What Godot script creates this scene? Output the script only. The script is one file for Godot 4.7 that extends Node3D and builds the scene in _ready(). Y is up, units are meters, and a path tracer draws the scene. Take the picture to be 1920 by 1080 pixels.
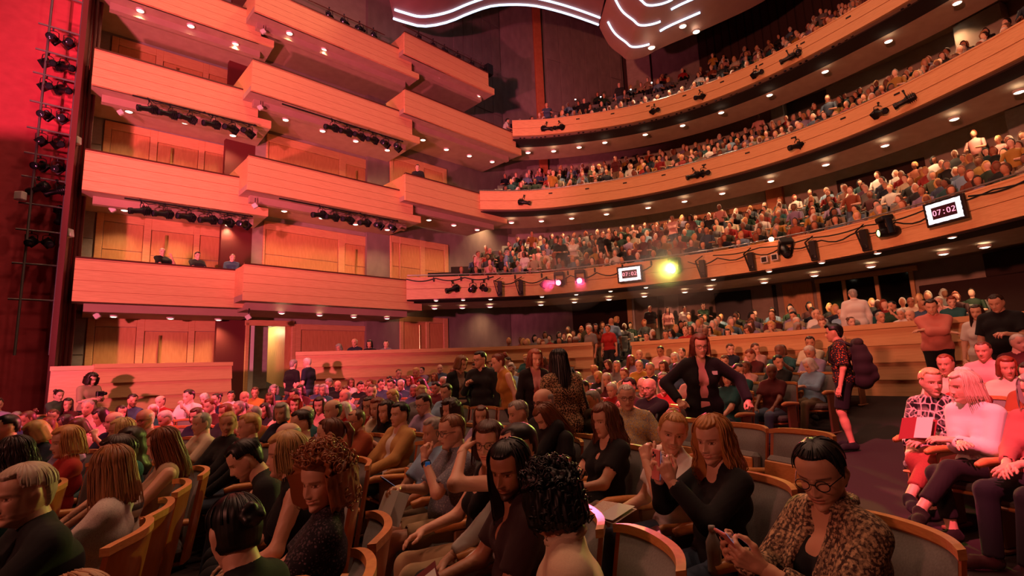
extends Node3D
# A theatre auditorium before a show, seen from the front stalls on house right.
# x runs to the right of the view, -z away from it, y up; the stage lies off to the left.

const EYE := Vector3(0, 1.6, 0)
const AXIS := 50.0                       # the hall's front-to-back axis, degrees right of the view
const ARC := Vector2(-7.04, 0.62)        # centre of the curved seating rows (x, distance)
var AU := Vector2(sin(deg_to_rad(AXIS)), cos(deg_to_rad(AXIS)))
var AV := Vector2(-cos(deg_to_rad(AXIS)), sin(deg_to_rad(AXIS)))
var M := {}
var taken := {}
var rng := RandomNumberGenerator.new()

func _ready():
	rng.seed = 7
	var cam := Camera3D.new()
	cam.name = "viewpoint"
	cam.fov = 57.71
	cam.near = 0.05
	cam.far = 200.0
	cam.position = EYE
	cam.basis = Basis(Vector3.RIGHT, deg_to_rad(8.8)) * Basis(Vector3(0, 0, 1), deg_to_rad(-2.2))
	add_child(cam)
	cam.current = true
	var we := WorldEnvironment.new()
	we.name = "world"
	var env := Environment.new()
	env.background_mode = Environment.BG_COLOR
	env.background_color = Color(0, 0, 0)
	env.tonemap_mode = Environment.TONE_MAPPER_LINEAR
	env.tonemap_exposure = 1.0
	env.volumetric_fog_enabled = true
	env.volumetric_fog_density = 0.0
	env.sdfgi_enabled = true
	env.ssao_enabled = true
	env.ssil_enabled = true
	we.environment = env
	add_child(we)
	make_materials()
	# ---- the big lamps: stage washes from the left, house lights in the ceiling
	stage_lights()
	# ---- structure, then furniture, people, small things
	build_shell()
	build_boxes()
	build_balconies()
	build_ceiling()
	build_downlights()
	build_rigs()
	build_seats_and_people()

# ------------------------------------------------------------------ helpers
func P(x: float, d: float, y: float) -> Vector3: return Vector3(x, y, -d)
func lin(r: float, g: float, b: float) -> Color: return Color(r, g, b).linear_to_srgb()

func numbered(n: String) -> String:
	taken[n] = taken.get(n, -1) + 1
	return n if taken[n] == 0 else "%s_%03d" % [n, taken[n]]

func tag(o: Node, label: String, category: String, group := "", kind := "") -> Node:
	if label: o.set_meta("label", label)
	if category: o.set_meta("category", category)
	if group: o.set_meta("group", group)
	if kind: o.set_meta("kind", kind)
	return o

func thing(called: String, label: String, category: String, at := Vector3.ZERO, turn := 0.0, group := "") -> Node3D:
	var o := Node3D.new()
	o.name = numbered(called)
	add_child(o)
	o.position = at
	o.rotation.y = turn
	tag(o, label, category, group)
	return o

func put(called: String, m: Mesh, mat: Material, parent: Node = self, xf := Transform3D()) -> MeshInstance3D:
	var o := MeshInstance3D.new()
	o.name = numbered(called) if parent == self else called
	o.mesh = m
	o.material_override = null
	if mat: o.set_surface_override_material(0, mat)
	o.transform = xf
	o.cast_shadow = GeometryInstance3D.SHADOW_CASTING_SETTING_ON
	parent.add_child(o, true)
	return o

class MB:
	var v := PackedVector3Array()
	var n := PackedVector3Array()
	var t := PackedVector2Array()
	var c := PackedColorArray()
	var ix := PackedInt32Array()
	var tint := Color.WHITE
	var uses := false
	func vert(p: Vector3, nn: Vector3, uv := Vector2.ZERO) -> int:
		v.append(p); n.append(nn); t.append(uv); c.append(tint)
		return v.size() - 1
	func tri(a: Vector3, b: Vector3, d: Vector3):
		var nn := (d - a).cross(b - a).normalized()
		var i := vert(a, nn); vert(b, nn); vert(d, nn)
		ix.append_array([i, i + 1, i + 2])
	func quad(a: Vector3, b: Vector3, d: Vector3, e: Vector3, u0 := Vector2(0, 0), u1 := Vector2(1, 1)):
		var nn := (d - a).cross(b - a).normalized()
		var i := vert(a, nn, u0); vert(b, nn, Vector2(u1.x, u0.y)); vert(d, nn, u1); vert(e, nn, Vector2(u0.x, u1.y))
		ix.append_array([i, i + 1, i + 2, i, i + 2, i + 3])
	func quad_from(a: Vector3, b: Vector3, d: Vector3, e: Vector3, inside: Vector3):
		var nn := (d - a).cross(b - a)
		if nn.dot((a + d) * 0.5 - inside) < 0.0: quad(a, e, d, b)
		else: quad(a, b, d, e)
	# a box with chamfered edges
	func box(at: Vector3, size: Vector3, basis := Basis(), bev := 0.0):
		var h := size * 0.5
		var w := minf(bev, minf(h.x, minf(h.y, h.z)) * 0.9)
		var inn := at
		for ax in 3:
			var a1 := (ax + 1) % 3
			var a2 := (ax + 2) % 3
			for s in [-1.0, 1.0]:
				var q := []
				for k in [[-1.0, -1.0], [1.0, -1.0], [1.0, 1.0], [-1.0, 1.0]]:
					var p := Vector3()
					p[ax] = h[ax] * s
					p[a1] = (h[a1] - w) * k[0]
					p[a2] = (h[a2] - w) * k[1]
					q.append(at + basis * p)
				quad_from(q[0], q[1], q[2], q[3], inn)
				if w > 0.0:
					for s2 in [-1.0, 1.0]:   # the chamfer between this face and the next axis' face
						var e := []
						for k in [-1.0, 1.0]:
							var p := Vector3()
							p[ax] = h[ax] * s; p[a1] = (h[a1] - w) * s2; p[a2] = (h[a2] - w) * k
							e.append(at + basis * p)
						for k in [1.0, -1.0]:
							var p := Vector3()
							p[ax] = (h[ax] - w) * s; p[a1] = h[a1] * s2; p[a2] = (h[a2] - w) * k
							e.append(at + basis * p)
						quad_from(e[0], e[1], e[2], e[3], inn)
						if ax == 0:
							for s3 in [-1.0, 1.0]:
								var x := at + basis * Vector3(h.x * s, (h.y - w) * s2, (h.z - w) * s3)
								var y := at + basis * Vector3((h.x - w) * s, h.y * s2, (h.z - w) * s3)
								var z := at + basis * Vector3((h.x - w) * s, (h.y - w) * s2, h.z * s3)
								if (z - x).cross(y - x).dot(x - inn) < 0.0: tri(x, z, y)
								else: tri(x, y, z)
	# rows of points joined by a smooth skin; the outside is where rows × columns turn to
	func skin(rows: Array, closed := false, flip := false, us := 1.0, vs := 1.0):
		var base := v.size()
		var w: int = rows[0].size()
		var hh := rows.size()
		for j in hh:
			for i in w:
				v.append(rows[j][i]); n.append(Vector3.ZERO); c.append(tint)
				t.append(Vector2(us * i / maxf(1, w - (0 if closed else 1)), vs * j / maxf(1, hh - 1)))
		for j in hh - 1:
			for i in (w if closed else w - 1):
				var a := base + j * w + i
				var b := base + j * w + (i + 1) % w
				var d := a + w
				var e := b + w
				if flip: ix.append_array([a, d, b, b, d, e])
				else: ix.append_array([a, b, d, b, e, d])
		for k in range(0, (hh - 1) * (w if closed else w - 1) * 6, 3):
			var s := ix.size() - (hh - 1) * (w if closed else w - 1) * 6 + k
			var nn := (v[ix[s + 2]] - v[ix[s]]).cross(v[ix[s + 1]] - v[ix[s]])
			for q in 3: n[ix[s + q]] += nn
		for k in range(base, v.size()):
			n[k] = n[k].normalized() if n[k].length_squared() > 1e-20 else Vector3.UP
	func tube(path: Array, r, sides := 8, caps := true):
		var rows := []
		var up := Vector3.UP
		for i in path.size():
			var dir: Vector3 = (path[mini(i + 1, path.size() - 1)] - path[maxi(i - 1, 0)]).normalized()
			if absf(dir.dot(up)) > 0.95: up = Vector3.RIGHT if absf(dir.x) < 0.9 else Vector3.FORWARD
			var s := dir.cross(up).normalized()
			up = s.cross(dir).normalized()
			var rr: float = r[i] if r is Array else r
			var ring := PackedVector3Array()
			for k in sides:
				var a := TAU * k / sides
				ring.append(path[i] + (s * cos(a) + up * sin(a)) * rr)
			rows.append(ring)
		if caps:
			for e in [0, path.size() - 1]:
				var ring := PackedVector3Array()
				for k in sides: ring.append(path[e])
				if e == 0: rows.push_front(ring)
				else: rows.append(ring)
		skin(rows, true, true)
	# profile of (radius, height) turned round y
	func lathe(profile: Array, sides := 16, xf := Transform3D()):
		var rows := []
		for q in profile:
			var ring := PackedVector3Array()
			for k in sides:
				var a := TAU * k / sides
				ring.append(xf * Vector3(cos(a) * q[0], q[1], sin(a) * q[0]))
			rows.append(ring)
		skin(rows, true, true)
	# flat-shaded strip between two polylines
	func strip(a: Array, b: Array, flip := false):
		for i in a.size() - 1:
			if flip: quad(a[i], b[i], b[i + 1], a[i + 1])
			else: quad(a[i], a[i + 1], b[i + 1], b[i])
	func mesh() -> ArrayMesh:
		var arr := []
		arr.resize(Mesh.ARRAY_MAX)
		arr[Mesh.ARRAY_VERTEX] = v
		arr[Mesh.ARRAY_NORMAL] = n
		arr[Mesh.ARRAY_TEX_UV] = t
		if uses: arr[Mesh.ARRAY_COLOR] = c
		arr[Mesh.ARRAY_INDEX] = ix
		var m := ArrayMesh.new()
		m.add_surface_from_arrays(Mesh.PRIMITIVE_TRIANGLES, arr)
		return m

# a smooth plan curve through points (x, distance)
func smooth(pts: Array, cuts := 4) -> Array:
	var out := []
	for i in pts.size() - 1:
		var a: Vector2 = pts[maxi(i - 1, 0)]
		var b: Vector2 = pts[i]
		var c: Vector2 = pts[i + 1]
		var d: Vector2 = pts[mini(i + 2, pts.size() - 1)]
		for k in cuts:
			out.append(b.cubic_interpolate(c, a, d, float(k) / cuts))
	out.append(pts[-1])
	return out

# the curve moved sideways: positive is away from the stage
func offset(path: Array, o: float) -> Array:
	var out := []
	for i in path.size():
		var t: Vector2 = (path[mini(i + 1, path.size() - 1)] - path[maxi(i - 1, 0)]).normalized()
		out.append(path[i] + Vector2(-t.y, t.x) * o)
	return out

func length_of(path: Array) -> float:
	var s := 0.0
	for i in path.size() - 1: s += path[i].distance_to(path[i + 1])
	return s

# point and direction at arc length s
func along(path: Array, s: float) -> Array:
	for i in path.size() - 1:
		var l: float = path[i].distance_to(path[i + 1])
		if s <= l or i == path.size() - 2:
			var t: Vector2 = (path[i + 1] - path[i]).normalized()
			return [path[i] + t * s, t]
		s -= l
	return []

func part_of(path: Array, s0: float, s1: float) -> Array:
	var out := [along(path, s0)[0]]
	var s := 0.0
	for i in path.size() - 1:
		s += path[i].distance_to(path[i + 1])
		if s > s0 + 0.01 and s < s1 - 0.01: out.append(path[i + 1])
	out.append(along(path, s1)[0])
	return out

# a closed profile of (offset, y) points swept along a plan curve; capped at both ends
func sweep(path: Array, prof: Array, mb: MB = null) -> MB:
	if mb == null: mb = MB.new()
	var rails := []
	for q in prof:
		var row := []
		var o := offset(path, q[0])
		for p in o: row.append(P(p.x, p.y, q[1]))
		rails.append(row)
	var area := 0.0
	for i in prof.size():
		var a = prof[i]
		var b = prof[(i + 1) % prof.size()]
		area += a[0] * b[1] - b[0] * a[1]
	for i in prof.size():
		mb.strip(rails[i], rails[(i + 1) % prof.size()], area > 0)
	var poly := PackedVector2Array()
	for q in prof: poly.append(Vector2(q[0], q[1]))
	var tr := Geometry2D.triangulate_polygon(poly)
	for e in [0, path.size() - 1]:
		var mid: Vector3 = (rails[0][1] if e == 0 else rails[0][path.size() - 2])
		for k in range(0, tr.size(), 3):
			var a: Vector3 = rails[tr[k]][e]
			var b: Vector3 = rails[tr[k + 1]][e]
			var c: Vector3 = rails[tr[k + 2]][e]
			if (c - a).cross(b - a).dot(a - mid) < 0.0: mb.tri(a, c, b)
			else: mb.tri(a, b, c)
	return mb

func rect(o0: float, o1: float, y0: float, y1: float) -> Array:
	return [[o0, y0], [o1, y0], [o1, y1], [o0, y1]]

# a board or block that stands on a plan segment
func slab(path: Array, s0: float, s1: float, o0: float, o1: float, y0: float, y1: float, bev := 0.0, mb: MB = null) -> MB:
	if mb == null: mb = MB.new()
	var a = along(path, s0)
	var b = along(path, s1)
	var t: Vector2 = (b[0] - a[0]).normalized()
	var nn := Vector2(-t.y, t.x)
	var c: Vector2 = (a[0] + b[0]) * 0.5 + nn * (o0 + o1) * 0.5
	var bs := Basis(Vector3(t.x, 0, -t.y), Vector3.UP, Vector3(nn.x, 0, -nn.y))
	mb.box(P(c.x, c.y, (y0 + y1) * 0.5), Vector3(a[0].distance_to(b[0]), y1 - y0, absf(o1 - o0)), bs, bev)
	return mb

func plain(c: Color, rough := 0.7, metal := 0.0) -> StandardMaterial3D:
	var m := StandardMaterial3D.new()
	m.albedo_color = c
	m.roughness = rough
	m.metallic = metal
	return m

func noise_tex(freq: float, c0: Color, c1: Color, size := 512, kind := FastNoiseLite.TYPE_SIMPLEX_SMOOTH, octaves := 4, w := 0, bumpy := false) -> NoiseTexture2D:
	var f := FastNoiseLite.new()
	f.noise_type = kind
	f.frequency = freq
	f.fractal_octaves = octaves
	f.seed = 11
	var n := NoiseTexture2D.new()
	n.noise = f
	n.width = w if w else size
	n.height = size
	n.seamless = true
	if bumpy:
		n.as_normal_map = true
		n.bump_strength = 3.0
	else:
		var g := Gradient.new()
		g.colors = PackedColorArray([c0, c1])
		n.color_ramp = g
	return n

func tri_mat(tex: Texture2D, scale: Vector3, rough := 0.6, tint := Color.WHITE) -> StandardMaterial3D:
	var m := plain(tint, rough)
	m.albedo_texture = tex
	m.uv1_triplanar = true
	m.uv1_world_triplanar = true
	m.uv1_scale = scale
	return m

func glow(c: Color, e: float) -> StandardMaterial3D:
	var m := plain(c, 0.4)
	m.emission_enabled = true
	m.emission = c
	m.emission_energy_multiplier = e
	return m

func make_materials():
	M.wood = tri_mat(noise_tex(0.02, Color(0.80, 0.60, 0.42), Color(0.90, 0.72, 0.53)), Vector3(0.25, 3.0, 0.25), 0.42)
	M.wood.metallic_specular = 0.4
	M.wood_b = tri_mat(noise_tex(0.025, Color(0.76, 0.55, 0.37), Color(0.86, 0.67, 0.47)), Vector3(0.3, 2.2, 0.3), 0.45)
	M.wood_door = tri_mat(noise_tex(0.02, Color(0.72, 0.49, 0.30), Color(0.82, 0.60, 0.40)), Vector3(1.6, 0.2, 1.6), 0.5)
	M.rail = plain(Color(0.30, 0.14, 0.10), 0.35)
	M.plaster = tri_mat(noise_tex(0.01, Color(0.56, 0.50, 0.46), Color(0.64, 0.58, 0.53)), Vector3(0.5, 0.5, 0.5), 0.85)
	M.grey = tri_mat(noise_tex(0.015, Color(0.55, 0.53, 0.51), Color(0.63, 0.61, 0.59)), Vector3(0.7, 0.7, 0.7), 0.8)
	M.concrete = tri_mat(noise_tex(0.012, Color(0.44, 0.39, 0.37), Color(0.54, 0.49, 0.46)), Vector3(0.4, 0.15, 0.4), 0.9)
	M.soffit = tri_mat(noise_tex(0.01, Color(0.62, 0.52, 0.45), Color(0.68, 0.58, 0.50)), Vector3(0.4, 0.4, 0.4), 0.8)
	M.carpet = tri_mat(noise_tex(0.06, Color(0.11, 0.07, 0.065), Color(0.18, 0.11, 0.095)), Vector3(1.2, 1.2, 1.2), 0.95)
	M.darkred = plain(Color(0.36, 0.10, 0.10), 0.7)
	M.drape = plain(Color(0.20, 0.11, 0.10), 0.9)
	M.black = plain(Color(0.045, 0.045, 0.05), 0.5)
	M.metal = plain(Color(0.10, 0.10, 0.11), 0.4, 0.4)
	M.pipe = plain(Color(0.45, 0.42, 0.42), 0.45, 0.5)
	M.steel = plain(Color(0.6, 0.6, 0.62), 0.3, 0.9)
	M.brass = plain(Color(0.85, 0.72, 0.45), 0.3, 0.9)
	M.white = plain(Color(0.82, 0.80, 0.78), 0.6)
	M.lamp = glow(Color(1.0, 0.93, 0.80), 5.0)
	M.led = glow(Color(0.80, 0.90, 1.0), 1.6)
	M.lens = plain(Color(0.25, 0.25, 0.30), 0.1, 0.6)
	M.glass_dark = plain(Color(0.035, 0.03, 0.03), 0.12)
	M.cloud = tri_mat(noise_tex(0.01, Color(0.56, 0.42, 0.40), Color(0.62, 0.47, 0.44)), Vector3(0.3, 0.3, 0.3), 0.5)

# ------------------------------------------------------------------ lamps
func spot(called: String, at: Vector3, to: Vector3, c: Color, e: float, angle: float, size := 0.15, soft := 0.6) -> SpotLight3D:
	var l := SpotLight3D.new()
	l.name = called
	l.light_color = c
	l.light_energy = e
	l.spot_angle = angle
	l.spot_angle_attenuation = soft
	l.spot_range = 80.0
	l.spot_attenuation = 2.0
	l.light_size = size
	l.shadow_enabled = true
	add_child(l, true)
	l.look_at_from_position(at, to, Vector3.UP if absf((to - at).normalized().y) < 0.98 else Vector3.RIGHT)
	return l

func stage_lights():
	# red and orange washes thrown from the stage side
	spot("stage_wash_red", P(-8.5, -7.0, 3.0), P(-8.3, 17.0, 8.3), lin(1.0, 0.17, 0.27), 560.0, 23.0, 0.3, 0.55)
	spot("stage_wash_orange", P(-9.0, -7.0, 4.0), P(8.5, 16.0, 11.5), lin(1.0, 0.27, 0.16), 500.0, 25.0, 0.4, 0.7)
	# pink specials on two patches of the audience
	spot("stage_special", P(-6.0, -3.0, 17.0), P(4.8, 5.5, 0.9), lin(1.0, 0.13, 0.20), 950.0, 6.8, 0.2, 0.5)
	spot("stage_special", P(-6.0, -3.0, 17.0), P(1.75, 6.95, 1.1), lin(1.0, 0.13, 0.20), 520.0, 2.3, 0.2, 0.5)
	spot("stage_special", P(-6.0, -3.0, 17.0), P(-4.9, 10.4, 0.8), lin(1.0, 0.13, 0.20), 560.0, 10.0, 0.2, 0.7)
	# a low uplight at the stage edge that catches the undersides of the boxes
	spot("stage_uplight", P(-9.5, 1.5, 1.4), P(-6.5, 15.5, 11.5), lin(1.0, 0.15, 0.22), 300.0, 27.0, 0.3, 0.6)
	# dim warm-red front light on the near rows
	spot("stage_front_light", P(-10.0, -6.0, 7.0), P(0.5, 3.6, 0.9), lin(1.0, 0.30, 0.20), 42.0, 24.0, 0.5, 0.8)
	# house lights high in the ceiling, warm and dimmed
	for q in [[-4.0, 8.0], [3.0, 7.0], [-3.0, 15.0], [5.0, 13.5], [9.0, 6.0], [-9.0, 9.0], [0.5, 2.0]]:
		spot("house_light", P(q[0], q[1], 20.5), P(q[0], q[1] + 0.5, 0.0), lin(1.0, 0.48, 0.29), 30.0, 74.0, 0.3, 0.9)

# ------------------------------------------------------------------ plan of the house
var FA := [Vector2(-11.42, 13.4), Vector2(-6.82, 17.26)]
var FB := [Vector2(-7.92, 15.2), Vector2(-2.88, 20.06)]
var FC := [Vector2(-3.81, 18.6), Vector2(1.14, 23.55)]
var WA := [Vector2(-12.9, 15.16), Vector2(-8.76, 18.63)]
var WB := [Vector2(-9.72, 17.07), Vector2(-4.68, 21.94)]
var WC := [Vector2(-5.8, 20.6), Vector2(-0.14, 26.26)]
var F1: Array
var F2: Array
var F3: Array
var LOW: Array
const STEP1 := [4.25, 0.42, 7, 0.9]     # first floor, rise, rows, depth of a row
const STEP2 := [8.2, 0.5, 6, 0.88]
const STEP3 := [12.0, 0.62, 9, 0.88]

func arc(r: float, deg: float) -> Vector2:
	var a := deg_to_rad(deg)
	return ARC + (AU * cos(a) + AV * sin(a)) * r

func polar(p: Vector2) -> Vector2:          # radius, degrees
	var q := p - ARC
	return Vector2(q.length(), rad_to_deg(atan2(q.dot(AV), q.dot(AU))))

func floor_y(r: float) -> float:            # the rake of the stalls
	var k := [[0, -0.05], [6.9, 0.0], [8.4, 0.03], [9.4, 0.14], [11.3, 0.15], [12.3, 0.22], [13.5, 0.32], [15.0, 0.5], [16.6, 0.75], [17.2, 0.85], [17.6, 1.2], [19.0, 1.38], [21.0, 1.72], [24.0, 2.2], [40.0, 2.3]]
	for i in k.size() - 1:
		if r <= k[i + 1][0]: return lerpf(k[i][1], k[i + 1][1], (r - k[i][0]) / (k[i + 1][0] - k[i][0]))
	return 2.3

func struct(called: String, m: Mesh, mat: Material, parent: Node = self) -> MeshInstance3D:
	var o := put(called, m, mat, parent)
	if parent == self: o.set_meta("kind", "structure")
	return o

func wall(called: String, path: Array, y0: float, y1: float, mat: Material, thick := 0.2) -> MeshInstance3D:
	return struct(called, sweep(path, rect(0.0, thick, y0, y1)).mesh(), mat)

# a framed field in a wall: sunk panels between proud stiles; xs are the edges of the panels along the wall
func framed(parent: Node, path: Array, s0: float, s1: float, y0: float, y1: float, panels: Array, frame_mat: Material, panel_mat: Material, seams := []) -> MeshInstance3D:
	var door: MeshInstance3D = null
	var mb := MB.new()
	var at := s0
	for p in panels:
		if p[0] > at + 0.01: slab(path, at, p[0], -0.07, 0.0, y0, y1, 0.01, mb)
		slab(path, p[0], p[1], -0.07, 0.0, p[2], y1, 0.01, mb)
		at = p[1]
	if s1 > at + 0.01: slab(path, at, s1, -0.07, 0.0, y0, y1, 0.01, mb)
	put("wall_frame", mb.mesh(), frame_mat, parent)
	for p in panels:
		var ys := [y0]
		for q in seams: ys.append(lerpf(y0, p[2], q))
		ys.append(p[2])
		for i in ys.size() - 1:
			var o := put("door" if p.size() > 3 else "panel", slab(path, p[0] + 0.012, p[1] - 0.012, -0.03, 0.02, ys[i] + 0.008, ys[i + 1] - 0.008, 0.006).mesh(), panel_mat, parent)
			if p.size() > 3 and door == null: door = o
	return door

func build_shell():
	F1 = smooth([Vector2(-3.87, 18.93), Vector2(-2.7, 19.0), Vector2(-1.0, 19.1), Vector2(0.8, 19.1), Vector2(2.4, 18.6), Vector2(4.0, 17.85), Vector2(5.7, 16.9), Vector2(7.0, 16.0), Vector2(8.0, 15.0), Vector2(8.9, 13.9), Vector2(9.6, 12.6), Vector2(10.1, 11.1), Vector2(10.4, 9.5), Vector2(10.5, 7.5), Vector2(10.4, 5.0), Vector2(10.0, 2.5)])
	F2 = smooth([Vector2(-1.2, 21.1), Vector2(0.2, 21.3), Vector2(1.6, 21.25), Vector2(3.0, 20.9), Vector2(4.5, 20.4), Vector2(5.8, 19.75), Vector2(7.1, 18.85), Vector2(8.3, 17.9), Vector2(9.4, 16.75), Vector2(10.4, 15.3), Vector2(11.1, 13.8), Vector2(11.6, 12.3), Vector2(11.95, 10.9), Vector2(12.2, 9.0), Vector2(12.3, 7.0), Vector2(12.2, 4.5)])
	F3 = smooth([Vector2(0.3, 22.5), Vector2(1.7, 22.5), Vector2(3.0, 22.3), Vector2(4.5, 21.95), Vector2(5.9, 21.45), Vector2(7.2, 20.75), Vector2(8.4, 19.85), Vector2(9.5, 18.75), Vector2(10.5, 17.4), Vector2(11.4, 15.9), Vector2(12.2, 14.4), Vector2(12.8, 12.8), Vector2(13.2, 11.0), Vector2(13.4, 9.0)])
	# raked floor, ring by ring
	var mb := MB.new()
	var rows := []
	for r in [0.5, 4.0, 6.9, 7.6, 8.4, 8.9, 9.4, 11.3, 12.3, 13.5, 15.0, 16.6, 17.2, 17.6, 19.0, 21.0, 24.0, 40.0]:
		var row := PackedVector3Array()
		for k in 49:
			var p := arc(r, -120.0 + 240.0 * k / 48.0)
			row.append(P(p.x, p.y, floor_y(r)))
		rows.append(row)
	mb.skin(rows, false, false)
	struct("floor", mb.mesh(), M.carpet)
	# ---- left side walls behind the boxes
	var wl := wall("wall_left", WA, 0.0, 24.0, M.grey)
	for lv in [[0.0, 3.6, 0.5], [3.97, 6.85, 0.5], [7.0, 9.85, 0.5], [10.05, 12.75, 0.5]]:
		var y0: float = lv[0] + 0.3
		var y1: float = lv[1] - 0.03
		var top: float = lv[1] - 0.28
		var dr := framed(wl, WA, 0.37, 4.06, y0, y1, [[0.55, 1.57, top], [1.77, 2.95, top - 0.12, 1], [3.13, 4.0, top - 0.1]], M.wood_b, M.wood_door, [0.62] if y0 > 3.0 else [0.55])
		put("door_pull", slab(WA, 2.14, 2.18, -0.14, -0.10, y0 + 0.2, top - 0.25, 0.008).mesh(), M.brass, dr)
		for s in [[0.04, 0.33], [4.12, 4.5]]:
			for i in 3:
				put("panel", slab(WA, s[0], s[1], -0.03, 0.0, lerpf(y0, y1, i / 3.0) + 0.01, lerpf(y0, y1, (i + 1) / 3.0) - 0.01, 0.008).mesh(), M.grey, wl)
	var w2 := wall("wall_left", [WB[0], along(WB, 0.97)[0]], 0.0, 24.0, M.darkred)
	wall("wall_left", part_of(WB, 2.4, 7.0), 0.0, 3.5, M.plaster)
	wall("wall_left", part_of(WB, 0.97, 7.0), 3.5, 24.0, M.plaster)
	# the lit lobby seen through the open door under the second boxes
	var lobby := [along(WB, 0.97)[0] + Vector2(-1.6, 1.7), along(WB, 2.4)[0] + Vector2(-1.6, 1.7)]
	lobby[0] += (lobby[0] - lobby[1]) * 0.5
	lobby[1] += (lobby[1] - lobby[0]) * 0.35
	var lob := wall("wall_lobby", lobby, 0.0, 3.7, M.white)
	for i in 4:
		put("panel", slab(lobby, 0.4, 2.6, -0.03, 0.0, 0.3 + i * 0.8, 1.06 + i * 0.8, 0.01).mesh(), M.white, lob)
	var lw := WB
	var a0: Vector2 = along(WB, 0.97)[0]
	var a1: Vector2 = along(WB, 2.4)[0]
	wall("wall_lobby", [a0 + Vector2(-1.3, 1.45), a0], 0.0, 3.5, M.white)
	wall("wall_lobby", [a1, a1 + Vector2(-1.3, 1.45)], 0.0, 3.5, M.wood_door)
	struct("ceiling", slab(lobby, 0.0, 3.2, -2.2, 0.2, 3.6, 3.75).mesh(), M.white)
	var lit := OmniLight3D.new()
	lit.name = "lobby_light"
	lit.light_color = lin(1.0, 0.85, 0.45)
	lit.light_energy = 1.1
	lit.light_size = 0.08
	lit.omni_range = 20.0
	lit.omni_attenuation = 2.0
	lit.shadow_enabled = true
	var lc: Vector2 = (lobby[0] + lobby[1]) * 0.5 + Vector2(0.55, -0.55)
	lit.position = P(lc.x, lc.y, 3.35)
	add_child(lit)
	var ll := thing("lobby_lamp", "small round ceiling lamp in the lit lobby behind the open stalls door", "lamp", P(lc.x, lc.y, 3.58))
	var lm := MB.new()
	lm.lathe([[0.0, 0.0], [0.09, 0.0], [0.09, -0.03], [0.0, -0.04]], 14)
	put("lens", lm.mesh(), M.lamp, ll)
	# frames of the second section: stalls, first and second box tiers
	var wb := struct("wall_left", slab(WB, 6.6, 7.0, -0.02, 0.05, 0.0, 24.0).mesh(), M.grey)
	framed(wb, WB, 2.4, 6.05, 0.4, 3.5, [[2.75, 5.86, 3.3]], M.wood_b, M.wood_door)
	put("door_frame", slab(WB, 0.85, 2.5, -0.08, 0.0, 3.4, 3.6, 0.01).mesh(), M.wood_b, wb)
	for q in [0.87, 2.42]: put("door_frame", slab(WB, q, q + 0.12, -0.08, 0.0, 0.4, 3.5, 0.01).mesh(), M.wood_b, wb)
	for lv in [[4.2, 7.15], [7.6, 10.45], [10.75, 13.1]]:
		var dr := framed(wb, WB, 1.33, 5.75, lv[0], lv[1], [[1.4, 4.12, lv[1] - 0.3], [4.4, 5.55, lv[1] - 0.4, 1]], M.wood_b, M.wood_door, [0.33, 0.66])
		put("door_pull", slab(WB, 4.79, 4.83, -0.14, -0.10, lv[0] + 0.2, lv[1] - 0.6, 0.008).mesh(), M.brass, dr)
		for s in [[5.85, 6.5]]:
			put("panel", slab(WB, s[0], s[1], -0.03, 0.0, lv[0], lv[1], 0.01).mesh(), M.grey, wb)
	# third section and the tall wall that runs on to the back corner
	var far := WC.duplicate()
	far.append_array([Vector2(2.1, 27.0), Vector2(7.3, 29.75)])
	var wc := wall("wall_left", WC, 0.0, 24.0, M.concrete)
	var d3 := framed(wc, WC, 1.5, 4.0, 0.7, 3.95, [[1.68, 2.8, 3.72, 1], [2.98, 3.75, 3.72]], M.wood_b, M.wood_door)
	put("door_pull", slab(WC, 2.42, 2.45, -0.12, -0.08, 0.9, 3.6, 0.008).mesh(), M.brass, d3)
	framed(wc, WC, 1.05, 4.1, 4.4, 7.35, [[1.15, 1.5, 7.05], [1.55, 2.55, 7.05], [2.8, 3.87, 7.05]], M.wood_b, M.wood_door, [0.3, 0.62])
	framed(wc, WC, 1.05, 4.1, 8.4, 11.0, [[1.2, 2.55, 10.75], [2.8, 3.87, 10.75]], M.wood_b, M.wood_door)
	framed(wc, WC, 1.05, 4.6, 11.9, 13.9, [[1.2, 2.55, 13.6], [2.8, 4.4, 13.6]], M.wood_b, M.wood_door)
	var wf := wall("wall_left", [far[1], far[2], far[3]], 8.5, 24.0, M.concrete)
	for i in 6:    # tall cast panels with sunk joints
		for j in 3:
			var seg := [far[2], far[3]]
			var sl: float = 0.35 + i * 0.9
			put("panel", slab(seg, sl, sl + 0.88, -0.06, 0.0, 12.6 + j * 3.1 - i * 0.02, 15.66 + j * 3.1, 0.012).mesh(), M.concrete, wf)
	for i in 5:
		for j in 4:
			put("panel", slab(WC, 4.7 + i * 0.65, 4.7 + i * 0.65 + 0.63, -0.05, 0.0, 12.3 + j * 2.6, 14.87 + j * 2.6, 0.012).mesh(), M.concrete, wf)
	put("column", slab([far[1], far[2]], 1.95, 2.4, -0.2, 0.0, 9.0, 24.0, 0.02).mesh(), tri_mat(M.wood.albedo_texture, Vector3(0.3, 0.3, 0.3), 0.7, Color(0.80, 0.60, 0.52)), wf)
	# ---- the proscenium side: recessed wall with pipes beside the first box
	var pw := [Vector2(-17.0, 10.0), Vector2(-12.02, 14.2)]
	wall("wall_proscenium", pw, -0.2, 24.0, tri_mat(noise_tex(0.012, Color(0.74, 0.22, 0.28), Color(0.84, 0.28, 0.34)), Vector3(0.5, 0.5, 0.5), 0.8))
	wall("wall_proscenium", [Vector2(-11.6, 13.25), Vector2(-12.95, 15.2)], 0.0, 24.0, M.darkred, 0.12)
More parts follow.
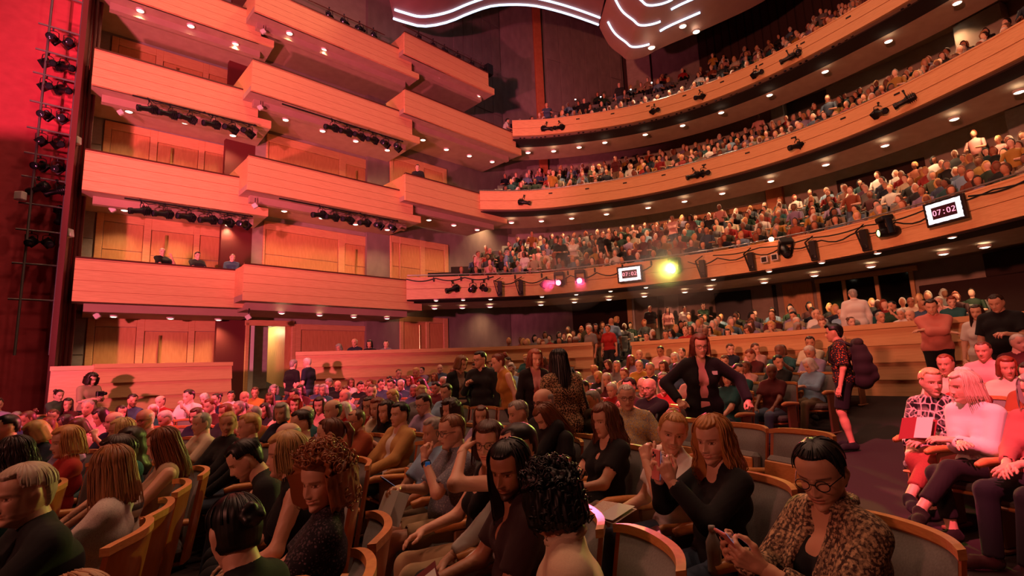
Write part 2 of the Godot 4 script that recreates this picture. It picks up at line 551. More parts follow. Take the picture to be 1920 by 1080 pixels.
	wall("wall_proscenium", [Vector2(-17.0, -6.0), Vector2(-17.0, 10.0)], -0.2, 24.0, M.drape)
	# ---- back walls of the stalls and the three balconies
	var w1 := offset(F1, 7.2)
	var open0 := part_of(w1, 0.0, 7.3)
	wall("wall_back", open0, 0.8, 4.8, M.concrete)
	wall("wall_back", part_of(w1, 7.3, 10.1), 0.8, 4.85, M.drape)
	var wd := wall("wall_back", part_of(w1, 10.1, length_of(w1) - 0.2), 0.8, 4.85, M.plaster)
	put("door_post", slab(w1, 10.02, 10.25, -0.12, 0.0, 1.2, 4.8, 0.01).mesh(), M.wood, wd)
	put("door_edge", slab(w1, 10.26, 10.36, -0.1, 0.0, 1.2, 4.8, 0.01).mesh(), M.white, wd)
	put("panel", slab(w1, 11.75, 12.4, -0.05, 0.0, 1.6, 4.75, 0.01).mesh(), M.white, wd)
	put("column", slab(w1, 11.15, 11.5, -0.25, 0.0, 1.2, 4.8, 0.03).mesh(), M.plaster, wd)
	var bd := put("notice_board", slab(w1, 14.0, 15.5, -0.06, 0.0, 3.3, 4.6, 0.01).mesh(), M.black, wd)
	put("wood_panel", slab(w1, 16.75, 17.85, -0.07, 0.0, 1.8, 4.66, 0.012).mesh(), M.wood_door, wd)
	put("dark_reveal", slab(w1, 16.35, 16.5, -0.05, 0.0, 1.8, 4.7, 0.01).mesh(), M.black, wd)
	# control booth: three dark panes between raked wooden mullions
	var win := struct("window_1", slab(w1, 18.0, 21.35, -0.16, -0.02, 4.52, 4.7, 0.01).mesh(), M.wood_b)
	put("window_sill", slab(w1, 18.0, 21.35, -0.16, -0.02, 3.05, 3.2, 0.01).mesh(), M.wood_b, win)
	for q in [[18.12, 18.92], [19.05, 20.0], [20.12, 21.05]]:
		put("pane", slab(w1, q[0], q[1], -0.07, -0.03, 3.2, 4.52).mesh(), M.glass_dark, win)
	for q in [18.0, 18.92, 20.0, 21.08]:
		put("mullion", slab(w1, q, q + 0.13, -0.15, -0.02, 3.2, 4.52, 0.01).mesh(), M.wood_b, win)
	put("drape_panel", slab(w1, 21.4, 24.3, -0.3, -0.05, 1.5, 3.94, 0.02).mesh(), M.drape, wd)
	put("drape_panel", slab(w1, 23.3, 26.5, -0.35, -0.05, 3.94, 4.7, 0.02).mesh(), M.drape, wd)
	# first balcony's back wall
	var w1b := wall("wall_back", w1, 4.8, 9.1, M.plaster)
	put("panel", slab(w1, 11.35, 16.5, -0.06, 0.0, 8.3, 9.0, 0.01).mesh(), M.plaster, w1b)
	put("trim_band", slab(w1, 11.35, 16.5, -0.07, 0.0, 8.05, 8.27, 0.01).mesh(), M.wood_door, w1b)
	put("panel", slab(w1, 8.0, 10.7, -0.06, 0.0, 8.1, 9.0, 0.01).mesh(), M.grey, w1b)
	put("column", slab(w1, 16.6, 17.25, -0.4, 0.0, 6.5, 9.05, 0.03).mesh(), tri_mat(M.wood.albedo_texture, Vector3(0.3, 0.3, 0.3), 0.7, Color(0.75, 0.52, 0.42)), w1b)
	put("dark_opening", slab(w1, 19.2, 22.05, -0.05, 0.0, 7.1, 8.52, 0.01).mesh(), M.drape, w1b)
	put("column", slab(w1, 24.5, 25.2, -0.4, 0.0, 6.5, 9.05, 0.03).mesh(), M.grey, w1b)
	# second balcony's back wall
	var w2p := offset(F2, 6.2)
	var w2b := wall("wall_back", w2p, 9.0, 13.1, M.plaster)
	put("column", slab(w2p, 15.8, 16.35, -0.4, 0.0, 10.5, 13.05, 0.03).mesh(), M.grey, w2b)
	put("dark_panel", slab(w2p, 16.4, 18.0, -0.05, 0.0, 10.5, 13.0, 0.01).mesh(), M.drape, w2b)
	put("column", slab(w2p, 22.6, 24.0, -0.4, 0.0, 10.5, 13.05, 0.03).mesh(), M.plaster, w2b)
	put("panel", slab(w2p, 18.2, 22.2, -0.06, 0.0, 10.8, 12.4, 0.01).mesh(), M.plaster, w2b)
	# third balcony's back wall
	var w3p := offset(F3, 8.5)
	var w3b := wall("wall_back", part_of(w3p, 6.8, length_of(w3p) - 0.1), 13.0, 24.0, M.drape)
	put("column", slab(w3p, 7.6, 9.0, -0.25, 0.0, 15.0, 24.0, 0.03).mesh(), M.plaster, w3b)
	put("panel", slab(w3p, 9.1, 11.8, -0.1, 0.0, 15.0, 24.0, 0.03).mesh(), M.concrete, w3b)
	for i in 26:   # folds of the dark curtain
		put("curtain_fold", slab(w3p, 11.9 + i * 0.42, 12.28 + i * 0.42, -0.08 - 0.05 * (i % 2), 0.0, 15.0, 23.5, 0.03).mesh(), M.drape, w3b)
	# ---- what closes the room out of sight
	wall("wall_right", [w1[-1], Vector2(18.5, -8.0)], 0.0, 24.0, M.plaster)
	wall("wall_right", [w3p[-1], Vector2(22.5, 1.0), w1[-1]], 0.0, 24.0, M.plaster)
	wall("wall_front", [Vector2(18.5, -8.0), Vector2(-17.0, -8.0), Vector2(-17.0, -5.9)], -0.2, 24.0, M.drape)
	var top := MB.new()
	top.box(Vector3(2.5, 24.1, -13.0), Vector3(46.0, 0.3, 46.0))
	struct("ceiling", top.mesh(), M.darkred)
	# ---- low timber walls round the raised rear stalls
	LOW = smooth([Vector2(-5.95, 14.3), Vector2(-4.8, 14.65), Vector2(-3.2, 15.15), Vector2(-1.6, 15.65), Vector2(-0.4, 15.8), Vector2(1.0, 15.6), Vector2(2.25, 15.1)])
	low_wall("long low curved timber wall in front of the side stalls doors", LOW, 0.55, 2.28, 5)
	var right := []
	for k in 19: right.append(arc(17.05, 13.2 - 2.2 * k))
	low_wall("low curved timber wall in front of the raised rear stalls, right of the aisle steps", right, 0.8, 2.2, 4)
	low_wall("low timber wall with stepped boards under the first boxes", [Vector2(-9.75, 12.2), Vector2(-7.75, 14.45)], -0.1, 2.08, 6)
	low_wall("plain short end of timber wall beside the photographers", [Vector2(-10.5, 11.9), Vector2(-9.78, 12.3)], -0.1, 2.05, 1)

func low_wall(label: String, path: Array, y0: float, y1: float, boards: int):
	var t := thing("low_wall", label, "wall")
	put("core", sweep(path, rect(0.06, 0.2, y0, y1 - 0.1)).mesh(), M.wood_door, t)
	var h := (y1 - y0 - 0.1) / boards
	for i in boards:
		var b := y0 + i * h
		put("board", sweep(path, [[-0.03, b], [0.06, b], [0.06, b + h], [0.03, b + h]]).mesh(), M.wood, t)
	put("cap", sweep(path, rect(-0.05, 0.24, y1 - 0.1, y1)).mesh(), M.wood, t)

# ------------------------------------------------------------------ boxes on the left wall
func box_front(path: Array, s0: float, s1: float, y0: float, y1: float, label: String, boards: int, ext: float, depth: float):
	var t := thing("box_balcony", label, "balcony")
	var p := part_of(path, s0, s1)
	var h := (y1 - y0) / boards
	for i in boards:
		var e := ext if i == 0 else 0.0
		put("fascia_board", sweep(part_of(path, s0, s1 + e), rect(0.0, 0.09, y0 + i * h + 0.006, y0 + (i + 1) * h - 0.006)).mesh(), M.wood, t)
	put("backing", sweep(part_of(path, s0 + 0.03, s1 - 0.03), rect(0.03, 0.16, y0 + 0.02, y1 - 0.01)).mesh(), M.wood_door, t)
	put("handrail", sweep(p, rect(-0.02, 0.1, y1 + 0.02, y1 + 0.065)).mesh(), M.rail, t)
	put("cap", sweep(p, rect(0.0, 0.2, y1 - 0.02, y1 + 0.02)).mesh(), M.wood, t)
	put("soffit", sweep(part_of(path, s0, s1 + ext), rect(0.08, depth, y0 + 0.02, y0 + 0.2)).mesh(), M.soffit, t)
	if y0 < 4.0: put("soffit", sweep(part_of(path, s0 + 0.25, s1 + ext - 0.3), rect(0.75, depth - 0.02, y0 - 0.2, y0 - 0.05)).mesh(), M.soffit, t)
	put("soffit_beam", sweep(part_of(path, s0 + 0.25, s1 + ext - 0.3), rect(0.55, 0.75, y0 - 0.2, y0 + 0.04)).mesh(), M.soffit, t)
	for e in [[s0, s0 + 0.1], [s1 - 0.1, s1]]:
		put("end_panel", sweep(part_of(path, e[0], e[1]), rect(0.09, depth - 0.05, y0 + 0.2, y1)).mesh(), M.wood_b, t)

func build_boxes():
	var names := ["lowest", "second", "third", "topmost"]
	var la := [[3.77, 4.9], [6.8, 7.9], [9.85, 10.9], [12.8, 13.8]]
	var lb := [[3.89, 4.96], [7.3, 8.37], [10.55, 11.57], [13.3, 14.2]]
	var lc := [[], [7.93, 8.93], [11.4, 12.32], [13.85, 14.72]]
	for i in 4:
		box_front(FA, -0.02, 4.25, la[i][0], la[i][1], "%s curved wooden box nearest the stage, lit red" % names[i], 4, 0.42, 2.28)
		box_front(FB, 0.0, 5.9, lb[i][0], lb[i][1], "%s wooden box in the middle of the left side wall" % names[i], 4, 0.35, 2.55)
		if i: box_front(FC, 0.0, [0, 4.9, 6.0, 4.4][i], lc[i][0], lc[i][1], "%s wooden box farthest from the stage, next to the curved balconies" % names[i], 3, 0.35, 2.75)

# ------------------------------------------------------------------ the three curved balconies
func balcony(label: String, F: Array, y0: float, y1: float, step: Array, lip: float, lip_y: float, rear_y: float, deep: float):
	var t := thing("balcony", label, "balcony")
	var h := (y1 - y0) / 2.0
	put("fascia_board", sweep(F, rect(0.0, 0.1, y0, y0 + h - 0.004)).mesh(), M.wood, t)
	put("fascia_board", sweep(F, rect(-0.015, 0.1, y0 + h + 0.004, y1)).mesh(), M.wood, t)
	put("cap", sweep(F, rect(-0.03, 0.22, y1, y1 + 0.04)).mesh(), M.wood, t)
	var rail := []
	for p in offset(F, 0.25): rail.append(P(p.x, p.y, y1 + 0.17))
	var mb := MB.new()
	mb.tube(rail, 0.022, 6)
	var L := length_of(F)
	var k := 0.4
	while k < L:
		var q: Vector2 = along(offset(F, 0.25), k)[0]
		mb.tube([P(q.x, q.y, y1 + 0.02), P(q.x, q.y, y1 + 0.17)], 0.015, 6)
		k += 1.5
	put("guard_rail", mb.mesh(), M.steel, t)
	put("soffit", sweep(F, [[0.1, y0], [lip, lip_y], [lip, lip_y + 0.04], [0.1, y0 + 0.04]]).mesh(), M.soffit, t)
	put("soffit", sweep(F, [[lip, lip_y], [lip + 0.15, rear_y], [deep, rear_y], [deep, rear_y + 0.05], [lip + 0.1, rear_y + 0.05], [lip - 0.05, lip_y + 0.04]]).mesh(), M.soffit, t)
	for i in int(step[2]):
		var o0: float = 0.12 + i * step[3]
		var o1: float = (0.12 + (i + 1) * step[3]) if i < step[2] - 1 else deep
		var ty: float = step[0] + step[1] * i
		var by := ty - 0.04 if i == 0 else ty - float(step[1]) - 0.02
		if o1 > lip: by = maxf(by, rear_y + 0.02)
		put("step", sweep(F, rect(o0, o1, minf(by, ty - 0.04), ty)).mesh(), M.carpet, t)

func build_balconies():
	balcony("first curved balcony with cable-hung wooden front and stage lights", F1, 4.25, 5.02, STEP1, 2.4, 4.13, 4.78, 7.2)
	balcony("second curved balcony with a plain wooden front, between the other two", F2, 8.25, 9.0, STEP2, 2.1, 8.0, 9.08, 6.2)
	balcony("top curved balcony below the ceiling clouds", F3, 12.1, 12.8, STEP3, 2.1, 11.78, 13.08, 8.5)

# ------------------------------------------------------------------ ceiling clouds
func cloud(label: String, edge: Array, towards: Vector3, leds: Array):
	# edge: points of the wavy lower edge; the panel runs from it along towards
	var t := thing("ceiling_cloud", label, "ceiling panel")
	var rows := []
	for k in 5:
		var f := k / 4.0
		var row := PackedVector3Array()
		for p in edge: row.append(p + towards * f + Vector3(0, 0.5 * sin(f * PI * 0.7), 0))
		rows.append(row)
	var up := []
	for r in rows:
		var row := PackedVector3Array()
		for p in r: row.append(p + Vector3(0, 0.16, 0))
		up.append(row)
	var mb := MB.new()
	mb.skin(rows, false, false)
	mb.skin(up, false, true)
	mb.strip(Array(rows[0]), Array(up[0]), true)
	mb.strip(Array(rows[4]), Array(up[4]))
	put("panel", mb.mesh(), M.cloud, t)
	for l in leds:
		var path := []
		var n: int = edge.size() - 1
		for k in 25:
			var u: float = lerpf(l[0], l[1], k / 24.0) * n
			var i := mini(int(u), n - 1)
			var e: Vector3 = edge[i].lerp(edge[i + 1], u - i)
			path.append(e + towards * l[2] + Vector3(0, 0.5 * sin(l[2] * PI * 0.7) - 0.05, 0))
		var tb := MB.new()
		tb.tube(path, 0.05, 6)
		put("light_strip", tb.mesh(), M.led, t)

func curve3(pts: Array) -> Array:
	var out := []
	for i in pts.size() - 1:
		var a: Vector3 = pts[maxi(i - 1, 0)]
		var d: Vector3 = pts[mini(i + 2, pts.size() - 1)]
		for k in 4: out.append(pts[i].cubic_interpolate(pts[i + 1], a, d, k / 4.0))
	out.append(pts[-1])
	return out

func build_ceiling():
	cloud("wavy ceiling panel with two white light strips, over the boxes", curve3([P(-4.64, 20.40, 16.66), P(-4.21, 20.74, 16.71), P(-3.45, 21.08, 16.72), P(-2.42, 21.42, 17.13), P(-1.47, 21.76, 17.78), P(-0.49, 22.10, 18.35), P(0.51, 22.44, 18.65), P(1.55, 22.78, 18.81), P(2.60, 23.12, 18.77), P(3.67, 23.46, 18.63), P(4.81, 23.80, 18.39)]), Vector3(0.3, 0.0, 6.5), [[0.0, 1.0, 0.01], [0.04, 0.5, 0.09], [0.62, 1.0, 0.075]])
	cloud("lower rounded ceiling panel with short white light strips, over the top balcony", curve3([P(4.55, 22.3, 17.2), P(5.1, 23, 16.74), P(5.66, 23.2, 16.35), P(6.02, 23.3, 16.14), P(6.8, 23.3, 16.25), P(7.58, 23, 16.5), P(9.69, 22.3, 17.0), P(11.84, 21.5, 17.6), P(13.2, 20.5, 18.2)]), Vector3(0.8, 0.9, 6.0), [[0.06, 0.5, 0.12], [0.06, 0.52, 0.3], [0.06, 0.55, 0.46], [0.56, 0.7, 0.2], [0.58, 0.72, 0.36]])
	for q in [[8.0, 22.0, 16.55], [8.6, 20.6, 17.1], [6.3, 20.5, 17.3]]:
		pass

# ------------------------------------------------------------------ fittings
const ORD := ["first", "second", "third", "fourth", "fifth", "sixth", "seventh", "eighth", "ninth", "tenth", "eleventh", "twelfth", "thirteenth", "fourteenth", "fifteenth"]

func row_name(i: int, n: int) -> String:
	if n == 1: return "only"
	if i == 0: return "leftmost"
	if i == n - 1: return "rightmost"
	return ORD[i] + " from left"

func downlights(list: Array, y: float, where: String, r: float, e: float, col: Color):
	for i in list.size():
		var q = list[i]
		var t := thing("downlight", "recessed downlight %s, %s of its row" % [where, row_name(i, list.size())], "ceiling lamp", P(q[0], q[1], y), 0.0, "recessed downlights " + where)
		put("trim_ring", M.m_ring, M.white, t, Transform3D(Basis().scaled(Vector3(r, 1, r)), Vector3.ZERO))
		put("lens", M.m_lens, M.lamp, t, Transform3D(Basis().scaled(Vector3(r, 1, r)), Vector3.ZERO))
		if e > 0.0:
			var l := spot("downlight_beam", P(q[0], q[1], y - 0.09), P(q[0], q[1], 0.0), col, e, 62.0, r, 0.9)

func build_downlights():
	var ring := MB.new()
	ring.lathe([[0.85, 0.02], [1.15, 0.02], [1.15, -0.02], [0.98, -0.045], [0.9, -0.02], [0.85, 0.02]], 20)
	M.m_ring = ring.mesh()
	var lens := MB.new()
	lens.lathe([[0.93, 0.0], [0.9, -0.03], [0.5, -0.055], [0.0, -0.06]], 16)
	M.m_lens = lens.mesh()
	var w := lin(1.0, 0.55, 0.27)
	var k := 4.0
	var kb := 3.7
	downlights([[-11.55, 15.0], [-10.55, 16.0], [-9.55, 16.85]], 3.565, "under the lowest box nearest the stage", 0.1, k, w)
	downlights([[-7.3, 16.4], [-6.45, 17.35], [-5.6, 18.3], [-4.65, 19.2]], 3.645, "under the lowest middle box", 0.1, k * 0.7, w)
	downlights([[-3.08, 20.47], [-2.0, 20.64], [-0.9, 20.64], [1.12, 20.58], [2.4, 20.14], [3.67, 19.72], [4.88, 19.18], [6.14, 18.44], [6.84, 17.87], [8.22, 16.85], [9.27, 15.81], [10.16, 14.56], [10.99, 13.06], [11.43, 12.37]], 4.1, "under the lip of the first balcony", 0.115, kb, w)
	for q in [[F1, 5.3, 4.775, "deep under the first balcony", 14, 0.8], [F1, 5.6, 9.075, "deep under the second balcony", 14, 2.0]]:
		var list := []
		for i in q[4]:
			var p: Vector2 = along(offset(q[0], q[1]), 1.4 + i * 1.75)[0]
			list.append([p.x, p.y])
		downlights(list, q[2], q[3], 0.1, kb * float(q[5]), w)
	downlights([[-2.82, 19.15], [-1.83, 19.25], [-0.82, 19.35], [1.1, 19.2], [2.34, 18.95], [3.5, 18.42], [4.62, 17.85], [6.5, 16.65], [7.75, 15.5], [8.68, 14.38], [9.5, 13.3], [10.15, 11.75]], 4.235, "along the front edge of the first balcony", 0.085, 0.0, w)
	downlights([[-11.61, 15.19], [-10.49, 16.06], [-9.53, 17.13]], 6.81, "under the second box nearest the stage", 0.1, k, w)
	downlights([[-7.76, 17.39], [-6.82, 18.36], [-5.88, 19.33], [-4.89, 20.25]], 7.31, "under the second middle box", 0.1, k, w)
	downlights([[-3.38, 21.25], [-2.44, 22.2], [-1.48, 23.1]], 7.94, "under the second box beside the balconies", 0.11, k, w)
	downlights([[0.09, 22.24], [1.4, 22.17], [2.7, 21.93], [4.13, 21.49], [5.73, 20.8], [7.01, 20.13], [8.2, 19.31], [9.49, 18.13], [10.64, 16.7], [11.62, 15.27], [12.37, 13.61], [12.83, 12.21]], 7.97, "under the second curved balcony", 0.115, kb, w)
	downlights([[-11.52, 14.93], [-10.32, 15.76], [-9.32, 16.78]], 9.86, "under the third box nearest the stage", 0.1, k, w)
	downlights([[-7.71, 17.18], [-6.76, 18.13], [-5.82, 19.08], [-4.83, 20.02]], 10.56, "under the third middle box", 0.1, k, w)
	downlights([[-3.55, 21.03], [-2.69, 22.1], [-1.73, 22.9], [-0.71, 23.69]], 11.41, "under the third box beside the balconies", 0.11, k, w)
	downlights([[1.01, 23.55], [2.22, 23.48], [3.39, 23.16], [4.52, 22.74], [6.21, 22.06], [7.64, 21.3], [8.9, 20.25], [10.27, 18.95], [11.53, 17.42], [12.61, 15.73], [13.38, 13.96]], 11.74, "under the top balcony", 0.115, kb, w)
	downlights([[12.69, 21.08], [14.23, 19.01], [15.78, 16.83]], 13.05, "deep under the top balcony", 0.11, kb, w)
	downlights([[-10.97, 14.35], [-9.91, 15.13], [-9.02, 16.13]], 12.81, "under the topmost box nearest the stage", 0.1, k, w)
	downlights([[-7.31, 16.38], [-6.49, 17.37], [-5.68, 18.33], [-4.81, 19.24]], 13.31, "under the topmost middle box", 0.1, k, w)
	downlights([[-2.82, 20.54], [-2.05, 21.36], [-1.21, 22.06]], 13.86, "under the topmost box beside the balconies", 0.11, k, w)

func cloud_lamps():
	var w := lin(1.0, 0.62, 0.36)
	for q in [[6.9, 22.3, 16.1, "left"], [8.1, 21.4, 16.5, "middle"], [9.0, 22.2, 16.75, "right"]]:
		downlights([[q[0], q[1]]], q[2], "in the rounded ceiling panel (%s one)" % q[3], 0.16, 22.0, w)

func make_stage_light() -> Node3D:
	# a profile spotlight hung from a clamp at the origin, its beam along +z
	var t := Node3D.new()
	var b := MB.new()
	b.lathe([[0.0, -0.24], [0.085, -0.235], [0.105, -0.2], [0.105, -0.02], [0.075, 0.03], [0.072, 0.2], [0.095, 0.215], [0.095, 0.3], [0.08, 0.3]], 12, Transform3D(Basis(Vector3.RIGHT, PI / 2), Vector3(0, -0.3, 0)))
	for i in 4: b.box(Vector3(0, -0.3, -0.19 + i * 0.045), Vector3(0.225, 0.225, 0.012), Basis(Vector3(0, 0, 1), PI / 4), 0.004)
	var bd := put("body", b.mesh(), M.metal, t)
	var g := MB.new()
	g.lathe([[0.08, 0.285], [0.05, 0.297], [0.0, 0.3]], 12, Transform3D(Basis(Vector3.RIGHT, PI / 2), Vector3(0, -0.3, 0)))
	put("lens", g.mesh(), M.lens, bd)
	var y := MB.new()
	y.tube([Vector3(0.12, -0.3, -0.04), Vector3(0.12, -0.12, -0.04), Vector3(0.06, -0.09, -0.04), Vector3(-0.06, -0.09, -0.04), Vector3(-0.12, -0.12, -0.04), Vector3(-0.12, -0.3, -0.04)], 0.011, 6)
	put("yoke", y.mesh(), M.metal, t)
	var c := MB.new()
	c.box(Vector3(0, -0.045, -0.04), Vector3(0.03, 0.1, 0.04), Basis(), 0.005)
	c.box(Vector3(0, 0.0, -0.04), Vector3(0.05, 0.05, 0.06), Basis(), 0.01)
	put("clamp", c.mesh(), M.black, t)
	return t

func hang(proto: Node3D, called: String, label: String, cat: String, group: String, at: Vector3, yaw: float, pitch := 0.0) -> Node3D:
	var o: Node3D = proto.duplicate()
	o.name = numbered(called)
	add_child(o)
	o.position = at
	o.rotation = Vector3(pitch, yaw, 0)
	tag(o, label, cat, group)
	return o

func pipe_run(label: String, pts: Array, r := 0.025, mat: Material = null):
	var mb := MB.new()
	mb.tube(pts, r, 7)
	tag(put("pipe", mb.mesh(), mat if mat else M.metal), label, "pipe")

func on_path(path: Array, s: float, o: float, y: float) -> Vector3:
	var q = along(path, s)
	var n := Vector2(-q[1].y, q[1].x)
	var p: Vector2 = q[0] + n * o
	return P(p.x, p.y, y)

func facing(path: Array, s: float) -> float:       # yaw that looks away from the wall, into the house
	var q = along(path, s)
	var n := Vector2(-q[1].y, q[1].x)
	return atan2(-n.x, n.y)

func cable(label: String, pts: Array, r := 0.018):
	var mb := MB.new()
	mb.tube(pts, r, 6)
	tag(put("cable", mb.mesh(), M.black), label, "cable")

func screen(label: String, s: float, y: float, ink: Color, face: Color, light_e: float):
	var yaw := facing(F1, s)
	var t := thing("countdown_screen", label, "screen", on_path(F1, s, -0.32, y), yaw)
	t.rotation.x = 0.08
	var b := MB.new()
	b.box(Vector3.ZERO, Vector3(0.86, 0.56, 0.09), Basis(), 0.012)
	put("casing", b.mesh(), M.black, t)
	var f := MB.new()
	var n := 44
	var a := []
	var c := []
	for i in n:      # a white ragged-edged frame, like a torn ticket
		var u := i / float(n) * 4.0
		var side := int(u)
		var k := u - side
		var p: Vector2 = [Vector2(-0.37 + 0.74 * k, -0.225), Vector2(0.37, -0.225 + 0.45 * k), Vector2(0.37 - 0.74 * k, 0.225), Vector2(-0.37, 0.225 - 0.45 * k)][side]
		p *= 1.0 + 0.018 * sin(i * 2.4)
		var q: Vector2 = [Vector2(-0.26 + 0.52 * k, -0.135), Vector2(0.26, -0.135 + 0.27 * k), Vector2(0.26 - 0.52 * k, 0.135), Vector2(-0.26, 0.135 - 0.27 * k)][side]
		a.append(Vector3(p.x, p.y, 0.049))
		c.append(Vector3(q.x, q.y, 0.049))
	a.append(a[0]); c.append(c[0])
	f.strip(a, c)
	put("white_border", f.mesh(), glow(face, 1.15), t)
	var d := MB.new()
	d.box(Vector3(0, 0, 0.045), Vector3(0.53, 0.28, 0.006))
	var df := put("dark_field", d.mesh(), glow(Color(0.16, 0.05, 0.08), 0.4), t)
	var tm := TextMesh.new()
	tm.text = "07:02"
	var sf := SystemFont.new()
	sf.font_names = PackedStringArray(["Droid Sans Mono"])
	sf.font_weight = 800
	tm.font = sf
	tm.font_size = 64
	tm.pixel_size = 0.0026
	tm.depth = 0.008
	put("digits", tm, glow(ink, 1.2), df, Transform3D(Basis(), Vector3(0, 0, 0.052)))
	var al := AreaLight3D.new()
	al.name = "screen_glow"
	al.area_size = Vector2(0.75, 0.45)
	al.light_color = face
	al.light_energy = light_e
	al.area_range = 20.0
	al.shadow_enabled = true
	al.position = t.position + Basis(Vector3.UP, yaw) * Vector3(0, 0, 0.08)
	al.rotation = Vector3(0, yaw + PI, 0)
	add_child(al, true)

func make_mover(lit: Material) -> Node3D:
	var t := Node3D.new()
	var b := MB.new()
	b.box(Vector3(0, 0.0, 0), Vector3(0.34, 0.12, 0.28), Basis(), 0.02)
	put("base", b.mesh(), M.black, t)
	for s in [-1.0, 1.0]:
		var a := MB.new()
		a.box(Vector3(0.17 * s, -0.22, 0), Vector3(0.05, 0.4, 0.16), Basis(), 0.02)
		put("arm", a.mesh(), M.metal, t)
	var h := MB.new()
	h.lathe([[0.0, -0.26], [0.1, -0.25], [0.135, -0.16], [0.13, 0.05], [0.11, 0.16], [0.105, 0.22], [0.09, 0.22]], 16, Transform3D(Basis(Vector3.RIGHT, PI / 2), Vector3(0, -0.34, 0)))
	var hd := put("head", h.mesh(), M.metal, t)
	var l := MB.new()
	l.lathe([[0.09, 0.2], [0.06, 0.222], [0.0, 0.23]], 14, Transform3D(Basis(Vector3.RIGHT, PI / 2), Vector3(0, -0.34, 0)))
	put("lens", l.mesh(), lit, hd)
	return t

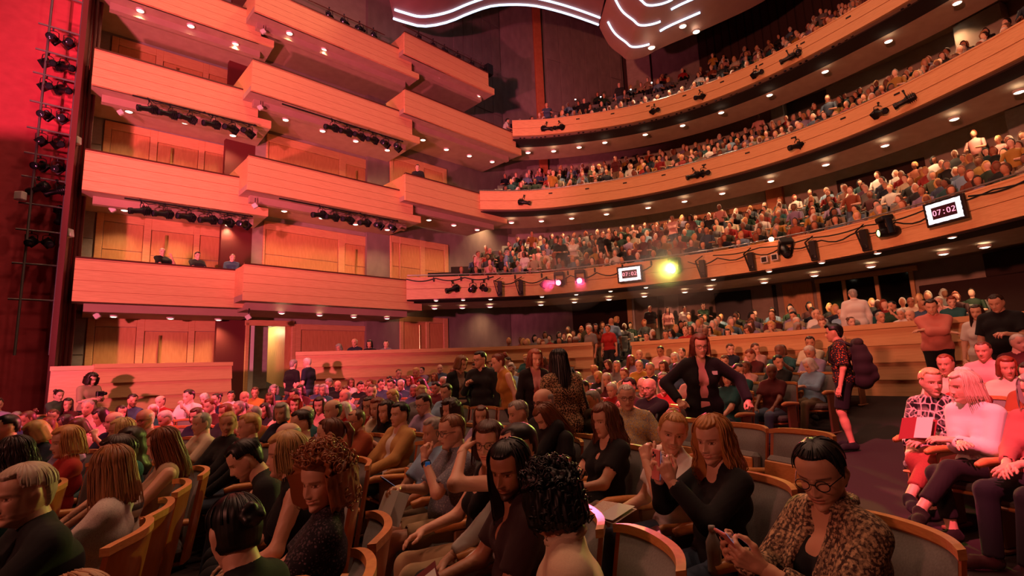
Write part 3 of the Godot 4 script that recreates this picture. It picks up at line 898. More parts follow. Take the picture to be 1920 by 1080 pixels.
func build_rigs():
	cloud_lamps()
	# a dark masking tower on the stage edge, left of the view, that shades the foot of the proscenium
	var mt := thing("masking_tower", "tall black masking tower at the stage edge, left of the view", "screen", P(-12.8, 4.0, -0.6))
	var tb := MB.new()
	tb.box(Vector3(0, 3.2, 0), Vector3(5.0, 6.6, 0.2), Basis(), 0.02)
	put("cloth", tb.mesh(), M.drape, mt)
	var sl := make_stage_light()
	var tiers := [["second box nearest the stage", FA, -0.15, 6.68, [1.24, 1.8, 2.39, 2.92, 3.44, 3.93], 9.5], ["third box nearest the stage", FA, -0.15, 9.74, [1.25, 1.77, 2.27, 2.88, 3.43, 3.94], 0], ["second middle box", FB, -0.1, 7.17, [2.17, 2.63, 3.2, 3.8, 4.38, 4.93], 0], ["third middle box", FB, -0.1, 10.35, [2.54, 3.09, 3.61, 4.1, 4.64, 5.17], 0]]
	for q in tiers:
		var f := facing(q[1], 2.0)
		pipe_run("black lighting pipe under the %s" % q[0], [on_path(q[1], 0.9, q[2], q[3]), on_path(q[1], q[4][5] + 0.25, q[2], q[3])])
		var pts := []
		for i in 15: pts.append(on_path(q[1], lerpf(q[4][0], q[4][5] + 0.2, i / 14.0), q[2] - 0.03, q[3] + 0.03 - 0.13 * absf(sin(i * 1.35))))
		cable("black cable looped along the lighting pipe under the %s" % q[0], pts, 0.012)
		for i in 6:
			hang(sl, "stage_light", "black stage spotlight under the %s, %s" % [q[0], row_name(i, 6)], "stage light", "spotlights under the %s" % q[0], on_path(q[1], q[4][i], q[2], q[3]), f + [-1.35, -1.25, -1.15, -1.2, -0.9, -0.75][i], 0.22 - 0.06 * (i % 3))
	pass
	for q in [["topmost middle box", FB, [2.59, 3.16, 3.77, 4.37], 14.78], ["topmost box beside the balconies", FC, [0.88, 1.6, 2.18, 2.91, 3.67, 4.26], 15.25]]:
		var rail := [on_path(q[1], 0.1, 0.3, q[3]), on_path(q[1], q[2][-1] + 0.5, 0.3, q[3])]
		pipe_run("thin guard pipe above the %s" % q[0], rail, 0.02, M.rail)
		for i in q[2].size():
			var st := hang(sl, "stage_light", "black stage spotlight standing above the %s, %s" % [q[0], row_name(i, q[2].size())], "stage light", "spotlights above the %s" % q[0], on_path(q[1], q[2][i], 0.3, q[3] + 0.08), facing(q[1], 2.0) - 0.5 - 0.2 * (i % 3), 0.35)
			var pm := MB.new()
			pm.tube([Vector3(0, 0.0, -0.04), Vector3(0, -0.55 if q[1] == FB else -0.5, -0.04)], 0.015, 6)
			put("stand_pipe", pm.mesh(), M.metal, st)
	var sp := thing("loudspeaker", "small black loudspeaker at the end of the topmost box beside the balconies", "loudspeaker", on_path(FC, 4.7, 0.3, 14.95), facing(FC, 2.0))
	var sb := MB.new()
	sb.box(Vector3(0, 0.2, 0), Vector3(0.34, 0.5, 0.3), Basis(), 0.02)
	put("cabinet", sb.mesh(), M.black, sp)
	var sg := MB.new()
	sg.box(Vector3(0, 0.2, 0.155), Vector3(0.3, 0.46, 0.01))
	put("grille", sg.mesh(), M.metal, sp)
	# ladder of pipes beside the first box, with pairs of spotlights
	var LAD := [Vector2(-17.0, 10.0), Vector2(-12.02, 14.2)]
	var ld := thing("lighting_ladder", "tall ladder of red-lit pipes on the proscenium wall", "ladder", Vector3.ZERO)
	for s in [5.45, 6.1]:
		var mb := MB.new()
		mb.tube([on_path(LAD, s, -0.7, 2.4), on_path(LAD, s, -0.7, 14.5)], 0.03, 8)
		put("upright", mb.mesh(), M.pipe, ld)
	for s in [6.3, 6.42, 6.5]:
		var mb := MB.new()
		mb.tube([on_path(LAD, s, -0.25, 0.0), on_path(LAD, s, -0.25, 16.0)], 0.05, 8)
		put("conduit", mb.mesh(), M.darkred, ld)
	var ys := [12.35, 11.35, 10.6, 9.92, 9.1, 8.36, 7.66, 7.02, 6.3, 5.6, 4.72, 3.8]
	for i in ys.size():
		var mb := MB.new()
		mb.tube([on_path(LAD, 5.22, -0.7, ys[i]), on_path(LAD, 6.25, -0.7, ys[i])], 0.026, 8)
		put("rung", mb.mesh(), M.pipe, ld)
		if i in [1, 2, 3, 4, 5, 6, 7, 9]:
			for j in 2:
				hang(sl, "stage_light", "dark spotlight on the %s rung of the pipe ladder, %s one" % [ORD[i], ["left", "right"][j]], "stage light", "spotlights on the pipe ladder", on_path(LAD, 5.52 + 0.36 * j, -0.7, ys[i]), [2.2, 2.1, 2.75, 2.6, 2.0, 2.3, 1.9, 0, 2.2, 2.2][i] + 0.25 * j - 1.6, 0.3)
	hang(sl, "stage_light", "single dark spotlight hanging nose-down on the pipe ladder", "stage light", "", on_path(LAD, 6.0, -0.7, 6.3), 0.6, 1.2)
	var tags := [[5.25, 6.45], [6.22, 8.2], [6.24, 5.6]]
	for i in 3:
		var wt := MB.new()
		wt.box(Vector3.ZERO, Vector3(0.22, 0.22, 0.16), Basis(Vector3(0, 0, 1), [0.0, 0.05, 0.2][i]), 0.02)
		tag(put("speaker_box", wt.mesh(), M.white, self, Transform3D(Basis(), on_path(LAD, tags[i][0], -0.78, tags[i][1]))), "small pale box fixed to the pipe ladder, %s" % ["lower left one", "upper right one", "lower right one"][i], "speaker")
	# small white emitters under the boxes
	var em := [[FB, 0.3, 0.45, 3.45], [FB, 0.35, 0.4, 6.95], [FB, 0.4, 0.4, 10.25], [FB, 0.4, 0.4, 12.95], [FA, 0.55, 0.9, 3.5], [FA, 0.7, 0.9, 6.6], [FA, 0.7, 0.9, 9.6]]
	var en := ["lowest middle box", "second middle box", "third middle box", "topmost middle box", "lowest box nearest the stage", "second box nearest the stage", "third box nearest the stage"]
	for i in em.size():
		var q = em[i]
		var t := thing("wall_speaker", "small white square speaker hung under the %s" % en[i], "speaker", on_path(q[0], q[1], q[2], q[3]), facing(q[0], 1.0) - 0.4)
		var mb := MB.new()
		mb.box(Vector3.ZERO, Vector3(0.15, 0.15, 0.1), Basis(Vector3(0, 0, 1), 0.6), 0.015)
		put("cabinet", mb.mesh(), M.white, t)
		var bk := MB.new()
		bk.tube([Vector3(0, 0.05, -0.05), Vector3(0, 0.28, -0.08)], 0.012, 6)
		put("bracket", bk.mesh(), M.metal, t)
	# ---- first balcony front
	var red := glow(lin(1.0, 0.06, 0.14), 32.0)
	var yel := glow(lin(0.95, 1.0, 0.25), 70.0)
	var off: Material = M.lens
	var m_red := make_mover(red)
	var m_yel := make_mover(yel)
	var m_off := make_mover(off)
	var mv := [[m_red, 5.73, 0.0, "moving light with a pink lens, left of a pair under the first balcony rail"], [m_red, 6.51, 0.05, "moving light with a pink lens, right of a pair under the first balcony rail"], [m_yel, 9.82, -0.25, "dazzling yellow-green moving light on the first balcony front, right of the small screen"], [m_off, 13.26, 0.6, "large unlit black moving light on the first balcony front, left of the far right screen"], [make_mover(glow(lin(0.8, 1.0, 0.3), 3.0)), 15.84, -0.6, "black moving light tipped down with a dim yellow lens, left of the far right screen"]]
	for q in mv:
		hang(q[0], "moving_light", q[3], "stage light", "", on_path(F1, q[1], -0.28, 4.93), facing(F1, q[1]) + q[2], 0.1 if q[0] != m_off else 0.7)
	for i in 4:
		var s: float = [1.63, 2.4, 2.85, 5.23][i]
		hang(sl, "stage_light", "small black spotlight under the first balcony rail, %s of four" % row_name(i, 4), "stage light", "small spotlights under the first balcony rail", on_path(F1, s, -0.16, 4.86), facing(F1, s) + [-1.2, -0.3, 0.3, 0.9][i], 0.3)
	var cols := [3.37, 4.15, 10.63, 12.14, 13.89, 15.22]
	for i in 6:
		var t := thing("column_speaker", "tall narrow black column speaker on a bracket, %s along the first balcony front" % row_name(i, 6), "loudspeaker", on_path(F1, cols[i], -0.2, 4.5), facing(F1, cols[i]))
		var mb := MB.new()
		mb.box(Vector3(0.05, 0.02, 0.02), Vector3(0.17, 0.56, 0.16), Basis(Vector3.RIGHT, 0.12), 0.012)
		var cab := put("cabinet", mb.mesh(), M.black, t)
		for k in 3:
			var gr := MB.new()
			gr.lathe([[0.0, 0.0], [0.06, 0.005], [0.065, -0.01]], 10, Transform3D(Basis(Vector3.RIGHT, PI / 2 + 0.12), Vector3(0.05, -0.16 + k * 0.18, 0.105 + k * -0.02)))
			put("driver", gr.mesh(), M.metal, cab)
		var bk := MB.new()
		bk.tube([Vector3(-0.16, 0.3, 0.0), Vector3(-0.02, -0.26, 0.0)], 0.02, 6)
		bk.tube([Vector3(-0.16, 0.3, 0.0), Vector3(0.1, 0.42, 0.1)], 0.018, 6)
		put("bracket", bk.mesh(), M.metal, t)
	for i in 2:
		var t := thing("blinder_lamp", "small square lamp with a white rim on the first balcony front, %s one" % ["left", "right"][i], "stage light", on_path(F1, [12.6, 12.9][i], -0.3, 4.5 + 0.02 * i), facing(F1, 12.7))
		var mb := MB.new()
		mb.box(Vector3.ZERO, Vector3(0.2, 0.2, 0.06), Basis(), 0.01)
		put("rim", mb.mesh(), M.white, t)
		var ib := MB.new()
		ib.box(Vector3(0, 0, 0.03), Vector3(0.14, 0.14, 0.02), Basis(), 0.005)
		put("lens", ib.mesh(), M.black, t)
	var rl := thing("indicator_lamp", "small glowing orange lamp on the first balcony rail", "stage light", on_path(F1, 12.79, -0.1, 5.1), facing(F1, 12.79))
	var rb := MB.new()
	rb.lathe([[0.0, -0.06], [0.06, -0.05], [0.08, 0.03], [0.04, 0.07], [0.0, 0.08]], 12)
	put("bulb", rb.mesh(), glow(lin(1.0, 0.35, 0.2), 6.0), rl)
	screen("small countdown screen in a ragged white frame, in the middle of the first balcony front", 8.31, 4.63, lin(1.0, 0.35, 0.45), Color(0.93, 0.95, 1.0), 0.5)
	screen("large tilted countdown screen at the right end of the first balcony front", 17.26, 4.71, lin(1.0, 0.4, 0.6), Color(0.85, 0.95, 1.0), 0.5)
	# hanging cables along the balcony front
	for c in [["thick black cable draped along the left of the first balcony rail", 0.0, 3.2, 5.0, 0.10, 3, 0.024], ["sagging black cable along the first balcony front, middle stretch", 3.2, 9.0, 4.86, 0.16, 6, 0.02], ["black cable sagging between the column speakers, right stretch", 10.2, 16.9, 4.84, 0.16, 7, 0.018], ["second black cable under the rail towards the right screen", 11.0, 19.5, 4.93, 0.06, 6, 0.016], ["black rail cable running to the right edge above the screen", 17.6, 21.5, 4.95, 0.09, 3, 0.02]]:
		var pts := []
		for i in 37:
			var f := i / 36.0
			pts.append(on_path(F1, lerpf(c[1], c[2], f), -0.07, c[3] - c[4] * absf(sin(f * PI * c[5]))))
		cable(c[0], pts, c[6])
	for i in 9:
		var s := 1.0 + i * 1.0
		var mb := MB.new()
		mb.box(Vector3.ZERO, Vector3(0.05, 0.16, 0.07), Basis(), 0.01)
		tag(put("cable_hook", mb.mesh(), M.black, self, Transform3D(Basis(Vector3.UP, facing(F1, s)), on_path(F1, s, -0.06, 4.96))), "small black cable hook on the first balcony rail, %s" % row_name(i, 9), "hook", "cable hooks on the first balcony rail")
	# second and third balcony fronts
	var names2 := ["second curved balcony", "top balcony"]
	var ss := [[1.91, 8.77, 9.24, 12.37, 14.97, 15.59], [1.61, 2.1, 6.41, 8.28, 10.64, 11.73, 12.16]]
	for b in 2:
		var F = [F2, F3][b]
		for i in ss[b].size():
			var s: float = ss[b][i]
			hang(sl, "stage_light", "black spotlight clamped to the front of the %s, %s" % [names2[b], row_name(i, ss[b].size())], "stage light", "spotlights on the front of the %s" % names2[b], on_path(F, s, -0.14, [8.8, 12.62][b]), facing(F, s) + [1.3, -1.0, 0.8, -0.6, 1.1, -1.2, 0.5][i], 0.25)
		for i in 9:
			var s := 3.0 + i * 1.55
			var mb := MB.new()
			mb.box(Vector3.ZERO, Vector3(0.16, 0.05, 0.03), Basis(), 0.006)
			tag(put("cable_outlet", mb.mesh(), M.black, self, Transform3D(Basis(Vector3.UP, facing(F, s)), on_path(F, s, -0.02, [8.86, 12.66][b]))), "small dark outlet plate on the front of the %s, %s" % [names2[b], row_name(i, 9)], "outlet", "outlet plates on the front of the %s" % names2[b])
	# the beams of the lit moving lights
	var p1 := on_path(F1, 5.73, -0.6, 4.6)
	var p2 := on_path(F1, 6.51, -0.6, 4.6)
	var pa := arc(9.0, 33.0)
	var pb := arc(12.5, 3.0)
	spot("red_mover_beam", p1, P(pa.x, pa.y, 1.1), lin(1.0, 0.06, 0.16), 260.0, 13.0, 0.09, 0.6)
	spot("red_mover_beam", p2, P(pb.x, pb.y, 1.3), lin(1.0, 0.06, 0.16), 150.0, 12.0, 0.09, 0.6)
	var py := on_path(F1, 9.82, -0.7, 4.6)
	spot("yellow_mover_beam", py, P(-1.0, 4.0, 1.2), lin(0.85, 1.0, 0.15), 70.0, 24.0, 0.09, 0.6)
	# haze that hangs round the lit moving lights
	for q in [[9.82, 4.62, "yellow moving light", [[3.2, 0.05], [2.2, 0.10], [1.3, 0.22]]], [6.4, 4.9, "pink moving lights", [[2.8, 0.05], [1.7, 0.09]]]]:
		var hz := thing("haze", "theatrical haze glowing round the %s on the first balcony" % q[2], "haze", on_path(F1, q[0], -0.55, q[1]))
		hz.set_meta("kind", "stuff")
		for k in q[3]:
			var fog := FogVolume.new()
			fog.name = "haze_cloud"
			fog.shape = RenderingServer.FOG_VOLUME_SHAPE_ELLIPSOID
			fog.size = Vector3.ONE * k[0]
			var fm := FogMaterial.new()
			fm.density = k[1]
			fm.albedo = Color(1, 1, 1)
			fog.material = fm
			hz.add_child(fog, true)

# ------------------------------------------------------------------ bodies
# A bone is [from, to, radius, radius, kind]: kind 0 joins, 1 joins with a flat far end (a hem), 2 cuts away.
static func nets(bones: Array, k: float, cell: float, out: MB) -> void:
	var lo := Vector3(1e9, 1e9, 1e9)
	var hi := -lo
	for b in bones:
		if b[4] == 2: continue
		var r: float = maxf(b[2], b[3]) + 2.5 * cell
		lo = lo.min(b[0].min(b[1]) - Vector3(r, r, r))
		hi = hi.max(b[0].max(b[1]) + Vector3(r, r, r))
	var nx := int((hi.x - lo.x) / cell) + 2
	var ny := int((hi.y - lo.y) / cell) + 2
	var nz := int((hi.z - lo.z) / cell) + 2
	var sxy := nx * ny
	var f := PackedFloat32Array()
	f.resize(sxy * nz)
	f.fill(1.0)
	var ik := 1.0 / k
	var k4 := k * 0.25
	for b in bones:
		var a: Vector3 = b[0]
		var ab: Vector3 = b[1] - a
		var ra: float = b[2]
		var dr: float = b[3] - ra
		var kind: int = b[4]
		var ln := maxf(ab.length(), 1e-5)
		var il := 1.0 / (ln * ln)
		var mg: float = maxf(ra, b[3]) + k + 1.6 * cell
		var l: Vector3 = (a.min(b[1]) - Vector3(mg, mg, mg) - lo) / cell
		var h: Vector3 = (a.max(b[1]) + Vector3(mg, mg, mg) - lo) / cell
		var x0 := maxi(0, int(l.x)); var x1 := mini(nx - 1, int(h.x) + 1)
		var y0 := maxi(0, int(l.y)); var y1 := mini(ny - 1, int(h.y) + 1)
		var z0 := maxi(0, int(l.z)); var z1 := mini(nz - 1, int(h.z) + 1)
		var rx := lo.x - a.x
		for z in range(z0, z1 + 1):
			var pz := lo.z + z * cell - a.z
			for y in range(y0, y1 + 1):
				var py := lo.y + y * cell - a.y
				var at := x0 + y * nx + z * sxy
				var yz := py * ab.y + pz * ab.z
				for x in range(x0, x1 + 1):
					var px := rx + x * cell
					var u := (px * ab.x + yz) * il
					var t := u if u > 0.0 else 0.0
					if t > 1.0: t = 1.0
					var ex := px - t * ab.x
					var ey := py - t * ab.y
					var ez := pz - t * ab.z
					var d := sqrt(ex * ex + ey * ey + ez * ez) - ra - t * dr
					if kind != 0:
						if kind == 1 and u > 1.0:
							ex = px - u * ab.x; ey = py - u * ab.y; ez = pz - u * ab.z
							d = maxf(sqrt(ex * ex + ey * ey + ez * ez) - ra - dr, (u - 1.0) * ln)
						elif kind == 2:
							if -d > f[at]: f[at] = -d
							at += 1
							continue
					var o := f[at]
					if d < o + k:
						var g := 1.0 - absf(d - o) * ik
						var m := d if d < o else o
						f[at] = m - g * g * k4 if g > 0.0 else m
					at += 1
	# one vertex in every cell that the surface crosses
	var id := PackedInt32Array()
	id.resize(f.size())
	id.fill(-1)
	var base := out.v.size()
	var offs := [0, 1, nx, nx + 1, sxy, sxy + 1, sxy + nx, sxy + nx + 1]
	var lim := 1.9 * cell
	var cells := PackedInt32Array()
	for z in nz - 1:
		for y in ny - 1:
			var at := y * nx + z * sxy
			for x in nx - 1:
				var f0 := f[at]
				if f0 < lim and f0 > -lim:
					var c := [f0, f[at + 1], f[at + nx], f[at + nx + 1], f[at + sxy], f[at + sxy + 1], f[at + sxy + nx], f[at + sxy + nx + 1]]
					var ins := 0
					for q in 8: if c[q] < 0.0: ins += 1
					if ins > 0 and ins < 8:
						var s := Vector3.ZERO
						var cnt := 0.0
						for e in 12:
							var p0: int = [0, 2, 4, 6, 0, 1, 4, 5, 0, 1, 2, 3][e]
							var p1: int = [1, 3, 5, 7, 2, 3, 6, 7, 4, 5, 6, 7][e]
							var g0: float = c[p0]
							var g1: float = c[p1]
							if (g0 < 0.0) != (g1 < 0.0):
								var t := g0 / (g0 - g1)
								var q0 := Vector3(p0 & 1, (p0 >> 1) & 1, p0 >> 2)
								s += q0.lerp(Vector3(p1 & 1, (p1 >> 1) & 1, p1 >> 2), t)
								cnt += 1.0
						id[at] = out.v.size()
						cells.append(at)
						out.v.append(lo + (Vector3(x, y, z) + s / cnt) * cell)
						out.n.append(Vector3.ZERO)
						out.t.append(Vector2.ZERO)
						out.c.append(out.tint)
				at += 1
	var first := out.ix.size()
	for at in cells:
		var neg := f[at] < 0.0
		for ax in 3:
			var e: int = [1, nx, sxy][ax]
			if neg == (f[at + e] < 0.0): continue
			var u: int = [nx, sxy, 1][ax]
			var w: int = [sxy, 1, nx][ax]
			if at - u - w < 0: continue
			var a := id[at]; var b := id[at - u]; var c := id[at - u - w]; var d := id[at - w]
			if b < 0 or c < 0 or d < 0: continue
			if neg: out.ix.append_array([a, d, c, a, c, b])
			else: out.ix.append_array([a, b, c, a, c, d])
	for i in range(first, out.ix.size(), 3):
		var p := out.v[out.ix[i]]
		var nn := (out.v[out.ix[i + 2]] - p).cross(out.v[out.ix[i + 1]] - p)
		for q in 3: out.n[out.ix[i + q]] += nn
	for i in range(base, out.v.size()):
		out.n[i] = out.n[i].normalized() if out.n[i].length_squared() > 1e-24 else Vector3.UP

# adds a copy of one MB to another
static func join(to: MB, m: MB, xf: Transform3D, mirror := false):
	var b := to.v.size()
	for i in m.v.size():
		var p := m.v[i]
		var q := m.n[i]
		if mirror:
			p.x = -p.x; q.x = -q.x
		to.v.append(xf * p)
		to.n.append((xf.basis * q).normalized())
		to.t.append(m.t[i])
		to.c.append(m.c[i])
	for i in range(0, m.ix.size(), 3):
		if mirror: to.ix.append_array([b + m.ix[i], b + m.ix[i + 2], b + m.ix[i + 1]])
		else: to.ix.append_array([b + m.ix[i], b + m.ix[i + 1], b + m.ix[i + 2]])

# a right hand: wrist at the origin, fingers along +z, palm down (-y), thumb towards +x
static func hand(curl: float, cell: float, spread := 0.1, thumb_in := 0.3) -> MB:
	var b := []
	b.append([Vector3(0.0, 0, -0.03), Vector3(0, 0, 0.02), 0.026, 0.024, 0])
	for i in 4:
		var x: float = [0.03, 0.011, -0.009, -0.028][i]
		b.append([Vector3(x * 0.5, 0, 0.005), Vector3(x, 0.002 - 0.003 * absf(i - 1.3), 0.082 - 0.005 * absf(i - 1.0)), 0.0145, 0.0125, 0])
		var p := Vector3(x, 0.001, 0.084 - 0.005 * absf(i - 1.0))
		var len: float = [0.07, 0.079, 0.073, 0.056][i]
		var ang: float = curl * (0.7 + 0.1 * i)
		var side := spread * (1.2 - i * 0.8)
		for s in 3:
			var dir := Vector3(sin(side), -sin(ang), cos(ang)).normalized()
			var q: Vector3 = p + dir * len * [0.45, 0.31, 0.24][s]
			b.append([p, q, 0.0092 - 0.0008 * s, 0.0086 - 0.0009 * s, 0])
			p = q
			ang += curl * [0.95, 0.65, 0.4][s]
	var t0 := Vector3(0.026, -0.006, 0.022)
	var t1 := t0 + Vector3(0.026 - 0.012 * thumb_in, -0.012 - 0.016 * thumb_in, 0.028)
	var t2 := t1 + Vector3(0.012 - 0.016 * thumb_in, -0.008 - 0.01 * thumb_in, 0.03)
	var t3 := t2 + Vector3(0.002 - 0.012 * thumb_in, -0.004, 0.024)
	b.append([Vector3(0.012, -0.004, 0.01), t1, 0.016, 0.0125, 0])
	b.append([t1, t2, 0.0112, 0.0098, 0])
	b.append([t2, t3, 0.0098, 0.0078, 0])
	var m := MB.new()
	nets(b, 0.007, cell, m)
	return m

static func bump(x: float, c: float, s: float) -> float:
	var q := (x - c) / s
	return exp(-q * q)

static func table(y: float, t: Array) -> float:
	for i in t.size() - 1:
		if y >= t[i + 1][0]:
			var k: float = clampf((y - t[i + 1][0]) / (t[i][0] - t[i + 1][0]), 0.0, 1.0)
			k = k * k * (3.0 - 2.0 * k) * 0.5 + k * 0.5
			return lerpf(t[i + 1][1], t[i][1], k)
	return t[-1][1]

const TW := [[0.04, 0.0755], [0.0, 0.074], [-0.035, 0.069], [-0.065, 0.061], [-0.09, 0.05], [-0.108, 0.036], [-0.122, 0.022], [-0.14, 0.018]]
const TF := [[0.04, 0.097], [0.018, 0.097], [0.0, 0.0905], [-0.03, 0.092], [-0.05, 0.094], [-0.068, 0.0935], [-0.085, 0.0885], [-0.104, 0.091], [-0.114, 0.086], [-0.124, 0.066], [-0.14, 0.03]]
const TB := [[0.04, 0.101], [0.0, 0.098], [-0.04, 0.084], [-0.07, 0.066], [-0.1, 0.056], [-0.14, 0.054]]

# a point of the head: az 0 is the front, v 0 the crown and 1 under the chin. o: jaw, nose, smile, age, fem
static func head_pt(az: float, v: float, o: Dictionary, face := true) -> Vector3:
	var sx := sin(az)
	var cz := cos(az)
	var y := 0.0
	var q := 1.0
	if v < 0.42:
		var th := v / 0.42 * PI * 0.5
		y = 0.04 + 0.078 * cos(th)
		q = sin(th)
	else:
		y = 0.04 - (v - 0.42) / 0.58 * 0.18
	var w := table(y, TW) * q
	if y < -0.04: w *= lerpf(1.0, o.get("jaw", 0.93 if o.get("fem", false) else 1.0), clampf((-0.04 - y) / 0.05, 0.0, 1.0))
	var x := w * sx
	var z := 0.0
	if cz > 0.0:
		z = table(y, TF) * q * pow(cz, 0.86)
	else:
		z = table(y, TB) * q * cz
	if not face: return Vector3(x, y, z)
	var ax := absf(x)
	if cz > -0.2:
		var fr := clampf(cz * 3.0, 0.0, 1.0)
		# brow, sockets and eyeballs
		z += fr * (0.003 if o.get("fem", false) else 0.0055) * bump(y, 0.021, 0.011) * bump(ax, 0.03, 0.026)
		z -= fr * 0.0125 * bump(y, 0.001, 0.0125) * bump(ax, 0.032, 0.0165)
		z += fr * 0.0068 * bump(y, 0.0, 0.0085) * bump(ax, 0.0325, 0.0125)
		# nose: a ridge that rises to its tip, with wings
		var nz: float = o.get("nose", 0.82 if o.get("fem", false) else 1.0)
		var ridge := 0.0
		if y < 0.012 and y > -0.06:
			var t := clampf((0.012 - y) / 0.05, 0.0, 1.0)
			ridge = (0.006 + 0.0215 * t) * (1.0 if y > -0.04 else clampf(1.0 - (-0.04 - y) / 0.0125, 0.0, 1.0))
		z += fr * nz * ridge * bump(x, 0.0, 0.0075 + 0.0045 * clampf((0.01 - y) / 0.05, 0.0, 1.0))
		z += fr * nz * 0.0095 * bump(y, -0.041, 0.0085) * bump(ax, 0.0135, 0.0062)
		# cheeks, lips, chin
		z += fr * 0.0045 * bump(y, -0.03, 0.022) * bump(ax, 0.043, 0.017)
		var sm: float = o.get("smile", 0.0)
		var my := -0.0665 + sm * 0.22 * ax
		z += fr * 0.0055 * (bump(y, my + 0.0062, 0.0052) + 1.1 * bump(y, my - 0.0068, 0.0058)) * bump(ax, 0.0, 0.021 + 0.006 * sm)
		z -= fr * 0.005 * bump(y, my, 0.0024) * bump(ax, 0.0, 0.022 + 0.007 * sm)
		z -= fr * 0.0035 * bump(y, my - 0.002, 0.009) * bump(ax, 0.03 + 0.004 * sm, 0.006)
		z += fr * sm * 0.006 * bump(y, -0.045, 0.018) * bump(ax, 0.045, 0.013)
		z -= fr * 0.003 * bump(y, -0.087, 0.006) * bump(ax, 0.0, 0.022)
		z += fr * 0.004 * bump(y, -0.106, 0.011) * bump(ax, 0.0, 0.016)
	# ears
	var ear := bump(y, -0.006, 0.031) * bump(z, -0.006, 0.017)
	var rim := bump(y, -0.006, 0.019) * bump(z, -0.003, 0.0095)
	x += signf(x) * maxf(0.0, 0.027 * ear - 0.015 * rim) * clampf(absf(sx) * 4.0 - 2.6, 0.0, 1.0)
	return Vector3(x, y, z)

static func head_tint(p: Vector3, az: float, o: Dictionary) -> Color:
	var c := Color(1, 1, 1)
	if cos(az) < 0.15: return c
	var ax := absf(p.x)
	var sm: float = o.get("smile", 0.0)
	var my := -0.0665 + sm * 0.22 * ax
	var lip := maxf(bump(p.y, my + 0.005, 0.0055), bump(p.y, my - 0.0065, 0.0065)) * (1.0 if ax < 0.022 + 0.005 * sm else 0.0)
	c = c.lerp(Color(0.86, 0.52, 0.50) if o.get("fem", false) else Color(0.88, 0.62, 0.58), clampf(lip * 1.3 - 0.3, 0.0, 1.0))
	if absf(p.y - my) < 0.0016 and ax < 0.023: c = Color(0.35, 0.16, 0.15)
	if sm > 0.6 and absf(p.y - my) < 0.0036 and ax < 0.018: c = Color(1.25, 1.3, 1.4)
	c = c.lerp(Color(1.02, 0.80, 0.76), 0.5 * bump(p.y, -0.03, 0.02) * bump(ax, 0.042, 0.018))
	var by := 0.0205 - 0.12 * absf(ax - 0.034)
	var bw := clampf(1.6 * bump(p.y, by, 0.0042) * (1.0 if ax > 0.013 and ax < 0.056 else 0.0) - 0.3, 0.0, 1.0)
	c = c.lerp(o.get("brow", Color(0.30, 0.20, 0.15)), bw * 0.85)
	if o.get("closed", false):
		if absf(p.y + 0.003) < 0.002 and absf(ax - 0.0325) < 0.015: c = Color(0.22, 0.13, 0.1)
	else:
		var e := pow((ax - 0.0325) / 0.0145, 2.0) + pow((p.y - 0.0) / 0.0058, 2.0)
		if e < 1.0:
			c = Color(1.25, 1.3, 1.4)
			var ir := pow((p.x - signf(p.x) * 0.0325 - o.get("gaze", 0.0)) / 0.006, 2.0) + pow(p.y / 0.006, 2.0)
			if ir < 1.0: c = Color(0.10, 0.07, 0.05)
		elif e < 1.55: c = Color(0.34, 0.22, 0.18)
	if o.get("beard", 0.0) > 0.0:
		var bd := clampf((-0.052 - p.y) / 0.02, 0.0, 1.0) * (1.0 - clampf(1.6 * bump(p.y, my, 0.012) * bump(ax, 0.0, 0.02), 0.0, 1.0))
		c = c.lerp(o.get("brow", Color(0.2, 0.15, 0.12)), bd * float(o.beard))
	return c

static func head(o: Dictionary, na: int, nv: int, out: MB, xf: Transform3D):
	var m := MB.new()
	var rows := []
	var cols := []
	for j in nv + 1:
		var v := float(j) / nv
		if v > 0.42: v = 0.42 + 0.58 * (v - 0.42) / 0.58
		var row := PackedVector3Array()
		for i in na:
			# more columns at the front than at the back
			var u := TAU * i / na
			var az := u - 0.45 * sin(u)
			var p := head_pt(az, v, o)
			row.append(p)
			cols.append(head_tint(p, az, o))
		rows.append(row)
	m.skin(rows, true, true)
	for i in cols.size(): m.c[i] = cols[i]
	join(out, m, xf)

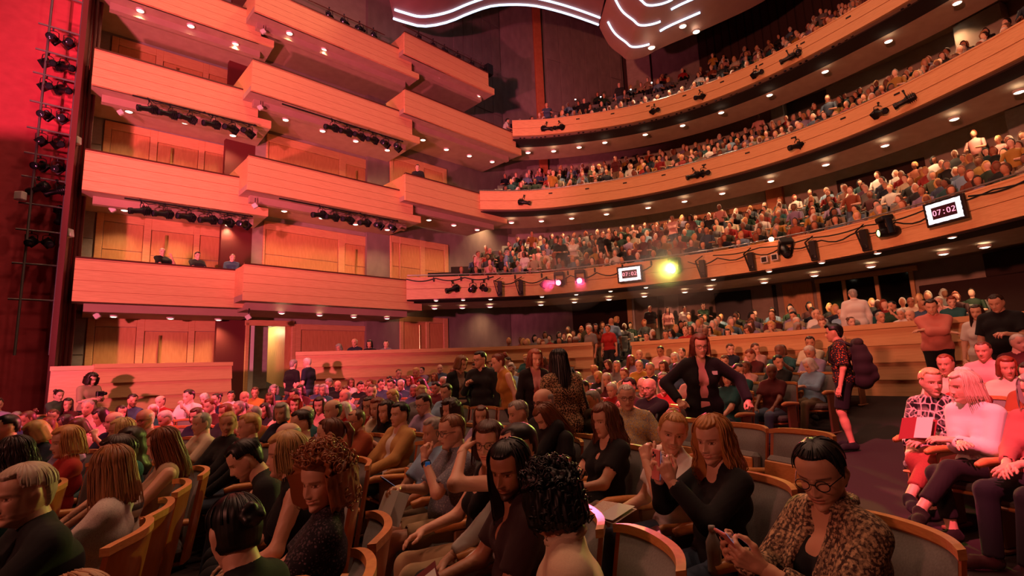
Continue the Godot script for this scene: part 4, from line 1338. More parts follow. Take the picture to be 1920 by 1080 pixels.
# ------------------------------------------------------------------ hair
# style: short, thin, fringe, bob, long, wavy, curly, bun, pony, crop
static func hair(style: String, o: Dictionary, na: int, nv: int, seed_: int) -> MB:
	var m := MB.new()
	m.uses = true
	var thick: float = {"short": 0.013, "crop": 0.007, "thin": 0.006, "fringe": 0.008, "bob": 0.018, "long": 0.014, "wavy": 0.02, "curly": 0.05, "bun": 0.008, "pony": 0.009, "quiff": 0.02}.get(style, 0.012) * float(o.get("puff", 1.0))
	var rows := []
	for j in nv + 1:
		var row := PackedVector3Array()
		for i in na:
			var az := TAU * i / na
			var v := 0.9 * j / nv
			var p := head_pt(az, v, o, false)
			var front := cos(az)
			# how far down the hair reaches at this side of the head
			var low := lerpf(-0.075, 0.082, smoothstep(-0.1, 0.62, front)) - 0.012 * smoothstep(0.6, 1.0, front)
			if style in ["short", "crop", "quiff"] and front > -0.75 and front < 0.6: low = maxf(low, lerpf(-0.06, 0.03, smoothstep(-0.75, -0.25, front)))
			if style == "short" or style == "crop": low += 0.004
			if style in ["bob", "long", "wavy", "curly"] and front < 0.45: low = minf(low, -0.02 if front > 0.2 else -0.09)
			if style in ["bun", "pony"]: low = lerpf(-0.07, 0.08, smoothstep(-0.25, 0.7, front))
			var mk := smoothstep(low - 0.004, low + 0.012, p.y)
			if style == "fringe": mk *= smoothstep(0.085, 0.05, p.y) * smoothstep(0.35, -0.05, front)
			if style == "thin": mk *= 1.0 - 0.7 * smoothstep(0.08, 0.1, p.y) * smoothstep(0.0, 0.5, front)
			var nn := Vector3(p.x / 0.0057, (p.y - 0.02) / 0.0139, p.z / 0.0095).normalized()
			var w := 0.5 + 0.5 * sin(az * (31.0 if style != "curly" else 13.0) + 2.0 * sin(v * 9.0 + seed_) + seed_)
			var amp := 0.25
			if style == "curly": 
				w = 0.5 + 0.5 * sin(az * 12.0 + 3.0 * sin(v * 17.0)) * sin(v * 34.0 + 2.0 * sin(az * 5.0 + seed_))
				amp = 0.55
			if style == "wavy": w = 0.5 + 0.5 * sin(az * 19.0 + 4.0 * sin(v * 12.0 + seed_))
			var th := thick * (1.0 - amp + amp * 2.0 * w * 0.5)
			if style == "quiff": th += 0.018 * smoothstep(0.2, 0.8, front) * smoothstep(0.06, 0.1, p.y)
			if style in ["bob", "short"]: th += 0.006 * smoothstep(0.05, 0.11, p.y)
			row.append(p + nn * lerpf(-0.007, th, mk))
			m.tint = Color(1, 1, 1) * (0.78 + 0.44 * w)
		rows.append(row)
	m.tint = Color.WHITE
	m.skin(rows, true, true, 6.0, 1.0)
	for j in nv + 1:
		for i in na:
			var w := 0.5 + 0.5 * sin(TAU * i / na * 37.0 + seed_ * 1.7 + 2.0 * sin(j * 0.5)) * sin(i * 2.3 + seed_)
			m.c[j * na + i] = Color(1, 1, 1) * (0.72 + 0.5 * w)
	var drop: float = {"bob": -0.125, "long": -0.30, "wavy": -0.29, "curly": -0.13}.get(style, 0.0)
	drop = o.get("drop", drop) if drop < 0.0 else 0.0
	if drop < 0.0:
		var open: float = o.get("open", 1.05)     # where the hair stops beside the face
		var n := na
		var steps := maxi(5, int(nv * 0.8))
		var sheets := []
		for sheet in 2:
			var rr := []
			for j in steps + 1:
				var f := float(j) / steps
				var row := PackedVector3Array()
				for i in n + 1:
					var az := lerpf(open, TAU - open, float(i) / n)
					var edge := sin(PI * i / float(n))
					var cut := drop * (1.0 - 0.07 * absf(sin(i * 2.7 + seed_)) - 0.06 * absf(sin(i * 0.61 + seed_)) - (0.25 * (1.0 - edge) if style == "bob" else 0.0))
					var y := lerpf(0.045, cut, f)
					var base := head_pt(az, 0.45, o, false)
					var fl := smoothstep(0.05, -0.2, y)
					var bx := base.x * lerpf(1.0, 0.98, fl)
					var bz := lerpf(base.z, base.z * 0.9 - 0.012, fl)
					var w := sin(az * 23.0 + seed_ + (3.5 * sin(y * 26.0 + seed_) if style in ["wavy", "curly"] else 0.6 * sin(y * 14.0)))
					var t := thick + 0.0022 * w + 0.0018 * sin(az * 41.0 + seed_ * 2.0 + y * 9.0) + (0.02 * fl if style != "curly" else 0.01)
					if style == "wavy": t += 0.012 * sin(y * 38.0 + az * 2.0 + seed_) * fl
					t = maxf(t, 0.006)
					var taper := 1.0 - 0.5 * smoothstep(0.8, 1.0, f)
					var dir := Vector3(base.x, 0, base.z).normalized()
					var p := Vector3(bx, y, bz) + dir * (t * taper if sheet == 0 else -0.012)
					row.append(p)
				rr.append(row)
			sheets.append(rr)
		var b0 := m.v.size()
		m.skin(sheets[0], false, true, 6.0, 1.0)
		m.skin(sheets[1], false, false, 6.0, 1.0)
		for s in 2:
			for j in steps + 1:
				for i in n + 1:
					var w := 0.5 + 0.5 * sin(i * 2.1 + seed_ + 0.8 * sin(j * 0.6))
					m.c[b0 + (s * (steps + 1) + j) * (n + 1) + i] = Color(1, 1, 1) * (0.68 + 0.55 * w)
		m.strip(Array(sheets[0][steps]), Array(sheets[1][steps]), true)
		var e0 := []; var e1 := []; var g0 := []; var g1 := []
		for j in steps + 1:
			e0.append(sheets[0][j][0]); e1.append(sheets[1][j][0])
			g0.append(sheets[0][j][n]); g1.append(sheets[1][j][n])
		m.strip(e0, e1)
		m.strip(g0, g1, true)
	if na > 44: strands(m, style, o, drop, thick, seed_, na)
	if style == "bun":
		var bb := []
		var c := Vector3(0, o.get("bun_y", 0.075), -0.115)
		for i in 9:
			var a := TAU * i / 9.0
			bb.append([c, c + Vector3(cos(a) * 0.026, sin(a) * 0.026, -0.008 * (i % 3)), 0.022, 0.017, 0])
		nets(bb, 0.01, 0.006 if na > 40 else 0.012, m)
	if style == "pony":
		var bb := [[Vector3(0, 0.06, -0.1), Vector3(0, 0.06, -0.125), 0.018, 0.02, 0], [Vector3(0, 0.06, -0.125), Vector3(0, 0.0, -0.15), 0.024, 0.03, 0], [Vector3(0, 0.0, -0.15), Vector3(0, -0.11, -0.14), 0.03, 0.014, 0]]
		nets(bb, 0.015, 0.007 if na > 40 else 0.014, m)
	return m

# loose locks and curls that lie on the hair and break its outline
static func strands(m: MB, style: String, o: Dictionary, drop: float, thick: float, seed_: int, na: int):
	if not style in ["bob", "long", "wavy", "curly", "short", "pony", "bun", "crop"]: return
	var n: int = {"curly": 210, "long": 80, "wavy": 90, "bob": 80, "short": 90, "crop": 70}.get(style, 50)
	var open: float = o.get("open", 1.05)
	var h := func(k: int, j: int) -> float: return fposmod(sin(k * 12.9898 + j * 78.233 + seed_ * 3.1) * 43758.5453, 1.0)
	for k in n:
		var path := []
		var rad := []
		m.tint = Color(1, 1, 1) * (0.6 + 0.6 * h.call(k, 1))
		if style == "curly":
			var az: float = TAU * h.call(k, 2)
			var v: float = 0.04 + 0.62 * h.call(k, 3)
			if drop < 0.0 and absf(az - PI) > PI - open - 0.3 and v > 0.24: continue
			if drop >= 0.0 and cos(az) > 0.3 and v > 0.25: continue
			var low: float = drop * 0.9 * h.call(k, 8) if drop < 0.0 and v > 0.4 else 0.0
			var p := head_pt(az, minf(v, 0.5), o, false)
			p.y += low
			var nn := Vector3(p.x / 0.0057, (maxf(p.y, -0.02) - 0.02) / 0.0139, p.z / 0.0095).normalized()
			var c: Vector3 = p + nn * (0.026 + 0.03 * h.call(k, 4)) * float(o.get("puff", 1.0))
			var ax: Vector3 = (nn + Vector3(h.call(k, 5) - 0.5, -0.6, h.call(k, 6) - 0.5)).normalized()
			var s1 := ax.cross(Vector3(0.3, 0.2, 0.9)).normalized()
			var s2 := ax.cross(s1)
			var R: float = 0.009 + 0.008 * h.call(k, 7)
			for q in 15:
				var a := q * 0.95
				path.append(c + ax * (q * 0.0035 - 0.02) + (s1 * cos(a) + s2 * sin(a)) * R)
				rad.append(0.0046 * (1.0 - 0.6 * absf(q - 7.0) / 8.0))
		else:
			var az: float = lerpf(open, TAU - open, h.call(k, 2)) if drop < 0.0 else TAU * h.call(k, 2)
			var front := cos(az)
			var low := lerpf(-0.07, 0.085, smoothstep(-0.1, 0.62, front)) if drop >= 0.0 else 0.0
			if style in ["short", "crop"] and front > -0.3 and front < 0.6: low = maxf(low, 0.034)
			var v0: float = 0.06 + 0.2 * h.call(k, 3)
			var sway: float = (h.call(k, 4) - 0.5) * 0.35
			for q in 8:
				var v := lerpf(v0, 0.46, q / 7.0)
				var p := head_pt(az + sway * q / 7.0 * 0.5, v, o, false)
				if drop >= 0.0 and p.y < low: break
				var nn := Vector3(p.x / 0.0057, (p.y - 0.02) / 0.0139, p.z / 0.0095).normalized()
				path.append(p + nn * (thick * 1.02 + 0.002 * h.call(k, 5)))
				rad.append(0.0034 if drop < 0.0 else 0.0022)
			if drop < 0.0:
				var az2 := az + sway * 0.5
				var base := head_pt(az2, 0.45, o, false)
				var dir := Vector3(base.x, 0, base.z).normalized()
				var ln: float = drop * (0.8 + 0.28 * h.call(k, 6))
				for q in range(1, 9):
					var y := lerpf(0.03, ln, q / 8.0)
					var fl := smoothstep(0.05, -0.2, y)
					var wv := 0.009 * sin(y * 34.0 + k) if style == "wavy" else 0.003 * sin(y * 20.0 + k)
					var t := thick + 0.004 + 0.022 * fl + wv + (0.012 * sin(y * 38.0 + az2 * 2.0 + seed_) * fl if style == "wavy" else 0.0)
					path.append(Vector3(base.x, y, lerpf(base.z, base.z * 0.9 - 0.012, fl)) + dir * t + Vector3(-dir.z, 0, dir.x) * wv)
					rad.append(0.0036 * (1.0 - 0.75 * q / 8.0))
		if path.size() > 2: m.tube(path, rad, 4, false)
	m.tint = Color.WHITE

# ------------------------------------------------------------------ a figure
static func ik(a: Vector3, c: Vector3, l1: float, l2: float, hint: Vector3) -> Vector3:
	var d := c - a
	var l := clampf(d.length(), 0.05, (l1 + l2) * 0.999)
	var u := d.normalized()
	var x := (l1 * l1 - l2 * l2 + l * l) / (2.0 * l)
	var h := sqrt(maxf(0.0, l1 * l1 - x * x))
	var s := (hint - u * hint.dot(u)).normalized()
	return a + u * x + s * h

static func frame(z: Vector3, y: Vector3) -> Basis:
	z = z.normalized()
	var x := y.cross(z).normalized()
	return Basis(x, z.cross(x).normalized(), z)

# everything about a figure's stance, from a short description; +z is its front, +x its left
static func pose(d: Dictionary) -> Dictionary:
	var j := {}
	var s: float = d.get("size", 1.0)
	var sit: bool = d.get("sit", true)
	var fem: bool = d.get("fem", false)
	var hy: float = d.get("hip", 0.51 if sit else 0.93)
	var lean := Basis(Vector3.UP, deg_to_rad(d.get("twist", 0.0))) * Basis(Vector3.RIGHT, deg_to_rad(d.get("lean", -8.0 if sit else 2.0))) * Basis(Vector3(0, 0, 1), deg_to_rad(d.get("tilt", 0.0)))
	var H := Vector3(0, hy, 0)
	j.H = H
	j.B = lean
	var sw: float = d.get("shoulder", 0.155 if fem else 0.18)
	j.C = H + lean * Vector3(0, 0.33, 0.0)
	j.N = H + lean * Vector3(0, 0.5, -0.012)
	j.sl = H + lean * Vector3(sw, 0.445, -0.012)
	j.sr = H + lean * Vector3(-sw, 0.445, -0.012)
	var hb := Basis(Vector3.UP, deg_to_rad(d.get("yaw", 0.0))) * Basis(Vector3.RIGHT, deg_to_rad(d.get("nod", 4.0))) * Basis(Vector3(0, 0, 1), deg_to_rad(d.get("roll", 0.0)))
	j.head = Transform3D(hb, j.N + lean * Vector3(0, 0.075, 0.012) + hb * Vector3(0, 0.078, 0.018))
	for side in 2:
		var k := 1.0 if side == 0 else -1.0
		var n: String = ["l", "r"][side]
		var hipj := H + Vector3(0.085 * k, -0.01, 0.0)
		j["hip" + n] = hipj
		var foot: Vector3 = d.get("foot_" + n, Vector3(0.1 * k, 0.085, 0.5) if sit else Vector3(0.1 * k, 0.085, 0.0))
		j["ank" + n] = foot
		j["kne" + n] = ik(hipj, foot, 0.43, 0.42, d.get("knee_" + n, Vector3(0.12 * k, 0.9 if sit else 0.1, 0.7)))
		var toe: Vector3 = d.get("toe_" + n, Vector3(0.1 * k, -0.055, 0.15))
		j["toe" + n] = foot + toe
		var sh: Vector3 = j["s" + n]
		var hd: Vector3 = d.get("hand_" + n, Vector3(0.13 * k, hy + 0.08, 0.33) if sit else Vector3(0.24 * k, hy - 0.08, 0.06))
		var dist := hd - sh
		if dist.length() > 0.535: hd = sh + dist.normalized() * 0.535
		j["wri" + n] = hd
		j["elb" + n] = ik(sh, hd, 0.285, 0.255, d.get("elbow_" + n, Vector3(0.55 * k, -0.7, -0.5)))
		var along: Vector3 = (hd - j["elb" + n]).normalized()
		var dir: Vector3 = d.get("fing_" + n, along + Vector3(0, -0.15, 0.2))
		var pn: Vector3 = d.get("palm_" + n, Vector3(-0.4 * k, -0.8, -0.1))
		j["hnd" + n] = Transform3D(frame(dir, -pn), hd)
	return j

static func skeleton(j: Dictionary, d: Dictionary, add: float, what: String) -> Array:
	var b := []
	var fem: bool = d.get("fem", false)
	var g: float = d.get("girth", 1.0)
	var L: Basis = j.B
	var H: Vector3 = j.H
	if what in ["skin", "top", "open"]:
		b.append([H + L * Vector3(-0.075, 0.02, 0), H + L * Vector3(0.075, 0.02, 0), 0.112 * g + add, 0.112 * g + add, 0])
		b.append([H + L * Vector3(-0.055, 0.17, 0.005), H + L * Vector3(0.055, 0.17, 0.005), (0.092 if fem else 0.105) * g + add, (0.092 if fem else 0.105) * g + add, 0])
		b.append([H + L * Vector3(-0.075, 0.33, -0.005), H + L * Vector3(0.075, 0.33, -0.005), (0.1 if fem else 0.112) * lerpf(1.0, g, 0.6) + add, (0.1 if fem else 0.112) * lerpf(1.0, g, 0.6) + add, 0])
		b.append([j.sl + L * Vector3(-0.035, -0.005, 0), j.sr + L * Vector3(0.035, -0.005, 0), 0.058 + add, 0.058 + add, 0])
		b.append([j.N + L * Vector3(0, 0.01, 0), j.sl + L * Vector3(-0.05, 0.012, 0), 0.05 + add * 0.6, 0.048 + add, 0])
		b.append([j.N + L * Vector3(0, 0.01, 0), j.sr + L * Vector3(0.05, 0.012, 0), 0.05 + add * 0.6, 0.048 + add, 0])
		if fem:
			for k in [-1.0, 1.0]:
				b.append([H + L * Vector3(0.065 * k, 0.30, 0.062), H + L * Vector3(0.07 * k, 0.285, 0.082), 0.058 + add, 0.05 + add, 0])
		elif g > 1.08:
			b.append([H + L * Vector3(0, 0.12, 0.05), H + L * Vector3(0, 0.2, 0.05), 0.12 * g + add, 0.1 * g + add, 0])
	if what == "skin":
		var nr := 0.047 if fem else 0.056
		b.append([j.N - L * Vector3(0, 0.03, 0), j.head * Vector3(0, -0.085, -0.016), nr + 0.004, nr, 0])
		b.append([j.head * Vector3(0, -0.085, -0.016), j.head * Vector3(0, -0.02, -0.012), nr, 0.045, 0])
		for n in ["l", "r"]:
			b.append([j["s" + n], j["elb" + n], 0.049 * g, 0.037, 0])
			b.append([j["elb" + n], j["wri" + n], 0.038, 0.0265, 0])
			b.append([j["hip" + n], j["kne" + n], 0.088 * g, 0.054, 0])
			b.append([j["kne" + n], (j["kne" + n] as Vector3).lerp(j["ank" + n], 0.45), 0.053, 0.05, 0])
			b.append([(j["kne" + n] as Vector3).lerp(j["ank" + n], 0.3), j["ank" + n], 0.053, 0.036, 0])
			b.append([j["ank" + n] + Vector3(0, -0.03, -0.02), j["ank" + n] + (j["toe" + n] - j["ank" + n]) * 0.75, 0.038, 0.034, 0])
			b.append([j["ank" + n] + (j["toe" + n] - j["ank" + n]) * 0.7, j["toe" + n], 0.036, 0.025, 0])
	return b

static func sleeve(b: Array, j: Dictionary, d: Dictionary, add: float, cover: float):
	# cover: 0 none, 0.5 to the elbow, 1 to the wrist
	if cover <= 0.0: return
	for n in ["l", "r"]:
		var e: Vector3 = j["elb" + n]
		if cover <= 0.5:
			b.append([j["s" + n], (j["s" + n] as Vector3).lerp(e, cover * 2.0), 0.052 + add, 0.046 + add * 1.5, 1])
		else:
			b.append([j["s" + n], e, 0.051 + add, 0.04 + add, 0])
			b.append([e, e.lerp(j["wri" + n], (cover - 0.5) * 2.0), 0.041 + add, 0.031 + add, 1])

static func trousers(j: Dictionary, d: Dictionary, add: float, cover: float) -> Array:
	var b := []
	var g: float = d.get("girth", 1.0)
	var H: Vector3 = j.H
	b.append([H + Vector3(-0.07, -0.01, 0), H + Vector3(0.07, -0.01, 0), 0.106 * g + add, 0.113 * g + add, 0])
	b.append([H + j.B * Vector3(-0.05, 0.07, 0), H + j.B * Vector3(0.05, 0.07, 0), 0.088 * g + add, 0.088 * g + add, 0])
	for n in ["l", "r"]:
		var k: Vector3 = j["kne" + n]
		if cover <= 0.5:
			b.append([j["hip" + n], (j["hip" + n] as Vector3).lerp(k, cover * 2.0), 0.09 * g + add, 0.068 + add * 1.6, 1])
		else:
			b.append([j["hip" + n], k, 0.089 * g + add, 0.057 + add, 0])
			b.append([k, k.lerp(j["ank" + n], (cover - 0.5) * 2.0), 0.057 + add, 0.043 + add * 1.3, 1])
	return b

static func shoes(j: Dictionary) -> Array:
	var b := []
	for n in ["l", "r"]:
		var a: Vector3 = j["ank" + n]
		var t: Vector3 = j["toe" + n]
		b.append([a + Vector3(0, -0.035, -0.03), a + (t - a) * 0.7, 0.046, 0.042, 0])
		b.append([a + (t - a) * 0.65, t, 0.044, 0.032, 0])
		b.append([a, a + Vector3(0, -0.03, 0), 0.046, 0.046, 0])
	return b

# computes all the meshes of one figure (runs in a worker thread)
static func figure(d: Dictionary, hands: Dictionary) -> Dictionary:
	var cell: float = d.get("cell", 0.014)
	var j := pose(d)
	var o: Dictionary = d.get("face", {})
	o["fem"] = d.get("fem", false)
	var r := {"pose": j}
	var skin := MB.new()
	skin.uses = true
	nets(skeleton(j, d, 0.0, "skin"), 0.03, cell, skin)
	var fine: int = d.get("fine", 40)
	head(o, fine, int(fine * 0.85), skin, j.head)
	for n in ["l", "r"]:
		join(skin, hands[d.get("grip_" + n, "relaxed") + d.get("lod", "")], j["hnd" + n], n == "l")
	r.body = skin
	var top := MB.new()
	var tb := skeleton(j, d, d.get("loose", 0.012), "top")
	sleeve(tb, j, d, d.get("loose", 0.012), d.get("sleeve", 0.3))
	for c in d.get("cuts", []):
		tb.append([j.H + j.B * c[0], j.H + j.B * c[1], c[2], c[2], 2])
	if not tb.is_empty(): nets(tb, 0.03, cell, top)
	r.top = top
	var bot := MB.new()
	nets(trousers(j, d, 0.012, d.get("legs", 1.0)), 0.03, cell, bot)
	r.bottom = bot
	var sh := MB.new()
	nets(shoes(j), 0.02, minf(cell, 0.016), sh)
	r.shoes = sh
	var st: String = d.get("hair", "short")
	if st != "bald":
		var hm := hair(st, o, fine, int(fine * 0.6), d.get("seed", 3))
		var placed := MB.new()
		placed.uses = true
		join(placed, hm, j.head)
		r.hair = placed
	return r

# ------------------------------------------------------------------ seats
func cloth(c: Color) -> StandardMaterial3D:
	var key := "cloth" + c.to_html()
	if not M.has(key):
		var m := plain(c, 0.9)
		m.rim_enabled = true
		m.rim = 0.25
		m.rim_tint = 0.6
		M[key] = m
	return M[key]

func skin_mat(c: Color) -> StandardMaterial3D:
	var key := "skin" + c.to_html()
	if not M.has(key):
		var m := plain(c, 0.48)
		m.vertex_color_use_as_albedo = true
		M[key] = m
	return M[key]

func hair_mat(c: Color) -> StandardMaterial3D:
	var key := "hair" + c.to_html()
	if not M.has(key):
		var m := plain(c, 0.42)
		m.vertex_color_use_as_albedo = true
		M[key] = m
	return M[key]

# plywood shell, padded back and cushion, two timber armrests on side panels
func make_seat(up: bool) -> Node3D:
	var t := Node3D.new()
	var back := func(x: float, y: float, off: float) -> Vector3:
		return Vector3(x, y, -0.245 + 0.075 * pow(absf(x) / 0.27, 2.2) - 0.17 * (y - 0.4) + off)
	var shell := MB.new()
	for f in [[-0.022, false], [0.0, true]]:
		var rows := []
		for j in 9:
			var y := 0.34 + 0.585 * j / 8.0
			var row := PackedVector3Array()
			for i in 13:
				var x := lerpf(-0.27, 0.27, i / 12.0)
				row.append(back.call(x, y - 0.012 * pow(absf(x) / 0.27, 6.0) * (j / 8.0), f[0]))
			rows.append(row)
		shell.skin(rows, false, f[1])
		if f[1]:
			var a := []; var b := []
			for i in 13:
				a.append(rows[8][i]); b.append(rows[8][i] - Vector3(0, 0, 0.022))
			shell.strip(a, b)
			for e in [0, 12]:
				var c := []; var d := []
				for j in 9:
					c.append(rows[j][e]); d.append(rows[j][e] - Vector3(0, 0, 0.022))
				shell.strip(c, d, e == 0)
	put("back_shell", shell.mesh(), M.seat_back, t)
	var trim := MB.new()
	var path := []
	for i in 17:
		var x := lerpf(-0.272, 0.272, i / 16.0)
		path.append(back.call(x, 0.925 - 0.012 * pow(absf(x) / 0.27, 6.0), -0.004))
	for side in [[[-0.018, 0.017], [0.018, 0.017]], [[0.018, 0.017], [0.018, -0.017]], [[0.018, -0.017], [-0.018, -0.017]], [[-0.018, -0.017], [-0.018, 0.017]]]:
		var e0 := []; var e1 := []
		for q in path:
			e0.append(q + Vector3(0, side[0][1], side[0][0]))
			e1.append(q + Vector3(0, side[1][1], side[1][0]))
		trim.strip(e0, e1)
	for e in [0, 16]:
		var q: Vector3 = path[e]
		trim.quad_from(q + Vector3(0, 0.017, -0.018), q + Vector3(0, 0.017, 0.018), q + Vector3(0, -0.017, 0.018), q + Vector3(0, -0.017, -0.018), Vector3(0, q.y, q.z))
	put("top_edge", trim.mesh(), M.seat_wood, t)
	var pad := MB.new()
	var rows := []
	for j in 9:
		var y := 0.42 + 0.48 * j / 8.0
		var row := PackedVector3Array()
		for i in 11:
			var x := lerpf(-0.25, 0.25, i / 10.0)
			var edge := pow(absf(x) / 0.25, 6.0)
			var ve := pow(absf(j - 4.0) / 4.0, 6.0)
			row.append(back.call(x, y, 0.06 * (1.0 - maxf(edge, ve)) + 0.002))
		rows.append(row)
	pad.skin(rows, false, true)
	put("back_cushion", pad.mesh(), M.seat_cloth, t)
	var cu := MB.new()
	if up: cu.box(Vector3(0, 0.56, -0.16), Vector3(0.48, 0.38, 0.09), Basis(Vector3.RIGHT, -0.12), 0.03)
	else: cu.box(Vector3(0, 0.41, 0.03), Vector3(0.48, 0.1, 0.46), Basis(Vector3.RIGHT, -0.05), 0.035)
	var cus := put("seat_cushion", cu.mesh(), M.seat_cloth, t)
	var pan := MB.new()
	if up: pan.box(Vector3(0, 0.55, -0.105), Vector3(0.45, 0.34, 0.018), Basis(Vector3.RIGHT, -0.12), 0.008)
	else: pan.box(Vector3(0, 0.345, 0.04), Vector3(0.47, 0.025, 0.44), Basis(Vector3.RIGHT, -0.05), 0.01)
	put("seat_pan", pan.mesh(), M.seat_wood, cus)
	for s in [-1.0, 1.0]:
		var arm := MB.new()
		arm.tube([Vector3(0.278 * s, 0.62, -0.2), Vector3(0.278 * s, 0.635, 0.0), Vector3(0.278 * s, 0.638, 0.16), Vector3(0.278 * s, 0.625, 0.235)], [0.024, 0.03, 0.034, 0.024], 8)
		put("armrest", arm.mesh(), M.seat_wood, t)
		var sup := MB.new()
		sup.box(Vector3(0.278 * s, 0.32, 0.0), Vector3(0.035, 0.58, 0.22), Basis(), 0.01)
		sup.box(Vector3(0.278 * s, 0.015, 0.0), Vector3(0.07, 0.03, 0.3), Basis(), 0.008)
		put("side_support", sup.mesh(), M.seat_side, t)
	return t

var seat_down: Node3D
var seat_up: Node3D
var seat_spots := []

func seat_yaw(p: Vector2) -> float:
	var e := (p - ARC).normalized()
	return atan2(-e.x, e.y)

func place_seat(p: Vector2, label: String, group: String, up := false, panel := 0.0):
	var pr := polar(p)
	var o: Node3D = (seat_up if up else seat_down).duplicate()
	o.name = numbered("theatre_seat")
	add_child(o)
	o.position = P(p.x, p.y, floor_y(pr.x))
	o.rotation.y = seat_yaw(p)
	tag(o, label, "seat", group)
	if panel != 0.0:
		var mb := MB.new()
		mb.box(Vector3(0.315 * panel, 0.36, -0.02), Vector3(0.03, 0.72, 0.42), Basis(Vector3.RIGHT, -0.08), 0.01)
		var ep := put("end_panel", mb.mesh(), M.seat_wood, o)
		var l := MB.new()
		l.lathe([[0.0, 0.012], [0.016, 0.008], [0.018, 0.0]], 8, Transform3D(Basis(Vector3(0, 0, 1), -PI / 2 * panel), Vector3(0.331 * panel, 0.2, 0.1)))
		put("aisle_light", l.mesh(), M.lamp, ep)
	seat_spots.append(p)

func make_seat_materials():
	M.seat_wood = tri_mat(M.wood.albedo_texture, Vector3(2.0, 8.0, 2.0), 0.35, Color(0.98, 0.86, 0.72))
	M.seat_wood.uv1_world_triplanar = false
	M.seat_back = tri_mat(M.wood_door.albedo_texture, Vector3(3.0, 0.5, 3.0), 0.3, Color(0.86, 0.66, 0.52))
	M.seat_back.uv1_world_triplanar = false
	M.seat_side = plain(Color(0.52, 0.36, 0.25), 0.5)
	M.seat_cloth = tri_mat(noise_tex(0.09, Color(0.40, 0.39, 0.38), Color(0.52, 0.51, 0.49), 256), Vector3(4, 4, 4), 0.92)
	M.seat_cloth.uv1_world_triplanar = false
	M.seat_cloth.rim_enabled = true
	M.seat_cloth.rim = 0.3

# ------------------------------------------------------------------ people
const SKINS := [Color(0.88, 0.68, 0.57), Color(0.82, 0.60, 0.48), Color(0.90, 0.71, 0.62), Color(0.70, 0.48, 0.36), Color(0.50, 0.33, 0.25)]
const HAIRS := {"grey": Color(0.60, 0.57, 0.54), "white": Color(0.84, 0.81, 0.77), "brown": Color(0.36, 0.22, 0.14), "black": Color(0.075, 0.06, 0.055), "blond": Color(0.80, 0.62, 0.38), "auburn": Color(0.50, 0.22, 0.12), "dark brown": Color(0.19, 0.12, 0.085)}
const TOPS := {"white": Color(0.86, 0.84, 0.82), "cream": Color(0.84, 0.77, 0.66), "pale pink": Color(0.86, 0.62, 0.60), "navy": Color(0.09, 0.11, 0.20), "black": Color(0.05, 0.05, 0.055), "charcoal": Color(0.16, 0.16, 0.17), "olive": Color(0.27, 0.27, 0.17), "teal": Color(0.12, 0.33, 0.34), "maroon": Color(0.32, 0.07, 0.09), "rust": Color(0.58, 0.27, 0.14), "mustard": Color(0.72, 0.53, 0.20), "sky blue": Color(0.50, 0.64, 0.76), "lilac": Color(0.60, 0.52, 0.66), "grey": Color(0.46, 0.45, 0.45), "beige": Color(0.68, 0.57, 0.45), "denim": Color(0.24, 0.31, 0.42), "red": Color(0.65, 0.13, 0.12), "forest green": Color(0.12, 0.24, 0.15)}
const LEGS := [Color(0.10, 0.11, 0.14), Color(0.17, 0.21, 0.29), Color(0.30, 0.36, 0.44), Color(0.45, 0.38, 0.29), Color(0.06, 0.06, 0.065)]

func print_mat(key: String, c0: Color, c1: Color, freq: float, scale: float, kind := FastNoiseLite.TYPE_CELLULAR, c2 := Color(0, 0, 0, 0), edge := 0.42) -> StandardMaterial3D:
	if M.has(key): return M[key]
	var f := FastNoiseLite.new()
	f.noise_type = kind
	f.frequency = freq
	f.seed = key.length() * 7
	f.fractal_type = FastNoiseLite.FRACTAL_NONE if kind == FastNoiseLite.TYPE_CELLULAR else FastNoiseLite.FRACTAL_RIDGED
	f.fractal_octaves = 2
	f.cellular_return_type = FastNoiseLite.RETURN_DISTANCE2_SUB
	f.domain_warp_enabled = kind != FastNoiseLite.TYPE_CELLULAR
	f.domain_warp_amplitude = 30.0
	var n := NoiseTexture2D.new()
	n.noise = f
	n.width = 512
	n.height = 512
	n.seamless = true
	var g := Gradient.new()
	if c2.a > 0.0:
		g.offsets = PackedFloat32Array([0.0, 0.38, 0.42, 0.62, 0.66])
		g.colors = PackedColorArray([c0, c0, c2, c2, c1])
	else:
		g.offsets = PackedFloat32Array([0.0, edge, edge + 0.08])
		g.colors = PackedColorArray([c0, c0, c1])
	n.color_ramp = g
	var m := plain(Color.WHITE, 0.9)
	m.albedo_texture = n
	m.uv1_triplanar = true
	m.uv1_scale = Vector3(scale, scale, scale)
	M[key] = m
	return m

func stripe_mat(key: String, c0: Color, c1: Color, scale: float) -> StandardMaterial3D:
	if M.has(key): return M[key]
	var im := Image.create(8, 64, false, Image.FORMAT_RGB8)
	for y in 64:
		for x in 8: im.set_pixel(x, y, c0 if (y % 16) < 9 else c1)
	var m := plain(Color.WHITE, 0.9)
	m.albedo_texture = ImageTexture.create_from_image(im)
	m.uv1_triplanar = true
	m.uv1_scale = Vector3(scale, scale, scale)
	M[key] = m
	return m

var grips := {}

